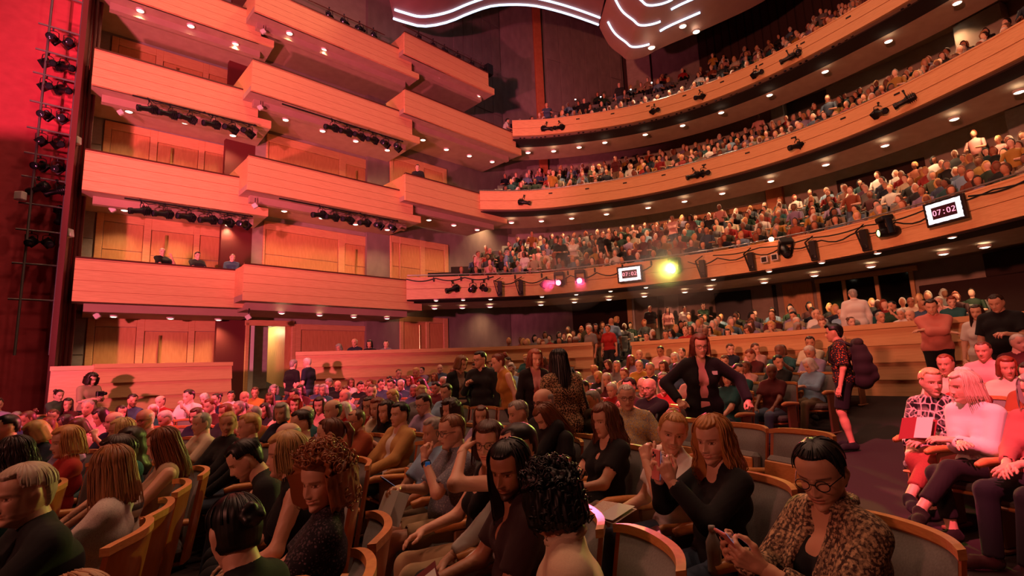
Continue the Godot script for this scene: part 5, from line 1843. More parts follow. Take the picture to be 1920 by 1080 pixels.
func dress(t: Node3D, r: Dictionary, d: Dictionary):
	put("body", r.body.mesh(), skin_mat(d.get("skin", SKINS[0])), t)
	if r.top.v.size(): put(d.get("top_name", "top"), r.top.mesh(), d.topm, t)
	if r.has("inner"): put("undershirt", r.inner.mesh(), d.innerm, t)
	put(d.get("legs_name", "trousers"), r.bottom.mesh(), d.legm, t)
	put("shoes", r.shoes.mesh(), d.shoem, t)
	if r.has("hair"): put("hair", r.hair.mesh(), hair_mat(d.hairc), t)
	if d.get("collar", false):
		var cm := MB.new()
		var ring := []
		for k in 19:
			var a := TAU * (k / 18.0) * 0.86 + 0.44 + PI * 0.5 - PI * 0.0
			ring.append(r.pose.N + (r.pose.B as Basis) * Vector3(cos(a) * 0.075, 0.022 + 0.02 * (0.5 - 0.5 * sin(a)), sin(a) * 0.07))
		cm.tube(ring, 0.017, 7)
		put("collar", cm.mesh(), d.topm, t)
	if d.get("glasses", false): put("glasses", glasses_mesh(r.pose.head), M.black, t)

func glasses_mesh(h: Transform3D) -> ArrayMesh:
	var g := MB.new()
	for s in [-1.0, 1.0]:
		var ring := []
		for k in 17:
			var a := TAU * k / 16.0
			ring.append(h * Vector3(s * 0.034 + cos(a) * 0.024, 0.0 + sin(a) * 0.02, 0.104 - 0.18 * absf(s * 0.034 + cos(a) * 0.024) * 0.25))
		g.tube(ring, 0.0019, 5, false)
		g.tube([h * Vector3(s * 0.058, 0.004, 0.1), h * Vector3(s * 0.078, 0.006, 0.03), h * Vector3(s * 0.082, 0.0, -0.02)], 0.0018, 5)
	g.tube([h * Vector3(-0.011, 0.004, 0.105), h * Vector3(0, 0.007, 0.109), h * Vector3(0.011, 0.004, 0.105)], 0.0018, 5)
	return g.mesh()

func hero_figures(list: Array) -> Array:
	var res := []
	res.resize(list.size())
	var H := grips
	var work := func(i: int):
		var d: Dictionary = list[i]
		var r := figure(d, H)
		if d.has("innerm"):
			var mb := MB.new()
			var ib := skeleton(r.pose, d, 0.006, "top")
			for c in d.get("inner_cuts", []): ib.append([r.pose.H + r.pose.B * c[0], r.pose.H + r.pose.B * c[1], c[2], c[2], 2])
			nets(ib, 0.03, d.get("cell", 0.014), mb)
			r.inner = mb
		res[i] = r
	var g := WorkerThreadPool.add_group_task(work, list.size())
	WorkerThreadPool.wait_for_group_task_completion(g)
	return res

func hero_yaw(d: Dictionary) -> float:
	return seat_yaw(d.at) + deg_to_rad(d.get("turn", 0.0))

func build_seats_and_people():
	make_seat_materials()
	seat_down = make_seat(false)
	seat_up = make_seat(true)
	for q in [["relaxed", 0.35], ["hold", 0.8], ["fist", 1.35], ["flat", 0.12]]:
		grips[q[0]] = hand(q[1], 0.0045)
		grips[q[0] + "_far"] = hand(q[1], 0.009)
	var heroes := hero_list()
	var figs := hero_figures(heroes)
	for i in heroes.size():
		var d: Dictionary = heroes[i]
		var y: float = d.get("y", floor_y(polar(d.at).x))
		var t := thing("person", d.label, "person", P(d.at.x, d.at.y, y), hero_yaw(d), d.get("group", ""))
		t.scale = Vector3.ONE * float(d.get("size", 1.0))
		d["node"] = t
		dress(t, figs[i], d)
		if d.get("sit", true) and not d.get("no_seat", false):
			place_seat(d.at, "theatre seat under the %s" % d.get("short", "person"), "")
	props(heroes, figs)
	crowd_individuals(heroes)
	crowd_far()

func T(c: String) -> StandardMaterial3D: return cloth(TOPS[c])

func hero_list() -> Array:
	var L := []
	var black := T("black")
	var jeans := cloth(Color(0.27, 0.34, 0.43))
	var dark := cloth(LEGS[0])
	var khaki := cloth(Color(0.66, 0.56, 0.42))
	var shoe := cloth(Color(0.06, 0.055, 0.055))
	var V := func(x, y, z) -> Vector3: return Vector3(x, y, z)
	var neck := [[Vector3(0, 0.57, 0.03), Vector3(0, 0.48, 0.075), 0.062], [Vector3(0, 0.48, 0.078), Vector3(0, 0.375, 0.125), 0.036]]
	var scoop := [[Vector3(0, 0.52, 0.06), Vector3(0, 0.44, 0.1), 0.085]]
	var open := [[Vector3(0, 0.57, 0.03), Vector3(0, 0.47, 0.08), 0.055], [Vector3(0, 0.47, 0.08), Vector3(0, 0.36, 0.13), 0.055], [Vector3(0, 0.36, 0.13), Vector3(0, 0.15, 0.128), 0.055], [Vector3(0, 0.15, 0.128), Vector3(0, -0.08, 0.14), 0.055]]
	# --- the row in front of the camera, right half
	L.append({"short": "blond woman with the phone", "label": "young woman with long blond hair and black top photographing with a pink phone", "at": Vector2(1.03, 2.9), "fem": true, "hair": "wavy", "hairc": Color(0.74, 0.50, 0.28), "topm": black, "legm": jeans, "shoem": shoe, "sleeve": 0.95, "cuts": neck, "yaw": 24.0, "nod": 8.0, "lean": -4.0, "hand_l": Vector3(0.055, 0.98, 0.29), "hand_r": Vector3(-0.05, 0.99, 0.30), "elbow_l": Vector3(0.5, -0.8, 0.1), "elbow_r": Vector3(-0.5, -0.8, 0.1), "palm_l": Vector3(-0.8, 0.1, -0.5), "palm_r": Vector3(0.8, 0.1, -0.5), "fing_l": Vector3(-0.15, 0.85, 0.3), "fing_r": Vector3(0.15, 0.85, 0.3), "grip_l": "hold", "grip_r": "hold", "foot_l": Vector3(0.14, 0.085, 0.52), "face": {"smile": 0.9, "brow": Color(0.5, 0.36, 0.25)}, "cell": 0.012, "fine": 96, "drop": 0})
	L.append({"short": "blond woman in the white crop top", "label": "young woman with messy blond updo and white puff-sleeved crop top leaning to a phone", "at": Vector2(0.98, 3.42), "fem": true, "hair": "bun", "hairc": Color(0.80, 0.60, 0.36), "topm": T("white"), "legm": jeans, "shoem": shoe, "sleeve": 0.32, "loose": 0.016, "cuts": scoop, "yaw": 58.0, "nod": 10.0, "roll": -10.0, "tilt": -9.0, "lean": 8.0, "hand_l": Vector3(0.10, 0.99, 0.27), "elbow_l": Vector3(0.6, -0.9, 0.3), "palm_l": Vector3(-0.4, 0.5, -0.5), "fing_l": Vector3(-0.3, 0.75, -0.1), "grip_l": "fist", "hand_r": Vector3(-0.08, 0.68, 0.36), "face": {"smile": 1.0, "brow": Color(0.5, 0.36, 0.25)}, "cell": 0.012, "fine": 96})
	L.append({"short": "woman in round glasses", "collar": true, "label": "woman with black tied hair, round glasses and patterned beige shirt looking at her phone", "at": Vector2(1.14, 2.06), "fem": true, "hair": "bun", "hairc": HAIRS.black, "topm": print_mat("paisley", Color(0.80, 0.66, 0.50), Color(0.22, 0.14, 0.12), 0.02, 3.0, FastNoiseLite.TYPE_SIMPLEX), "innerm": black, "inner_cuts": [[Vector3(0, 0.6, 0.02), Vector3(0, 0.47, 0.06), 0.075], [Vector3(0, 0.47, 0.09), Vector3(0, 0.39, 0.13), 0.06]], "legm": cloth(Color(0.30, 0.16, 0.12)), "shoem": shoe, "sleeve": 0.88, "loose": 0.02, "cuts": open, "yaw": 30.0, "nod": 20.0, "lean": -2.0, "hand_l": Vector3(0.07, 0.86, 0.33), "hand_r": Vector3(-0.05, 0.86, 0.34), "palm_l": Vector3(-0.8, 0.5, -0.2), "palm_r": Vector3(0.8, 0.5, -0.2), "fing_l": Vector3(-0.2, 0.3, 0.6), "fing_r": Vector3(0.2, 0.3, 0.6), "grip_l": "hold", "grip_r": "hold", "glasses": true, "skin": Color(0.84, 0.63, 0.50), "face": {"nose": 0.8, "bun_y": 0.0, "closed": true, "brow": Color(0.12, 0.09, 0.08)}, "cell": 0.012, "fine": 104})
	L.append({"short": "woman in the black tee", "label": "woman with long wavy brown hair and short-sleeved black top facing the stage", "at": Vector2(0.63, 4.1), "fem": true, "hair": "wavy", "hairc": Color(0.42, 0.24, 0.15), "topm": black, "legm": cloth(Color(0.60, 0.52, 0.46)), "shoem": shoe, "sleeve": 0.3, "cuts": neck, "yaw": 6.0, "nod": 8.0, "girth": 1.12, "hand_l": Vector3(0.06, 0.7, 0.34), "hand_r": Vector3(-0.06, 0.7, 0.36), "cell": 0.013, "fine": 72, "face": {}})
	L.append({"short": "woman looking down", "label": "woman with light brown long hair and black sleeveless top bending over her hands", "at": Vector2(0.38, 4.75), "fem": true, "hair": "long", "hairc": Color(0.46, 0.27, 0.16), "topm": black, "legm": khaki, "shoem": shoe, "sleeve": 0.25, "yaw": -5.0, "nod": 34.0, "lean": 8.0, "cell": 0.014, "fine": 64, "face": {"closed": true}})
	L.append({"short": "man in the black shirt and glasses", "label": "balding man with rimless glasses and black shirt in profile behind two long-haired women", "at": Vector2(0.19, 4.75), "hair": "fringe", "hairc": HAIRS.grey, "topm": black, "legm": dark, "shoem": shoe, "sleeve": 1.0, "yaw": 14.0, "glasses": true, "cell": 0.015, "fine": 60, "y": 0.14, "face": {"jaw": 1.05}})
	L.append({"short": "short-haired woman in navy", "label": "grey short-haired woman in navy cardigan holding a phone beside the bespectacled man", "at": Vector2(-0.02, 5.1), "fem": true, "hair": "crop", "hairc": HAIRS.grey, "topm": T("navy"), "innerm": T("white"), "cuts": open, "legm": dark, "shoem": shoe, "sleeve": 1.0, "yaw": -10.0, "nod": 12.0, "hand_l": Vector3(0.05, 0.85, 0.33), "grip_l": "hold", "cell": 0.016, "fine": 52, "face": {}})
	# --- the row with the long-haired bearded man
	L.append({"short": "man with curly black hair", "collar": true, "label": "person with large curly black hair and beige collared shirt seen from behind", "at": Vector2(0.2, 2.02), "hair": "curly", "hip": 0.46, "hairc": Color(0.035, 0.03, 0.03), "topm": print_mat("linen", Color(0.84, 0.74, 0.62), Color(0.76, 0.66, 0.55), 0.2, 3.0), "legm": dark, "shoem": shoe, "sleeve": 0.9, "loose": 0.018, "turn": -14.0, "yaw": -42.0, "nod": 12.0, "lean": 6.0, "skin": SKINS[3], "cell": 0.012, "fine": 110, "face": {"open": 1.3, "drop": -0.10, "puff": 0.55}})
	L.append({"short": "bearded man", "label": "man with long black hair, beard and maroon tee holding programmes", "at": Vector2(0.0, 2.47), "hair": "long", "hairc": Color(0.05, 0.04, 0.04), "topm": cloth(Color(0.17, 0.06, 0.07)), "legm": dark, "shoem": shoe, "sleeve": 0.36, "cuts": neck, "yaw": 44.0, "nod": 14.0, "lean": 2.0, "hand_l": Vector3(0.10, 0.68, 0.36), "hand_r": Vector3(-0.10, 0.68, 0.38), "grip_l": "hold", "grip_r": "hold", "skin": SKINS[3], "cell": 0.013, "fine": 96, "drop": 0, "face": {"beard": 0.9, "nose": 1.15, "brow": Color(0.08, 0.06, 0.05)}})
	L.append({"short": "woman with dark-rimmed glasses", "label": "woman with brown bob and dark glasses, one arm raised behind her head", "at": Vector2(-0.22, 3.25), "fem": true, "hair": "bob", "hairc": Color(0.30, 0.16, 0.10), "topm": black, "legm": khaki, "shoem": shoe, "sleeve": 0.0, "cuts": scoop, "yaw": 50.0, "nod": 4.0, "lean": -6.0, "hand_l": Vector3(0.02, 1.13, 0.12), "elbow_l": Vector3(0.5, -0.25, 0.9), "fing_l": Vector3(-0.6, 0.4, -0.5), "palm_l": Vector3(-0.3, -0.2, -0.9), "hand_r": Vector3(-0.1, 0.68, 0.34), "glasses": true, "legs": 0.8, "foot_l": Vector3(0.0, 0.16, 0.68), "cell": 0.013, "fine": 84, "face": {"brow": Color(0.25, 0.15, 0.1)}})
	L.append({"short": "man with the smartwatch", "collar": true, "label": "man with cropped sandy hair, glasses, smartwatch and patterned grey shirt, chin on fist", "at": Vector2(-0.47, 3.92), "hair": "crop", "hairc": Color(0.55, 0.36, 0.24), "topm": print_mat("greyprint", Color(0.42, 0.43, 0.48), Color(0.66, 0.64, 0.64), 0.05, 3.0), "legm": khaki, "shoem": shoe, "sleeve": 0.42, "loose": 0.016, "girth": 1.1, "legs": 0.42, "yaw": 6.0, "nod": 6.0, "lean": -2.0, "hand_l": Vector3(0.08, 1.0, 0.24), "elbow_l": Vector3(0.5, -0.8, 0.3), "fing_l": Vector3(-0.2, 0.9, 0.0), "palm_l": Vector3(-0.3, 0.2, -0.9), "grip_l": "fist", "hand_r": Vector3(-0.06, 0.8, 0.38), "grip_r": "hold", "foot_l": Vector3(-0.02, 0.2, 0.72), "knee_l": Vector3(0.05, 1.0, 0.6), "glasses": true, "cell": 0.013, "fine": 76, "face": {"jaw": 1.08}})
	L.append({"short": "man in the tan blazer", "label": "smiling man with slicked black hair and tan blazer in profile", "at": Vector2(-1.3, 5.6), "hair": "short", "hairc": HAIRS.black, "topm": cloth(Color(0.74, 0.57, 0.33)), "innerm": T("white"), "cuts": open, "legm": cloth(Color(0.12, 0.14, 0.16)), "shoem": shoe, "sleeve": 1.0, "loose": 0.018, "yaw": 6.0, "nod": -2.0, "lean": -10.0, "hand_l": Vector3(0.16, 0.66, 0.34), "cell": 0.014, "fine": 64, "face": {"smile": 0.8}})
	L.append({"short": "smiling woman beside the tan blazer", "label": "smiling woman with dark brown hair and black top just beyond the tan blazer", "at": Vector2(-1.55, 6.15), "fem": true, "hair": "long", "hairc": HAIRS["dark brown"], "topm": black, "legm": dark, "shoem": shoe, "sleeve": 0.4, "yaw": 14.0, "hand_l": Vector3(0.1, 0.92, 0.3), "cell": 0.016, "fine": 48, "face": {"smile": 1.0}})
	L.append({"short": "auburn woman", "label": "woman with auburn bob and pale cardigan, third along from the tan blazer", "at": Vector2(-1.78, 6.65), "fem": true, "hair": "bob", "hairc": HAIRS.auburn, "topm": T("cream"), "legm": dark, "shoem": shoe, "sleeve": 1.0, "yaw": 10.0, "cell": 0.017, "fine": 44, "face": {}})
	L.append({"short": "woman in coral with glasses", "label": "woman with dark hair, glasses, coral top and white cardigan, fourth from the tan blazer", "at": Vector2(-2.02, 7.15), "fem": true, "hair": "long", "hairc": HAIRS["dark brown"], "topm": T("white"), "innerm": T("red"), "cuts": open, "legm": cloth(Color(0.8, 0.76, 0.7)), "shoem": shoe, "sleeve": 1.0, "yaw": 16.0, "glasses": true, "cell": 0.017, "fine": 44, "face": {}})
	# --- the row of the curly-haired smiling woman
	L.append({"short": "woman with curly hair", "label": "smiling woman with curly strawberry hair turned towards the camera", "at": Vector2(-0.93, 2.42), "fem": true, "hair": "curly", "hairc": Color(0.62, 0.36, 0.20), "topm": print_mat("darkfloral", Color(0.10, 0.09, 0.12), Color(0.50, 0.40, 0.44), 0.04, 4.0), "legm": dark, "shoem": shoe, "sleeve": 0.35, "yaw": 48.0, "nod": 10.0, "drop": -0.24, "open": 1.0, "cell": 0.013, "fine": 96, "face": {"smile": 0.9, "brow": Color(0.5, 0.35, 0.25)}})
	L.append({"short": "person with the black bun", "label": "woman with black hair in a knot and bare shoulders, seen from behind at the bottom", "at": Vector2(-0.86, 1.88), "fem": true, "hair": "bun", "hairc": Color(0.04, 0.035, 0.035), "topm": black, "legm": dark, "shoem": shoe, "sleeve": 0.0, "turn": -18.0, "yaw": -30.0, "nod": 16.0, "lean": 10.0, "hip": 0.45, "bun_y": 0.04, "cell": 0.013, "fine": 88, "face": {"bun_y": 0.035}})
	L.append({"short": "elderly blond person", "label": "person with fluffy pale hair bent forward at the bottom edge, only the head showing", "at": Vector2(-0.98, 1.62), "fem": true, "hair": "wavy", "hairc": Color(0.80, 0.62, 0.46), "topm": T("black"), "legm": dark, "shoem": shoe, "sleeve": 0.4, "lean": 26.0, "nod": 20.0, "yaw": -20.0, "hip": 0.36, "cell": 0.014, "fine": 80, "face": {}})
	L.append({"short": "woman with sunglasses in her hair", "label": "blond woman with sunglasses pushed into her hair, in profile beyond the curly-haired woman", "at": Vector2(-1.3, 3.2), "fem": true, "hair": "bob", "hairc": Color(0.76, 0.60, 0.38), "topm": black, "legm": dark, "shoem": shoe, "sleeve": 0.0, "yaw": 0.0, "lean": 4.0, "cell": 0.014, "fine": 72, "face": {}})
	L.append({"short": "dark person bent forward", "label": "person with black hair and black clothes bending far forward, beside the blond profile", "at": Vector2(-1.5, 3.62), "hair": "short", "hairc": HAIRS.black, "topm": black, "legm": dark, "shoem": shoe, "sleeve": 1.0, "lean": 24.0, "nod": 30.0, "yaw": 0.0, "cell": 0.015, "fine": 56, "face": {}})
	L.append({"short": "woman with the ponytail", "label": "woman with brown hair tied high in a ponytail, red top, seen from behind", "at": Vector2(-1.5, 4.15), "fem": true, "hair": "pony", "hairc": Color(0.40, 0.22, 0.14), "topm": T("red"), "legm": dark, "shoem": shoe, "sleeve": 0.35, "yaw": -20.0, "cell": 0.015, "fine": 60, "face": {}})
	L.append({"short": "man in the pale jacket", "label": "man with dark hair and pale jacket looking left, holding a drink", "at": Vector2(-2.15, 5.2), "hair": "short", "hairc": HAIRS["dark brown"], "topm": T("beige"), "legm": dark, "shoem": shoe, "sleeve": 1.0, "yaw": -4.0, "hand_l": Vector3(0.1, 0.8, 0.36), "grip_l": "hold", "cell": 0.015, "fine": 56, "face": {}})
	# --- the left foreground
	L.append({"short": "white-haired man in black", "label": "white-haired man in black jacket, hand to his mouth, nearest on the left", "at": Vector2(-2.1, 2.5), "hair": "short", "hairc": Color(0.78, 0.68, 0.60), "topm": black, "legm": dark, "shoem": shoe, "sleeve": 1.0, "loose": 0.02, "turn": 32.0, "yaw": 12.0, "nod": 6.0, "lean": 10.0, "girth": 1.1, "hand_l": Vector3(0.05, 0.93, 0.36), "hand_r": Vector3(-0.05, 0.95, 0.34), "elbow_l": Vector3(0.5, -0.9, 0.2), "fing_l": Vector3(-0.3, 0.8, -0.1), "fing_r": Vector3(0.3, 0.8, -0.1), "grip_l": "fist", "grip_r": "fist", "cell": 0.013, "fine": 96, "face": {"jaw": 1.1, "nose": 1.15, "brow": Color(0.6, 0.55, 0.5)}})
	L.append({"short": "woman with the smooth blond hair", "label": "woman with smooth shoulder-length blond hair and white lace top, seen from behind", "at": Vector2(-2.27, 2.93), "fem": true, "hair": "long", "hairc": Color(0.64, 0.42, 0.25), "topm": print_mat("lace", Color(0.84, 0.80, 0.76), Color(0.60, 0.56, 0.53), 0.06, 6.0), "legm": dark, "shoem": shoe, "sleeve": 0.4, "yaw": -38.0, "nod": 8.0, "drop": -0.2, "cell": 0.013, "fine": 96, "face": {"drop": -0.20}})
	L.append({"short": "woman in the striped top", "label": "woman with short brown hair and striped top in sharp profile on the left", "at": Vector2(-2.52, 3.5), "fem": true, "hair": "short", "hairc": Color(0.22, 0.12, 0.085), "topm": stripe_mat("stripes", Color(0.82, 0.76, 0.70), Color(0.25, 0.20, 0.20), 3.0), "legm": dark, "shoem": shoe, "sleeve": 0.3, "yaw": 16.0, "nod": 4.0, "lean": 4.0, "cell": 0.013, "fine": 88, "face": {"nose": 1.05}})
	L.append({"short": "brown-haired woman beside the stripes", "label": "woman with long straight brown hair and beige top, just behind the striped profile", "at": Vector2(-2.7, 4.02), "fem": true, "hair": "long", "hairc": Color(0.50, 0.27, 0.15), "topm": T("beige"), "legm": dark, "shoem": shoe, "sleeve": 0.0, "yaw": -14.0, "nod": 14.0, "cell": 0.014, "fine": 72, "face": {}})
	L.append({"short": "woman with thick dark hair", "label": "woman with thick dark wavy hair and teal top at the left edge", "at": Vector2(-3.55, 3.72), "fem": true, "hair": "wavy", "hairc": Color(0.17, 0.09, 0.07), "topm": T("teal"), "legm": dark, "shoem": shoe, "sleeve": 1.0, "yaw": -24.0, "nod": 10.0, "cell": 0.015, "fine": 72, "face": {"drop": -0.18}})
	L.append({"short": "blond woman in red", "label": "woman with short curled blond hair and red cardigan on the left", "at": Vector2(-3.8, 4.45), "fem": true, "hair": "bob", "hairc": Color(0.82, 0.56, 0.34), "topm": T("red"), "legm": dark, "shoem": shoe, "sleeve": 1.0, "yaw": 4.0, "nod": 6.0, "cell": 0.015, "fine": 64, "face": {}})
	L.append({"short": "woman with pale straight hair", "label": "woman with very pale long straight hair and teal jacket on the left", "at": Vector2(-3.9, 5.2), "fem": true, "hair": "long", "hairc": Color(0.90, 0.74, 0.50), "topm": cloth(Color(0.22, 0.36, 0.36)), "legm": dark, "shoem": shoe, "sleeve": 1.0, "yaw": -16.0, "cell": 0.016, "fine": 56, "face": {}})
	# --- the man in the aisle chair and the standing people
	L.append({"short": "man in the yellow floral shirt", "collar": true, "label": "white-haired man with glasses and yellow floral shirt, seated facing the camera", "at": Vector2(1.06, 5.2), "hair": "crop", "hairc": HAIRS.white, "topm": print_mat("yellowfloral", Color(0.90, 0.72, 0.22), Color(0.86, 0.80, 0.66), 0.03, 2.6, FastNoiseLite.TYPE_SIMPLEX, Color(0.32, 0.38, 0.52)), "legm": khaki, "shoem": shoe, "sleeve": 0.46, "loose": 0.02, "girth": 1.22, "turn": 42.0, "yaw": 14.0, "nod": 6.0, "hand_l": Vector3(0.30, 0.68, 0.24), "hand_r": Vector3(-0.2, 0.66, 0.3), "glasses": true, "no_seat": true, "cell": 0.015, "fine": 64, "face": {"jaw": 1.15, "brow": Color(0.7, 0.65, 0.6)}})
	L.append({"short": "usher", "label": "woman with auburn bob, glasses, black blazer and name badge standing in the aisle", "sit": false, "at": Vector2(2.06, 5.9), "fem": true, "hair": "bob", "hairc": Color(0.42, 0.17, 0.09), "topm": cloth(Color(0.035, 0.035, 0.045)), "innerm": T("pale pink"), "cuts": [[Vector3(0, 0.57, 0.03), Vector3(0, 0.47, 0.08), 0.05], [Vector3(0, 0.47, 0.08), Vector3(0, 0.36, 0.13), 0.05], [Vector3(0, 0.36, 0.13), Vector3(0, 0.15, 0.128), 0.05], [Vector3(0, 0.15, 0.128), Vector3(0, -0.08, 0.14), 0.05]], "legm": black, "shoem": shoe, "sleeve": 1.0, "loose": 0.02, "size": 1.03, "turn": 50.0, "yaw": 8.0, "nod": 8.0, "lean": 4.0, "hand_l": Vector3(0.42, 1.0, 0.14), "hand_r": Vector3(-0.27, 1.02, 0.14), "elbow_r": Vector3(-0.9, -0.4, -0.3), "elbow_l": Vector3(0.7, -0.2, -0.3), "grip_r": "fist", "grip_l": "fist", "glasses": true, "top_name": "blazer", "cell": 0.015, "fine": 64, "face": {"brow": Color(0.35, 0.2, 0.12)}})
	L.append({"short": "man with the backpack", "label": "man with black hair, orange floral shirt, black shorts and large dark backpack, seen from behind", "sit": false, "at": Vector2(4.62, 7.5), "hair": "quiff", "hairc": HAIRS.black, "topm": print_mat("orangefloral", Color(0.07, 0.05, 0.05), Color(0.78, 0.38, 0.12), 0.03, 2.4), "legm": black, "shoem": black, "sleeve": 0.46, "loose": 0.022, "legs": 0.45, "legs_name": "shorts", "turn": -60.0, "yaw": -10.0, "skin": SKINS[1], "size": 1.02, "cell": 0.016, "fine": 52, "face": {}})
	L.append({"short": "man in pink", "collar": true, "label": "man in pink shirt and black trousers standing with folded arms by the timber wall", "sit": false, "at": Vector2(7.05, 8.8), "hair": "short", "hairc": HAIRS["dark brown"], "topm": cloth(Color(0.85, 0.50, 0.46)), "legm": black, "shoem": shoe, "sleeve": 0.85, "loose": 0.018, "girth": 1.1, "turn": 30.0, "yaw": -10.0, "nod": 12.0, "hand_l": Vector3(-0.16, 1.22, 0.17), "hand_r": Vector3(0.16, 1.16, 0.19), "elbow_l": Vector3(0.9, -0.5, 0.5), "elbow_r": Vector3(-0.9, -0.5, 0.5), "size": 1.05, "cell": 0.017, "fine": 48, "face": {"beard": 0.3}})
	L.append({"short": "man in the black tee", "label": "tall man in black tee standing sideways with his phone, next to the man in pink", "sit": false, "at": Vector2(7.02, 7.55), "hair": "crop", "hairc": HAIRS["dark brown"], "topm": cloth(Color(0.05, 0.05, 0.07)), "legm": cloth(Color(0.14, 0.1, 0.1)), "shoem": shoe, "sleeve": 0.4, "loose": 0.018, "girth": 1.15, "turn": 10.0, "yaw": -6.0, "nod": 18.0, "hand_l": Vector3(0.08, 1.15, 0.33), "grip_l": "hold", "size": 1.06, "cell": 0.017, "fine": 48, "face": {}})
	L.append({"short": "person in white behind", "label": "person in white top and pale shorts standing half hidden behind the man in black tee", "sit": false, "at": Vector2(7.1, 8.0), "fem": true, "hair": "long", "hairc": HAIRS["dark brown"], "topm": T("white"), "legm": cloth(Color(0.75, 0.68, 0.6)), "shoem": shoe, "sleeve": 0.4, "legs": 0.5, "turn": 10.0, "size": 0.97, "cell": 0.018, "fine": 40, "face": {}})
	L.append({"short": "man in the white shirt", "collar": true, "label": "grey-haired man in white shirt and tan trousers standing with his back turned, upper stalls", "sit": false, "at": Vector2(7.87, 12.0), "hair": "short", "hairc": HAIRS.grey, "topm": T("white"), "legm": cloth(Color(0.55, 0.40, 0.27)), "shoem": shoe, "sleeve": 0.95, "loose": 0.022, "girth": 1.1, "turn": -150.0, "size": 1.04, "cell": 0.019, "fine": 40, "face": {}})
	L.append({"short": "woman in the black cardigan", "label": "standing woman with brown hair, black cardigan and patterned top looking down", "sit": false, "at": Vector2(-0.92, 8.6), "fem": true, "hair": "bob", "hairc": Color(0.50, 0.32, 0.20), "topm": black, "innerm": print_mat("beigeprint", Color(0.62, 0.52, 0.45), Color(0.40, 0.30, 0.28), 0.06, 4.0), "cuts": [[Vector3(0, 0.57, 0.03), Vector3(0, 0.47, 0.08), 0.07], [Vector3(0, 0.47, 0.08), Vector3(0, 0.36, 0.13), 0.07], [Vector3(0, 0.36, 0.13), Vector3(0, 0.15, 0.128), 0.07], [Vector3(0, 0.15, 0.128), Vector3(0, -0.08, 0.14), 0.07]], "legm": dark, "shoem": shoe, "sleeve": 1.0, "turn": 75.0, "yaw": 20.0, "nod": 18.0, "cell": 0.018, "fine": 44, "face": {}})
	L.append({"short": "man in the dark shirt", "collar": true, "label": "standing man with black hair, glasses and dark shirt facing left, by the low wall", "sit": false, "at": Vector2(-0.5, 8.0), "hair": "short", "hairc": HAIRS.black, "topm": cloth(Color(0.12, 0.12, 0.13)), "legm": dark, "shoem": shoe, "sleeve": 0.9, "turn": 20.0, "yaw": -20.0, "glasses": true, "hand_r": Vector3(-0.12, 1.25, 0.25), "size": 1.02, "cell": 0.018, "fine": 44, "face": {"beard": 0.3}})
	L.append({"short": "woman in the camisole", "label": "woman with pinned-up hair and ochre camisole bending forward, back to the camera", "sit": false, "at": Vector2(-0.06, 7.5), "fem": true, "hair": "bun", "hairc": Color(0.45, 0.20, 0.14), "topm": cloth(Color(0.74, 0.52, 0.22)), "legm": dark, "shoem": shoe, "sleeve": 0.0, "cuts": [[Vector3(0, 0.5, -0.12), Vector3(0, 0.42, -0.14), 0.075]], "turn": -25.0, "lean": 14.0, "nod": 14.0, "yaw": 0.0, "cell": 0.017, "fine": 48, "face": {}})
	L.append({"short": "woman in the pink top and blazer", "label": "standing woman with reddish bob, pale pink top and dark blazer, lit pink, facing camera", "sit": false, "at": Vector2(0.25, 7.1), "fem": true, "hair": "bob", "hairc": Color(0.60, 0.32, 0.22), "topm": cloth(Color(0.10, 0.07, 0.08)), "innerm": T("pale pink"), "cuts": [[Vector3(0, 0.57, 0.03), Vector3(0, 0.47, 0.08), 0.07], [Vector3(0, 0.47, 0.08), Vector3(0, 0.36, 0.13), 0.07], [Vector3(0, 0.36, 0.13), Vector3(0, 0.15, 0.128), 0.07], [Vector3(0, 0.15, 0.128), Vector3(0, -0.08, 0.14), 0.07]], "legm": dark, "shoem": shoe, "sleeve": 1.0, "turn": 72.0, "nod": 8.0, "cell": 0.017, "fine": 48, "face": {"smile": 0.4}})
	L.append({"short": "woman with very long black hair", "label": "standing woman with very long black hair and cream zebra-print top, seen from behind", "sit": false, "at": Vector2(0.47, 5.35), "fem": true, "hair": "long", "hairc": Color(0.06, 0.035, 0.03), "topm": print_mat("zebra", Color(0.82, 0.66, 0.48), Color(0.10, 0.07, 0.06), 0.02, 2.6, FastNoiseLite.TYPE_SIMPLEX), "legm": dark, "shoem": shoe, "sleeve": 0.9, "loose": 0.022, "turn": -100.0, "lean": 4.0, "yaw": -10.0, "cell": 0.016, "fine": 56, "face": {"drop": -0.42}})
	# --- the right-hand block by the open carpet
	L.append({"short": "woman with the white-blond bob", "label": "woman with white-blond bob, white jumper and black trousers, legs crossed, on the right", "at": Vector2(3.72, 4.36), "fem": true, "hair": "bob", "hairc": Color(0.92, 0.76, 0.66), "topm": T("white"), "legm": cloth(Color(0.09, 0.05, 0.06)), "shoem": cloth(Color(0.12, 0.06, 0.05)), "sleeve": 0.9, "loose": 0.016, "legs": 0.88, "turn": -4.0, "yaw": -24.0, "nod": 4.0, "lean": 4.0, "hand_l": Vector3(-0.06, 0.75, 0.25), "hand_r": Vector3(0.06, 0.74, 0.3), "elbow_l": Vector3(0.8, -0.5, -0.2), "foot_l": Vector3(-0.02, 0.26, 0.72), "knee_l": Vector3(0.0, 1.0, 0.7), "foot_r": Vector3(0.0, 0.085, 0.44), "cell": 0.014, "fine": 72, "face": {}})
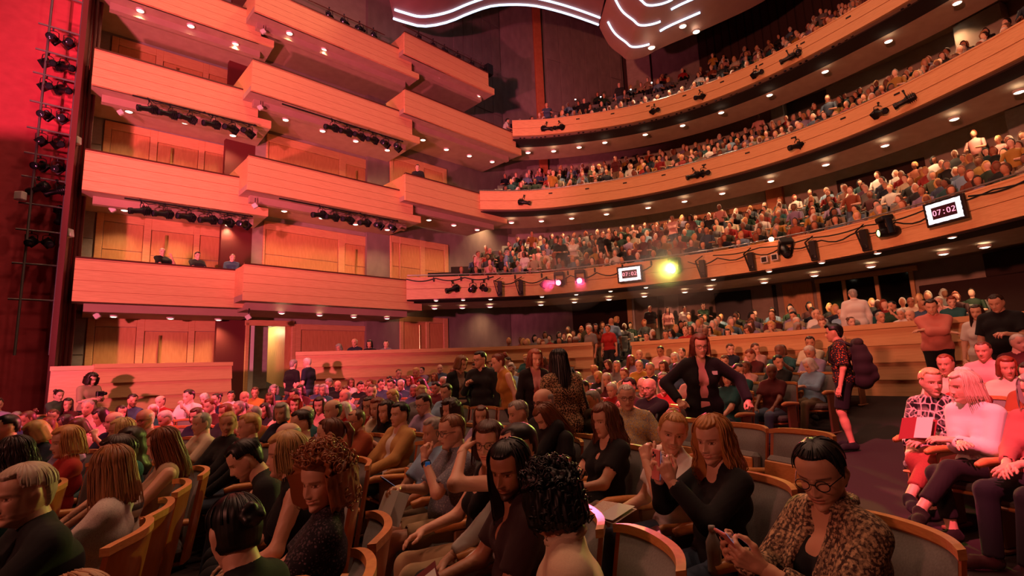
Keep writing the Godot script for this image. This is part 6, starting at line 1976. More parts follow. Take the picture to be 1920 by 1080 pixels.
	L.append({"short": "woman in the giraffe print", "label": "woman with short pale hair, black giraffe-print top and speckled leggings facing the camera", "at": Vector2(3.86, 4.92), "fem": true, "hair": "short", "hairc": Color(0.86, 0.70, 0.50), "topm": print_mat("giraffe", Color(0.88, 0.80, 0.78), Color(0.08, 0.06, 0.07), 0.012, 3.2, FastNoiseLite.TYPE_CELLULAR, Color(0, 0, 0, 0), 0.13), "legm": print_mat("speckled", Color(0.62, 0.26, 0.22), Color(0.34, 0.16, 0.15), 0.1, 6.0), "shoem": shoe, "sleeve": 0.9, "loose": 0.02, "legs": 0.85, "turn": 8.0, "yaw": 44.0, "nod": 4.0, "lean": 8.0, "foot_l": Vector3(0.0, 0.24, 0.75), "knee_l": Vector3(0.0, 1.0, 0.7), "foot_r": Vector3(0.02, 0.085, 0.42), "hand_l": Vector3(0.02, 0.68, 0.38), "cell": 0.014, "fine": 72, "face": {"brow": Color(0.6, 0.45, 0.35)}})
	L.append({"short": "person in the pink knit", "label": "person in pink knit and dark jeans cut off by the right edge", "at": Vector2(3.66, 3.8), "fem": true, "hair": "bob", "hairc": HAIRS.grey, "topm": cloth(Color(0.66, 0.36, 0.34)), "legm": cloth(Color(0.10, 0.09, 0.12)), "shoem": cloth(Color(0.25, 0.12, 0.12)), "sleeve": 0.9, "turn": 0.0, "hand_l": Vector3(0.03, 0.68, 0.34), "hand_r": Vector3(-0.03, 0.68, 0.34), "cell": 0.014, "fine": 56, "face": {}})
	L.append({"short": "bald man with beard", "label": "bald man with glasses and beard in black tee drinking, lit pink", "at": Vector2(1.62, 6.6), "hair": "bald", "hairc": HAIRS.black, "topm": T("black"), "legm": dark, "shoem": shoe, "sleeve": 0.42, "girth": 1.2, "yaw": 4.0, "glasses": true, "hand_l": Vector3(0.0, 0.98, 0.36), "grip_l": "hold", "cell": 0.016, "fine": 52, "face": {"beard": 0.7, "jaw": 1.12}})
	L.append({"short": "young man in plum", "label": "young man with short hair and plum tee, lit pink, left of the bald man", "at": Vector2(1.45, 7.0), "hair": "short", "hairc": HAIRS["dark brown"], "topm": cloth(Color(0.25, 0.08, 0.12)), "legm": dark, "shoem": shoe, "sleeve": 0.42, "yaw": 10.0, "cell": 0.017, "fine": 48, "face": {}})
	L.append({"short": "smiling man in red", "label": "smiling man with short auburn hair and red tee behind the bald man", "at": Vector2(1.98, 7.25), "hair": "short", "hairc": HAIRS.auburn, "topm": T("red"), "legm": dark, "shoem": shoe, "sleeve": 0.42, "girth": 1.15, "yaw": 22.0, "cell": 0.017, "fine": 48, "face": {"smile": 1.0}})
	L.append({"short": "photographer in khaki", "label": "photographer with curly dark hair, glasses and pale shirt holding a camera by the left wall", "sit": false, "at": Vector2(-9.35, 11.6), "hair": "curly", "hairc": HAIRS["dark brown"], "topm": T("beige"), "legm": dark, "shoem": shoe, "sleeve": 0.5, "turn": 60.0, "yaw": 5.0, "nod": 12.0, "glasses": true, "hand_l": Vector3(0.06, 1.2, 0.3), "hand_r": Vector3(-0.08, 1.16, 0.3), "grip_l": "hold", "grip_r": "hold", "cell": 0.02, "fine": 40, "face": {"beard": 0.5}})
	L.append({"short": "woman beside the photographer", "label": "dark-haired woman in green cardigan beside the photographer by the left wall", "at": Vector2(-9.75, 11.35), "fem": true, "hair": "bun", "hairc": HAIRS["dark brown"], "topm": cloth(Color(0.25, 0.33, 0.25)), "legm": dark, "shoem": shoe, "sleeve": 1.0, "turn": 60.0, "nod": 10.0, "hand_l": Vector3(0.05, 0.8, 0.3), "cell": 0.021, "fine": 36, "hip": 0.62, "no_seat": true, "face": {}})
	for d in L:
		if d.has("drop"): d.erase("drop")
	return L

# ------------------------------------------------------------------ things held or lying about
func held(d: Dictionary, called: String, label: String, cat: String, at: Vector3, b := Basis()) -> Node3D:
	var n: Node3D = d.node
	var t := thing(called, label, cat)
	t.transform = n.transform * Transform3D(b, at)
	return t

func who(heroes: Array, s: String) -> Dictionary:
	for d in heroes:
		if d.get("short", "") == s: return d
	return {}

func phone(d: Dictionary, label: String, at: Vector3, b: Basis, back: Color):
	var t := held(d, "phone", label, "phone", at, b)
	var mb := MB.new()
	mb.box(Vector3.ZERO, Vector3(0.074, 0.152, 0.009), Basis(), 0.003)
	put("case", mb.mesh(), plain(back, 0.35), t)
	var s := MB.new()
	s.box(Vector3(0, 0, -0.005), Vector3(0.068, 0.142, 0.002))
	put("screen", s.mesh(), glow(Color(0.5, 0.55, 0.7), 0.5), t)
	var c := MB.new()
	for q in [[-0.02, 0.056], [-0.02, 0.036], [-0.004, 0.046]]:
		c.lathe([[0.0, 0.003], [0.007, 0.002], [0.008, 0.0]], 8, Transform3D(Basis(Vector3.RIGHT, PI / 2), Vector3(q[0], q[1], 0.0045)))
	put("camera_lens", c.mesh(), M.black, t)

func booklet(d: Dictionary, label: String, at: Vector3, b: Basis, cover: Material, open_deg := 20.0):
	var t := held(d, "programme", label, "booklet", at, b)
	for s in [-1.0, 1.0]:
		var mb := MB.new()
		var a := Basis(Vector3.UP, deg_to_rad(open_deg) * s)
		mb.box(a * Vector3(0.07 * s, 0, 0), Vector3(0.14, 0.21, 0.004), a, 0.001)
		put("cover", mb.mesh(), cover, t)
	var pg := MB.new()
	var a2 := Basis(Vector3.UP, -deg_to_rad(open_deg) * 0.5)
	pg.box(a2 * Vector3(0.066, 0, 0.004), Vector3(0.132, 0.2, 0.002), a2)
	put("page", pg.mesh(), M.white, t)

func props(heroes: Array, figs: Array):
	var X := Vector3.RIGHT
	var pg := who(heroes, "blond woman with the phone")
	phone(pg, "pink phone held up by the long-haired blond woman", Vector3(0.0, 1.055, 0.335), Basis(X, -0.12), Color(0.90, 0.50, 0.50))
	var gg := who(heroes, "woman in round glasses")
	phone(gg, "pink phone in the hands of the woman with round glasses", Vector3(0.01, 0.915, 0.40), Basis(X, 0.65), Color(0.85, 0.5, 0.46))
	var wm := who(heroes, "man with the smartwatch")
	phone(wm, "black phone in the hand of the man with the smartwatch", Vector3(-0.05, 0.845, 0.45), Basis(X, 0.9), Color(0.05, 0.05, 0.06))
	var wt := held(wm, "watch", "black smartwatch on the wrist of the man resting his chin", "watch", (figs[heroes.find(wm)].pose.wril as Vector3).lerp(figs[heroes.find(wm)].pose.elbl, 0.14))
	var wb := MB.new()
	var wd: Vector3 = (figs[heroes.find(wm)].pose.elbl - figs[heroes.find(wm)].pose.wril).normalized()
	wb.tube([-wd * 0.011, wd * 0.011], 0.0335, 14, false)
	put("strap", wb.mesh(), M.black, wt)
	var wf := MB.new()
	wf.box(Vector3(0.033, 0, 0.0), Vector3(0.01, 0.038, 0.034), Basis(), 0.004)
	put("face", wf.mesh(), glow(Color(0.1, 0.3, 0.5), 0.4), wt)
	var paper := print_mat("programme_print", Color(0.86, 0.80, 0.74), Color(0.60, 0.22, 0.12), 0.05, 9.0)
	booklet(wm, "open programme with grey pages standing on the lap of the man with the smartwatch", Vector3(0.02, 0.72, 0.5), Basis(Vector3.UP, 0.5) * Basis(X, -0.5), M.white, 30.0)
	booklet(who(heroes, "bearded man"), "dark red programme in the hands of the bearded man", Vector3(0.02, 0.72, 0.47), Basis(X, -1.0), cloth(Color(0.40, 0.08, 0.09)), 8.0)
	booklet(who(heroes, "blond woman in the white crop top"), "orange-patterned programme on the lap of the woman in the white crop top", Vector3(-0.06, 0.695, 0.46), Basis(Vector3.UP, 0.3) * Basis(X, -1.35), paper, 4.0)
	booklet(pg, "dark programme lying across the knees of the long-haired blond woman", Vector3(-0.05, 0.69, 0.42), Basis(Vector3.UP, -0.4) * Basis(X, -1.2), cloth(Color(0.30, 0.12, 0.10)), 5.0)
	booklet(who(heroes, "woman in the giraffe print"), "programme held on the lap of the woman in giraffe print", Vector3(-0.02, 0.78, 0.42), Basis(X, -0.6), cloth(Color(0.55, 0.15, 0.18)), 15.0)
	# a bottle and a can
	var bt := held(pg, "water_bottle", "clear water bottle standing between the jeans of the two blond women", "bottle", Vector3(0.26, 0.60, 0.22))
	var bb := MB.new()
	bb.lathe([[0.0, 0.0], [0.033, 0.003], [0.034, 0.02], [0.032, 0.06], [0.034, 0.1], [0.033, 0.14], [0.016, 0.175], [0.013, 0.19]], 14)
	put("body", bb.mesh(), plain(Color(0.60, 0.58, 0.56), 0.15), bt)
	var bc := MB.new()
	bc.lathe([[0.0, 0.213], [0.015, 0.212], [0.016, 0.19], [0.0, 0.19]], 12)
	put("cap", bc.mesh(), M.white, bt)
	var cn := held(gg, "drink_can", "silver drink can at the elbow of the woman with round glasses", "can", Vector3(0.30, 0.66, 0.16))
	var cb := MB.new()
	cb.lathe([[0.0, 0.006], [0.024, 0.0], [0.032, 0.012], [0.033, 0.1], [0.027, 0.115], [0.026, 0.118], [0.022, 0.114], [0.0, 0.113]], 18)
	put("body", cb.mesh(), plain(Color(0.62, 0.45, 0.28), 0.25, 0.7), cn)
	var tabm := MB.new()
	tabm.box(Vector3(0.004, 0.117, 0), Vector3(0.022, 0.002, 0.013), Basis(), 0.001)
	put("pull_tab", tabm.mesh(), M.steel, cn)
	# backpack, shoulder bag, badge
	var bp := who(heroes, "man with the backpack")
	var pk := held(bp, "backpack", "large dark backpack worn by the man in the floral shirt", "backpack", Vector3(0, 0.93, 0))
	var pb := MB.new()
	nets([[Vector3(-0.09, -0.02, -0.23), Vector3(0.09, -0.02, -0.23), 0.11, 0.11, 0], [Vector3(-0.1, 0.14, -0.24), Vector3(0.1, 0.14, -0.24), 0.12, 0.12, 0], [Vector3(-0.1, 0.28, -0.24), Vector3(0.1, 0.28, -0.24), 0.12, 0.12, 0], [Vector3(-0.09, 0.4, -0.22), Vector3(0.09, 0.4, -0.22), 0.105, 0.1, 0], [Vector3(-0.09, 0.04, -0.34), Vector3(0.09, 0.04, -0.34), 0.07, 0.07, 0], [Vector3(-0.08, 0.14, -0.34), Vector3(0.08, 0.14, -0.34), 0.06, 0.06, 0]], 0.04, 0.016, pb)
	put("bag_body", pb.mesh(), cloth(Color(0.09, 0.04, 0.04)), pk)
	var pl := MB.new()
	nets([[Vector3(-0.12, 0.5, -0.2), Vector3(0.12, 0.5, -0.22), 0.06, 0.06, 0]], 0.03, 0.014, pl)
	put("top_flap", pl.mesh(), cloth(Color(0.13, 0.12, 0.08)), pk)
	for s in [-1.0, 1.0]:
		var st := MB.new()
		st.tube([Vector3(0.11 * s, 0.46, -0.14), Vector3(0.12 * s, 0.535, -0.01), Vector3(0.12 * s, 0.45, 0.12), Vector3(0.13 * s, 0.25, 0.14), Vector3(0.14 * s, 0.1, -0.1)], 0.02, 7)
		put("strap", st.mesh(), M.black, pk)
	var us := who(heroes, "usher")
	var bd := held(us, "name_badge", "white name badge on the black blazer of the standing woman", "badge", Vector3(0.12, 1.29, 0.135), Basis(X, -0.1))
	var bm := MB.new()
	bm.box(Vector3.ZERO, Vector3(0.055, 0.04, 0.006), Basis(), 0.002)
	put("plate", bm.mesh(), M.white, bd)
	var lh := who(heroes, "woman with very long black hair")
	var sb := held(lh, "shoulder_bag", "olive shoulder bag hanging at the hip of the very long-haired woman", "bag", Vector3(-0.25, 0.93, 0.02))
	var sm := MB.new()
	nets([[Vector3(0, 0.0, -0.12), Vector3(0, 0.0, 0.12), 0.075, 0.075, 0], [Vector3(0, 0.12, -0.1), Vector3(0, 0.12, 0.1), 0.05, 0.05, 0]], 0.03, 0.014, sm)
	put("bag_body", sm.mesh(), cloth(Color(0.24, 0.22, 0.12)), sb)
	var ss := MB.new()
	ss.tube([Vector3(0.0, 0.12, -0.1), Vector3(0.06, 0.4, -0.06), Vector3(0.12, 0.56, -0.02), Vector3(0.06, 0.4, 0.06), Vector3(0.0, 0.12, 0.1)], 0.012, 6)
	put("strap", ss.mesh(), M.black, sb)
	var ph := who(heroes, "photographer in khaki")
	var cm := held(ph, "camera", "black camera with lens held by the photographer by the left wall", "camera", Vector3(0.0, 1.26, 0.36))
	var cbm := MB.new()
	cbm.box(Vector3.ZERO, Vector3(0.15, 0.11, 0.07), Basis(), 0.012)
	put("body", cbm.mesh(), M.black, cm)
	var cl := MB.new()
	cl.lathe([[0.0, 0.15], [0.035, 0.15], [0.04, 0.0]], 14, Transform3D(Basis(X, PI / 2), Vector3(0, 0, 0.03)))
	put("lens", cl.mesh(), M.metal, cm)
	# the aisle chair of the man in yellow: a dark transport chair
	var yv := who(heroes, "man in the yellow floral shirt")
	var wc := held(yv, "wheelchair", "black transport wheelchair under the man in the yellow floral shirt", "wheelchair", Vector3.ZERO)
	var fr := MB.new()
	for s in [-1.0, 1.0]:
		fr.tube([Vector3(0.3 * s, 0.2, 0.25), Vector3(0.3 * s, 0.45, 0.25), Vector3(0.3 * s, 0.66, 0.2), Vector3(0.3 * s, 0.66, -0.15), Vector3(0.3 * s, 0.2, -0.22)], 0.014, 7)
		fr.tube([Vector3(0.26 * s, 0.3, -0.24), Vector3(0.26 * s, 0.9, -0.3), Vector3(0.26 * s, 0.95, -0.42)], 0.014, 7)
	put("frame", fr.mesh(), M.black, wc)
	for s in [-1.0, 1.0]:
		var ar := MB.new()
		ar.box(Vector3(0.3 * s, 0.68, 0.02), Vector3(0.06, 0.035, 0.36), Basis(), 0.012)
		put("armrest", ar.mesh(), M.black, wc)
		for z in [[-0.2, 0.16], [0.28, 0.1]]:
			var wh := MB.new()
			var ring := []
			for k in 21: ring.append(Vector3(0.33 * s, z[1] + 0.02 + cos(TAU * k / 20) * z[1], z[0] + sin(TAU * k / 20) * z[1]))
			wh.tube(ring, 0.018, 6, false)
			for k in 6: wh.tube([Vector3(0.33 * s, z[1] + 0.02, z[0]), Vector3(0.33 * s, z[1] + 0.02 + cos(TAU * k / 6) * z[1], z[0] + sin(TAU * k / 6) * z[1])], 0.004, 4)
			put("wheel", wh.mesh(), M.metal, wc)
	var sl := MB.new()
	sl.box(Vector3(0, 0.42, 0.02), Vector3(0.52, 0.04, 0.44), Basis(), 0.015)
	put("seat", sl.mesh(), M.black, wc)
	var bk := MB.new()
	bk.box(Vector3(0, 0.68, -0.27), Vector3(0.52, 0.46, 0.03), Basis(X, -0.08), 0.012)
	put("backrest", bk.mesh(), M.black, wc)

# ------------------------------------------------------------------ the audience
const FRONT := [3.35, 4.35, 5.35, 6.35, 7.35, 8.38, 9.4]
const BEHIND := [11.3, 12.3, 13.3, 14.3, 15.3, 16.25]
const REAR := [18.0, 18.95, 19.9, 20.85, 21.8, 22.75]

func sees(x: float, d: float, y: float, margin := 40.0) -> Vector2:     # where a point falls in the 1920x1080 frame, or (-1, -1)
	var b := Basis(Vector3.RIGHT, deg_to_rad(8.8)) * Basis(Vector3(0, 0, 1), deg_to_rad(-2.2))
	var p := b.inverse() * (P(x, d, y) - EYE)
	if p.z > -0.8: return Vector2(-1, -1)
	var q := Vector2(960.0 - 980.0 * p.x / p.z, 540.0 + 980.0 * p.y / p.z)
	if q.x < -margin or q.x > 1920.0 + margin or q.y < -margin or q.y > 1080.0 + margin: return Vector2(-1, -1)
	return q

func stall_seats() -> Array:
	var out := []
	var all := []
	for i in FRONT.size(): all.append([FRONT[i], "%s row before cross-aisle" % ORD[FRONT.size() - 1 - i], 0])
	for i in BEHIND.size(): all.append([BEHIND[i], "%s row behind cross-aisle" % ORD[i], 1])
	for i in REAR.size(): all.append([REAR[i], "%s row behind low wall" % ORD[i], 2])
	for q in all:
		var r: float = q[0]
		var step := rad_to_deg(0.56 / r)
		var th := -44.0
		while th < 66.0:
			th += step
			var s := r * sin(deg_to_rad(th))
			if s > (8.7 if q[2] < 2 else 9.6): break
			if q[2] >= 1:
				if absf(r * deg_to_rad(th + 9.4)) < 0.85: continue
				if absf(r * deg_to_rad(th - 16.0)) < 0.8: continue
			if q[2] == 2 and th > 16.0 and r < 17.5 + (th - 16.0) * 0.05: continue
			var p := arc(r, th)
			if q[2] == 0 and p.length() < 1.45: continue
			if p.y < 0.9: continue
			var v := sees(p.x, p.y, floor_y(r) + 1.15, 240.0)
			if v.x == -1: continue
			var blk := "right block" if th < -9.4 else ("left block" if th > 16.0 else "middle block")
			out.append({"p": p, "r": r, "th": th, "row": q[1], "blk": blk, "zone": q[2], "px": v})
	return out

func proto_defs(lod: String) -> Array:
	var b := {"cell": 0.021 if lod == "mid" else 0.03, "fine": 34 if lod == "mid" else 22, "lod": "_far", "hair": "bald"}
	var L := []
	for q in [
		{"yaw": 8.0, "sleeve": 0.42}, {"fem": true, "yaw": -8.0, "sleeve": 1.0}, {"yaw": 24.0, "sleeve": 1.0, "girth": 1.15, "glasses": true}, {"fem": true, "yaw": 30.0, "sleeve": 0.38},
		{"yaw": -18.0, "sleeve": 0.42, "hand_l": Vector3(0.08, 1.0, 0.24), "elbow_l": Vector3(0.5, -0.8, 0.3), "fing_l": Vector3(-0.2, 0.9, 0.0), "grip_l": "fist"},
		{"fem": true, "yaw": 4.0, "sleeve": 0.0, "nod": 14.0}, {"yaw": 4.0, "sleeve": 0.9, "girth": 1.22, "nod": 10.0, "glasses": true}, {"fem": true, "yaw": 52.0, "sleeve": 1.0, "face": {"smile": 0.8}},
		{"yaw": 56.0, "sleeve": 0.42, "face": {"smile": 0.6}}, {"fem": true, "yaw": -24.0, "nod": 22.0, "sleeve": 0.9, "hand_l": Vector3(0.06, 0.8, 0.36), "hand_r": Vector3(-0.06, 0.8, 0.36), "glasses": true},
		{"sit": false, "sleeve": 0.42, "yaw": 8.0}, {"sit": false, "fem": true, "sleeve": 0.4, "yaw": -10.0}, {"sit": false, "sleeve": 1.0, "hand_l": Vector3(-0.16, 1.22, 0.17), "hand_r": Vector3(0.16, 1.16, 0.19), "elbow_l": Vector3(0.9, -0.5, 0.5), "elbow_r": Vector3(-0.9, -0.5, 0.5)},
		{"sit": false, "sleeve": 0.42, "lean": 22.0, "nod": 10.0, "hand_l": Vector3(0.12, 1.05, 0.45), "hand_r": Vector3(-0.12, 1.05, 0.45)},
	]:
		var d: Dictionary = b.duplicate()
		d.merge(q, true)
		L.append(d)
	return L

var protos := {}
var hairs := {}
var used := {}

func make_protos():
	for lod in ["mid", "far"]:
		var defs := proto_defs(lod)
		if lod == "far":
			for i in 3: pass
		var res := hero_figures(defs)
		var L := []
		for i in defs.size():
			var t := Node3D.new()
			put("body", res[i].body.mesh(), null, t)
			put("top", res[i].top.mesh(), null, t)
			put("trousers", res[i].bottom.mesh(), null, t)
			put("shoes", res[i].shoes.mesh(), null, t)
			if defs[i].get("glasses", false) and lod == "mid": put("glasses", glasses_mesh(res[i].pose.head), M.black, t)
			L.append([t, res[i].pose.head, defs[i]])
		protos[lod] = L
		for st in ["short", "crop", "fringe", "thin", "quiff", "bob", "long", "wavy", "bun", "pony", "curly"]:
			var n := 34 if lod == "mid" else 22
			hairs[st + lod] = hair(st, {}, n, int(n * 0.6), 5).mesh()

const HAIR_SAY := {"short": "short %s hair", "crop": "cropped %s hair", "fringe": "balding %s hair", "thin": "thinning %s hair", "quiff": "swept-up %s hair", "bob": "%s bob", "long": "long %s hair", "wavy": "wavy %s hair", "bun": "%s bun", "pony": "%s ponytail", "curly": "curly %s hair", "bald": "bald head"}

func random_person(lod: String, variant: int, at: Vector3, yaw: float, where: String, group: String, fix := {}) -> Node3D:
	var pr = protos[lod][variant]
	var fem: bool = pr[2].get("fem", false)
	var o: Node3D = pr[0].duplicate()
	o.name = numbered("person")
	add_child(o)
	o.position = at
	o.rotation.y = yaw
	var sc := rng.randf_range(0.95, 1.04) * (0.96 if fem else 1.0)
	o.scale = Vector3.ONE * sc
	var hs := ""
	var hc := ""
	var tc := ""
	for k in 60:
		var fs := ["bob", "long", "wavy", "short", "bun", "pony", "curly", "bob", "short", "long"]
		var ms := ["short", "crop", "fringe", "thin", "quiff", "bald", "short", "crop", "short", "fringe"]
		hs = fix.get("hair", fs[rng.randi() % 10] if fem else ms[rng.randi() % 10])
		var cs := ["grey", "white", "brown", "black", "blond", "auburn", "dark brown", "grey", "brown", "dark brown"]
		hc = fix.get("hairc", cs[rng.randi() % 10])
		if hs in ["fringe", "thin"] and hc in ["auburn", "blond"]: hc = "grey"
		tc = fix.get("top", TOPS.keys()[rng.randi() % TOPS.size()])
		var key := hs + hc + tc + where.split(",")[0]
		if not used.has(key) or fix.size() == 3:
			used[key] = true
			break
	var say: String = HAIR_SAY[hs] % hc if hs != "bald" else HAIR_SAY[hs]
	if where in ["third row behind cross-aisle, middle block"] and tc == "charcoal" and hs == "wavy": tc = "olive"
	var label := "person with %s and %s top, %s" % [say, tc, where]
	if label.split(" ").size() > 16: label = "%s and %s top, %s" % [say, tc, where]
	tag(o, label, "person", group)
	(o.get_node("body") as MeshInstance3D).set_surface_override_material(0, skin_mat(SKINS[[0, 0, 1, 2, 2, 1, 3, 0, 4, 2][rng.randi() % 10]]))
	(o.get_node("top") as MeshInstance3D).set_surface_override_material(0, cloth(TOPS[tc]))
	(o.get_node("trousers") as MeshInstance3D).set_surface_override_material(0, cloth(LEGS[rng.randi() % 5]))
	(o.get_node("shoes") as MeshInstance3D).set_surface_override_material(0, cloth(Color(0.07, 0.065, 0.06)))
	if hs != "bald": put("hair", hairs[hs + lod], hair_mat(HAIRS[hc]), o, pr[1])
	return o

var leftovers := []

func crowd_individuals(heroes: Array):
	make_protos()
	var seats := stall_seats()
	seats.sort_custom(func(a, b): return a.p.length() < b.p.length())
	var people := heroes.size()
	var spare := 300 - people - 62
	var chairs := seat_spots.size()
	var empties := {}
	var distant := {}
	for s in seats:
		var clash := false
		for h in heroes:
			if h.at.distance_to(s.p) < (0.40 if h.get("sit", true) else 0.36): clash = true
		for q in seat_spots:
			if q.distance_to(s.p) < 0.36: clash = true
		if clash: continue
		var th: float = s.th
		var r: float = s.r
		var empty := rng.randf() < 0.06
		if r == 9.4 and th < -11.0: empty = true
		if r == 8.38 and th < -29.0: empty = true
		if r == 7.35 and th < -30.0: empty = true
		if r == 9.4 and th < -23.5: continue
		if r == 8.38 and th < -40.0: continue
		if r == 11.3 and th < -9.0 and th > -26.0: continue
		if r == 12.3 and th < -9.0 and th > -15.6: continue
		if r == 6.35 and th < -26.5: continue
		if r <= 5.4 and th < -22.0: continue
		if r == 9.4 and th > -8.0 and th < 9.0: empty = rng.randf() < 0.45
		var y := floor_y(r)
		var seat: Node3D = null
		if chairs < 296 and s.zone < 2:
			chairs += 1
			var edge := 0.0
			if s.zone >= 1:
				if absf(r * deg_to_rad(th + 9.4)) < 1.42: edge = 1.0 if th < -9.4 else -1.0
			elif r == 9.4 and th < -11.0 and th > -14.0: edge = 0.0
			place_seat(s.p, "", "", empty, edge)
			seat = get_child(get_child_count() - 1)
			if empty:
				empties[s.row] = empties.get(s.row, [])
				empties[s.row].append([s.px.x, seat])
		else:
			leftovers.append([P(s.p.x, s.p.y, y), seat_yaw(s.p), 2])
		if empty: continue
		if spare > 0 and s.px.x > -25.0 and s.px.x < 1945.0 and s.px.y < 1110.0:
			spare -= 1
			var lod := "mid" if s.p.length() < 9.0 else "far"
			var v := rng.randi() % 10
			var yaw := seat_yaw(s.p) + rng.randf_range(-0.16, 0.16)
			var who_sits := random_person(lod, v, P(s.p.x, s.p.y, y), yaw, "%s, %s" % [s.row, s.blk], "audience, " + s.row)
			if seat: name_seat(seat, "seat of " + str(who_sits.get_meta("label")), s.row)
		else:
			if s.p.length() > 6.0: leftovers.append([P(s.p.x, s.p.y, y), seat_yaw(s.p), 0])
			if seat:
				distant[s.row] = distant.get(s.row, [])
				distant[s.row].append([s.px.x, seat])
	for row in empties:
		var list: Array = empties[row]
		list.sort_custom(func(a, b): return a[0] < b[0])
		for i in list.size(): name_seat(list[i][1], "empty grey theatre seat, %s of the empty ones in %s" % [row_name(i, list.size()), row], row)
	for row in distant:
		var list: Array = distant[row]
		list.sort_custom(func(a, b): return a[0] < b[0])
		for i in list.size(): name_seat(list[i][1], "grey theatre seat, %s of the outlying seats in %s" % [row_name(i, list.size()), row], row)
	standing_people()

func name_seat(o: Node3D, label: String, row: String):
	var w := label.split(" ")
	if w.size() > 16: label = label.replace(", left block", "").replace(", right block", "").replace(", middle block", "")
	tag(o, label, "seat", "theatre seats, " + row)

func standing_people():
	var put_at := func(x: float, d: float, y: float, v: int, turn: float, where: String, fix: Dictionary):
		random_person("far", v, P(x, d, y), deg_to_rad(turn), where, "", fix)
	var fy := func(x: float, d: float) -> float: return floor_y(polar(Vector2(x, d)).x)
	# in the aisle steps between the two low walls, and by the back doors
	for q in [[2.25, 15.4, 10, -60.0, "grey"], [2.5, 16.1, 11, 20.0, "rust"], [2.75, 15.2, 11, -30.0, "red"], [3.0, 16.0, 10, 160.0, "sky blue"], [2.2, 16.9, 13, 60.0, "olive"]]:
		put_at.call(q[0], q[1], fy.call(q[0], q[1]), q[2], q[3], "standing on the aisle steps", {"top": q[4]})
	put_at.call(3.65, 18.6, fy.call(3.65, 18.6), 11, 70.0, "before the dark doorway", {"top": "black", "hair": "bob", "hairc": "blond"})
	put_at.call(5.95, 22.6, fy.call(5.95, 22.6) + 0.15, 10, -10.0, "beside the pale back door", {"top": "charcoal", "hair": "crop", "hairc": "grey"})
	put_at.call(6.7, 22.6, fy.call(6.7, 22.6) + 0.1, 11, -10.0, "before the bright back door", {"top": "pale pink", "hair": "long", "hairc": "dark brown"})
	put_at.call(7.3, 22.2, fy.call(7.3, 22.2) + 0.1, 10, 5.0, "beside the bright back door", {"top": "white", "hair": "short", "hairc": "black"})
	put_at.call(8.0, 21.9, fy.call(8.0, 21.9) + 0.1, 12, -5.0, "below the dazzling yellow light", {"top": "forest green", "hair": "short", "hairc": "brown"})
	# at the open door on the left
	put_at.call(-5.45, 12.9, 0.35, 10, 150.0, "back turned, by lobby door", {"top": "black", "hair": "short", "hairc": "grey"})
	put_at.call(-5.12, 13.1, 0.35, 10, -100.0, "facing another by lobby door", {"top": "navy", "hair": "crop", "hairc": "white"})
	# four people who look over the long low wall
	var names := ["leftmost", "second from left", "third from left", "rightmost"]
	for i in 4:
		var x: float = [-5.25, -4.85, -4.4, -3.95][i]
		put_at.call(x, 15.75 + 0.1 * i, 1.38, [9, 6, 1, 2][i], 5.0 - 20.0 * (i % 2), "%s of four behind long wall" % names[i], {"top": ["cream", "navy", "black", "grey"][i], "hair": ["bob", "fringe", "bob", "crop"][i], "hairc": ["grey", "white", "black", "dark brown"][i]})
	# boxes
	for i in 3:
		var q: Vector3 = on_path(FA, [2.0, 2.9, 3.85][i], 0.9, 4.36)
		random_person("far", [4, 0, 2][i], q, facing(FA, 2.0) + [0.5, 0.2, -0.3][i], "%s in lowest left box" % ["leftmost", "middle one", "rightmost"][i], "", {"top": ["black", "charcoal", "denim"][i], "hair": ["thin", "short", "crop"][i], "hairc": ["grey", "dark brown", "brown"][i]})
	random_person("far", 3, on_path(FB, 5.3, 0.95, 11.05), facing(FB, 2.0) - 0.4, "right end of third middle box", "", {"top": "pale pink", "hair": "bob", "hairc": "black"})
	random_person("far", 2, on_path(FB, 4.1, 0.95, 10.8), facing(FB, 2.0), "low in the third middle box", "", {"top": "red", "hair": "short", "hairc": "auburn"})
	random_person("far", 10, on_path(FC, 0.9, 0.5, 8.0), facing(FC, 2.0) - 0.8, "in the second right-hand box", "", {"top": "charcoal", "hair": "short", "hairc": "black"})
	# first balcony, left end: people finding their seats
	var t1 := [[2.6, 1.2, 11, 60.0, "pale pink"], [3.1, 2.6, 12, 10.0, "olive"], [3.75, 1.3, 10, 90.0, "sky blue"], [4.3, 1.6, 11, -20.0, "white"], [4.9, 1.8, 11, -10.0, "cream"], [5.3, 2.2, 13, 20.0, "black"], [5.7, 2.4, 12, 0.0, "white"], [6.6, 3.4, 10, 20.0, "charcoal"], [6.3, 1.5, 3, -10.0, "navy"], [7.0, 2.1, 10, 80.0, "black"], [8.6, 3.4, 11, 5.0, "maroon"], [9.0, 4.2, 12, 0.0, "pale pink"], [9.6, 4.4, 11, 10.0, "maroon"], [10.1, 4.6, 10, 0.0, "charcoal"]]
	for i in t1.size():
		var q = t1[i]
		var row := int((q[1] - 0.12) / STEP1[3])
		random_person("far", q[2], on_path(F1, q[0], q[1], STEP1[0] + STEP1[1] * row), facing(F1, q[0]) + deg_to_rad(q[3]), "%s standing on first balcony" % (ORD[i] if i else "outermost"), "", {"top": q[4]})
	var t2 := [[3.0, 1.4, 10, 40.0, "mustard"], [3.6, 1.8, 11, 60.0, "black"], [4.3, 2.6, 13, 70.0, "olive"], [5.0, 2.6, 13, -60.0, "grey"], [5.5, 1.9, 11, 10.0, "maroon"], [6.4, 4.4, 12, 0.0, "rust"]]
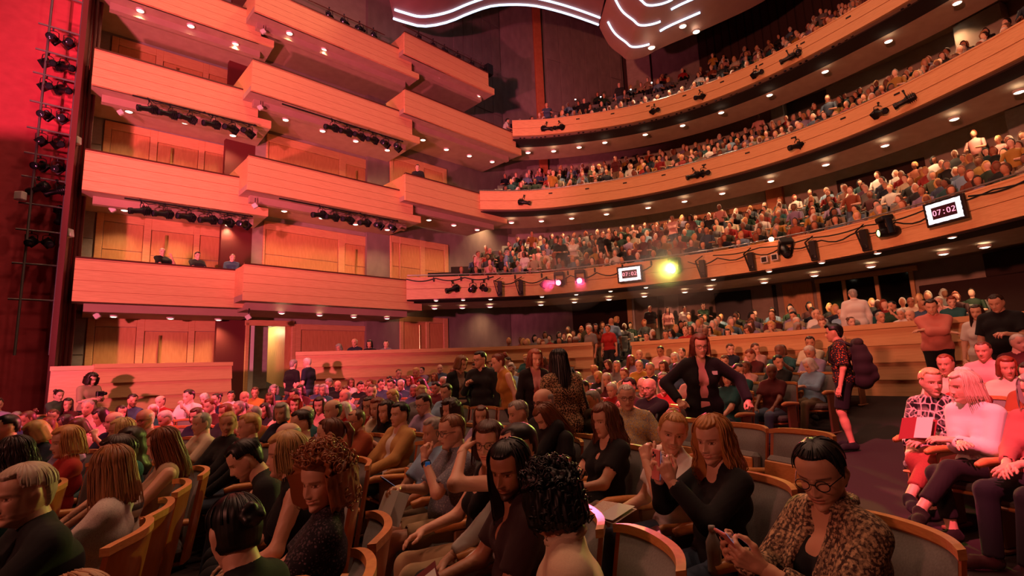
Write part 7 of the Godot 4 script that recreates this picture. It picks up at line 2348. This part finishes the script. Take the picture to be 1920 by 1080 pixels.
	for i in t2.size():
		var q = t2[i]
		var row := int((q[1] - 0.12) / STEP2[3])
		random_person("far", q[2], on_path(F2, q[0], q[1], STEP2[0] + STEP2[1] * row), facing(F2, q[0]) + deg_to_rad(q[3]), "%s standing on second balcony" % (ORD[i] if i else "outermost"), "", {"top": q[4]})
	random_person("far", 13, on_path(F2, 17.9, 1.3, STEP2[0] + STEP2[1] + 0.1), facing(F2, 18.05) + 1.2, "bending, right end of second balcony", "", {"top": "navy", "hair": "short", "hairc": "dark brown"})
	var t3 := [[1.6, 1.4, 12, 0.0, "denim"], [3.2, 2.4, 10, 0.0, "black"], [4.6, 5.0, 10, 0.0, "charcoal"]]
	for i in 3:
		var q = t3[i]
		var row := int((q[1] - 0.12) / STEP3[3])
		random_person("far", q[2], on_path(F3, q[0], q[1], STEP3[0] + STEP3[1] * row), facing(F3, q[0]), "%s standing on top balcony" % ["first", "second", "third"][i], "", {"top": q[4]})
	random_person("far", 13, on_path(FC, 6.1, 0.9, 11.9), facing(FC, 3.0) + 0.9, "leaning beside the top balcony", "", {"top": "white", "hair": "short", "hairc": "black"})
	# phone torches in the top balcony
	for i in 4:
		var q = [[2.9, 1.0, 1.35], [4.0, 1.4, 1.5], [5.2, 2.4, 1.5], [6.0, 2.6, 1.7]][i]
		var mb := MB.new()
		mb.box(Vector3.ZERO, Vector3(0.07, 0.14, 0.01), Basis(), 0.003)
		var row := int((q[1] - 0.12) / STEP3[3])
		var t := thing("phone_torch", "phone with its torch on, %s of four in the top balcony crowd" % row_name(i, 4), "phone", on_path(F3, q[0], q[1] - 0.3, STEP3[0] + STEP3[1] * row + q[2]), facing(F3, q[0]))
		put("case", mb.mesh(), M.black, t)
		var g := MB.new()
		g.lathe([[0.03, 0.006], [0.02, 0.014], [0.0, 0.018]], 8, Transform3D(Basis(Vector3.RIGHT, PI / 2), Vector3(0, 0.03, 0)))
		put("torch", g.mesh(), glow(Color(1, 0.97, 0.92), 16.0), t)

# ---- small far figures: one joined object past the three hundred people built singly
func far_template(kind: int) -> Array:
	var m := MB.new()
	var cls := PackedInt32Array()
	var mark := func(k: int):
		while cls.size() < m.v.size(): cls.append(k)
	var stand := kind >= 4
	var hy := 0.9 if stand else 0.5
	var rows := []
	for q in [[0.0, 0.02, 0.04], [-0.02, 0.15, 0.11], [0.15, 0.145, 0.105], [0.33, 0.18, 0.12], [0.45, 0.19, 0.09], [0.50, 0.07, 0.06], [0.53, 0.03, 0.03]]:
		var ring := PackedVector3Array()
		for k in 8:
			var a := TAU * k / 8.0
			ring.append(Vector3(cos(a) * q[1], hy + q[0], sin(a) * q[2] - 0.05 * q[0]))
		rows.append(ring)
	m.skin(rows, true, true)
	mark.call(2)
	var turn := Basis(Vector3.UP, [0.0, 0.5, -0.4, 0.9, 0.0, 0.6][kind])
	var hc := Vector3(0, hy + 0.65, 0.0)
	for shell in 2:
		rows = []
		for j in 6:
			var th := PI * (0.03 + 0.94 * j / 5.0) if shell == 0 else PI * (0.02 + (0.62 if kind % 2 == 0 else 0.85) * j / 5.0)
			var ring := PackedVector3Array()
			for k in 9:
				var a := TAU * k / 9.0
				var p := Vector3(cos(a) * 0.075 * sin(th), cos(th) * 0.118, sin(a) * 0.095 * sin(th))
				if shell == 1:
					p *= 1.13
					p += Vector3(0, 0.012, -0.02)
					if p.z > 0.03 and p.y < 0.06: p.z = 0.02
					if kind % 2 == 1 and p.y < 0.0: p = Vector3(p.x * 1.25, p.y * 1.6, p.z - 0.02)
				ring.append(hc + turn * p)
			rows.append(ring)
		m.skin(rows, true, true)
		mark.call(0 if shell == 0 else 1)
	m.tube([Vector3(0, hy + 0.48, -0.02), Vector3(0, hy + 0.58, -0.01)], 0.05, 6, false)
	mark.call(0)
	for s in [-1.0, 1.0]:
		var el := Vector3(0.25 * s, hy + 0.17, 0.05)
		m.tube([Vector3(0.18 * s, hy + 0.43, -0.02), el], [0.055, 0.045], 5)
		mark.call(2)
		m.tube([el, Vector3(0.1 * s, hy + 0.13, 0.28)], [0.042, 0.03], 5)
		mark.call(0)
		if stand: m.tube([Vector3(0.09 * s, hy, 0), Vector3(0.1 * s, 0.02, 0.0)], [0.095, 0.05], 6)
		else: m.tube([Vector3(0.09 * s, 0.5, 0.0), Vector3(0.1 * s, 0.5, 0.42), Vector3(0.1 * s, 0.05, 0.42)], [0.09, 0.07, 0.05], 6)
		mark.call(3)
	return [m, cls]

func crowd_far():
	var T := []
	for k in 6: T.append(far_template(k))
	var crowd := MB.new()
	crowd.uses = true
	var seats := MB.new()
	var add := func(at: Vector3, yaw: float, k: int):
		var src = T[k]
		var m: MB = src[0]
		var cls: PackedInt32Array = src[1]
		var xf := Transform3D(Basis(Vector3.UP, yaw + rng.randf_range(-0.2, 0.2)).scaled(Vector3.ONE * rng.randf_range(0.93, 1.05)), at)
		var hk: Color = HAIRS.values()[rng.randi() % HAIRS.size()]
		var cols := [SKINS[rng.randi() % 5].srgb_to_linear(), hk.srgb_to_linear(), (TOPS.values()[rng.randi() % TOPS.size()] as Color).srgb_to_linear() * rng.randf_range(0.45, 0.9), LEGS[rng.randi() % 5].srgb_to_linear()]
		var b := crowd.v.size()
		for i in m.v.size():
			crowd.v.append(xf * m.v[i])
			crowd.n.append((xf.basis * m.n[i]).normalized())
			crowd.t.append(Vector2.ZERO)
			crowd.c.append(cols[cls[i]])
		for i in m.ix: crowd.ix.append(b + i)
	var chair := func(at: Vector3, yaw: float):
		var bs := Basis(Vector3.UP, yaw)
		seats.box(at + bs * Vector3(0, 0.65, -0.26), Vector3(0.5, 0.5, 0.07), bs * Basis(Vector3.RIGHT, -0.16), 0.02)
		seats.box(at + bs * Vector3(0, 0.41, 0.0), Vector3(0.48, 0.09, 0.42), bs)
	for q in leftovers:
		if q[2] == 2: chair.call(q[0], q[1])
		else: add.call(q[0], q[1], rng.randi() % 4)
	var decks := [[F1, STEP1, 2.0], [F2, STEP2, 1.2], [F3, STEP3, 0.4]]
	for b in 3:
		var F: Array = decks[b][0]
		var st: Array = decks[b][1]
		for row in int(st[2]):
			var o: float = 0.62 + st[3] * row
			var path := offset(F, o)
			var L := length_of(path)
			var s: float = decks[b][2] + 0.3 * (row % 2)
			if b == 2: s += row * 0.7
			if b == 0: s += row * 0.25
			while s < L - 0.3:
				var q = along(path, s)
				var f := atan2(q[1].y, q[1].x)
				var at := P(q[0].x, q[0].y, st[0] + st[1] * row)
				var v := sees(q[0].x, q[0].y, at.y + 1.1, 200.0)
				var e := Vector2(7.44, 3.49).normalized()
				if b == 2 and (q[0] - Vector2(-0.14, 26.26)).dot(Vector2(-e.y, e.x)) > -0.55: v.x = -1
				if b < 2 and (q[0] - Vector2(-0.14, 26.26)).dot(Vector2(-0.7071, 0.7071)) > -0.55: v.x = -1
				if v.x != -1:
					var yaw := facing(path, s)
					chair.call(at, yaw)
					var p := 0.94
					if b == 2 and row > 1 and s < 13.5 - row * 0.4: p = 0.28
					if b == 2 and row > 5 and s < 17.0: p = 0.3
					if b < 2 and s < 4.0: p = 0.6
					if rng.randf() < p: add.call(at + Vector3(0, 0.02, 0), yaw, rng.randi() % 4 if rng.randf() < 0.97 else 4)
				s += 0.56
	var cm := plain(Color.WHITE, 0.75)
	cm.vertex_color_use_as_albedo = true
	tag(put("audience", crowd.mesh(), cm), "the rest of the seated audience, small and far, filling rear rows and balconies", "crowd", "", "stuff")
	tag(put("far_seats", seats.mesh(), M.seat_cloth), "rows of pale grey seats on the balconies and behind the low walls", "seats", "", "stuff")
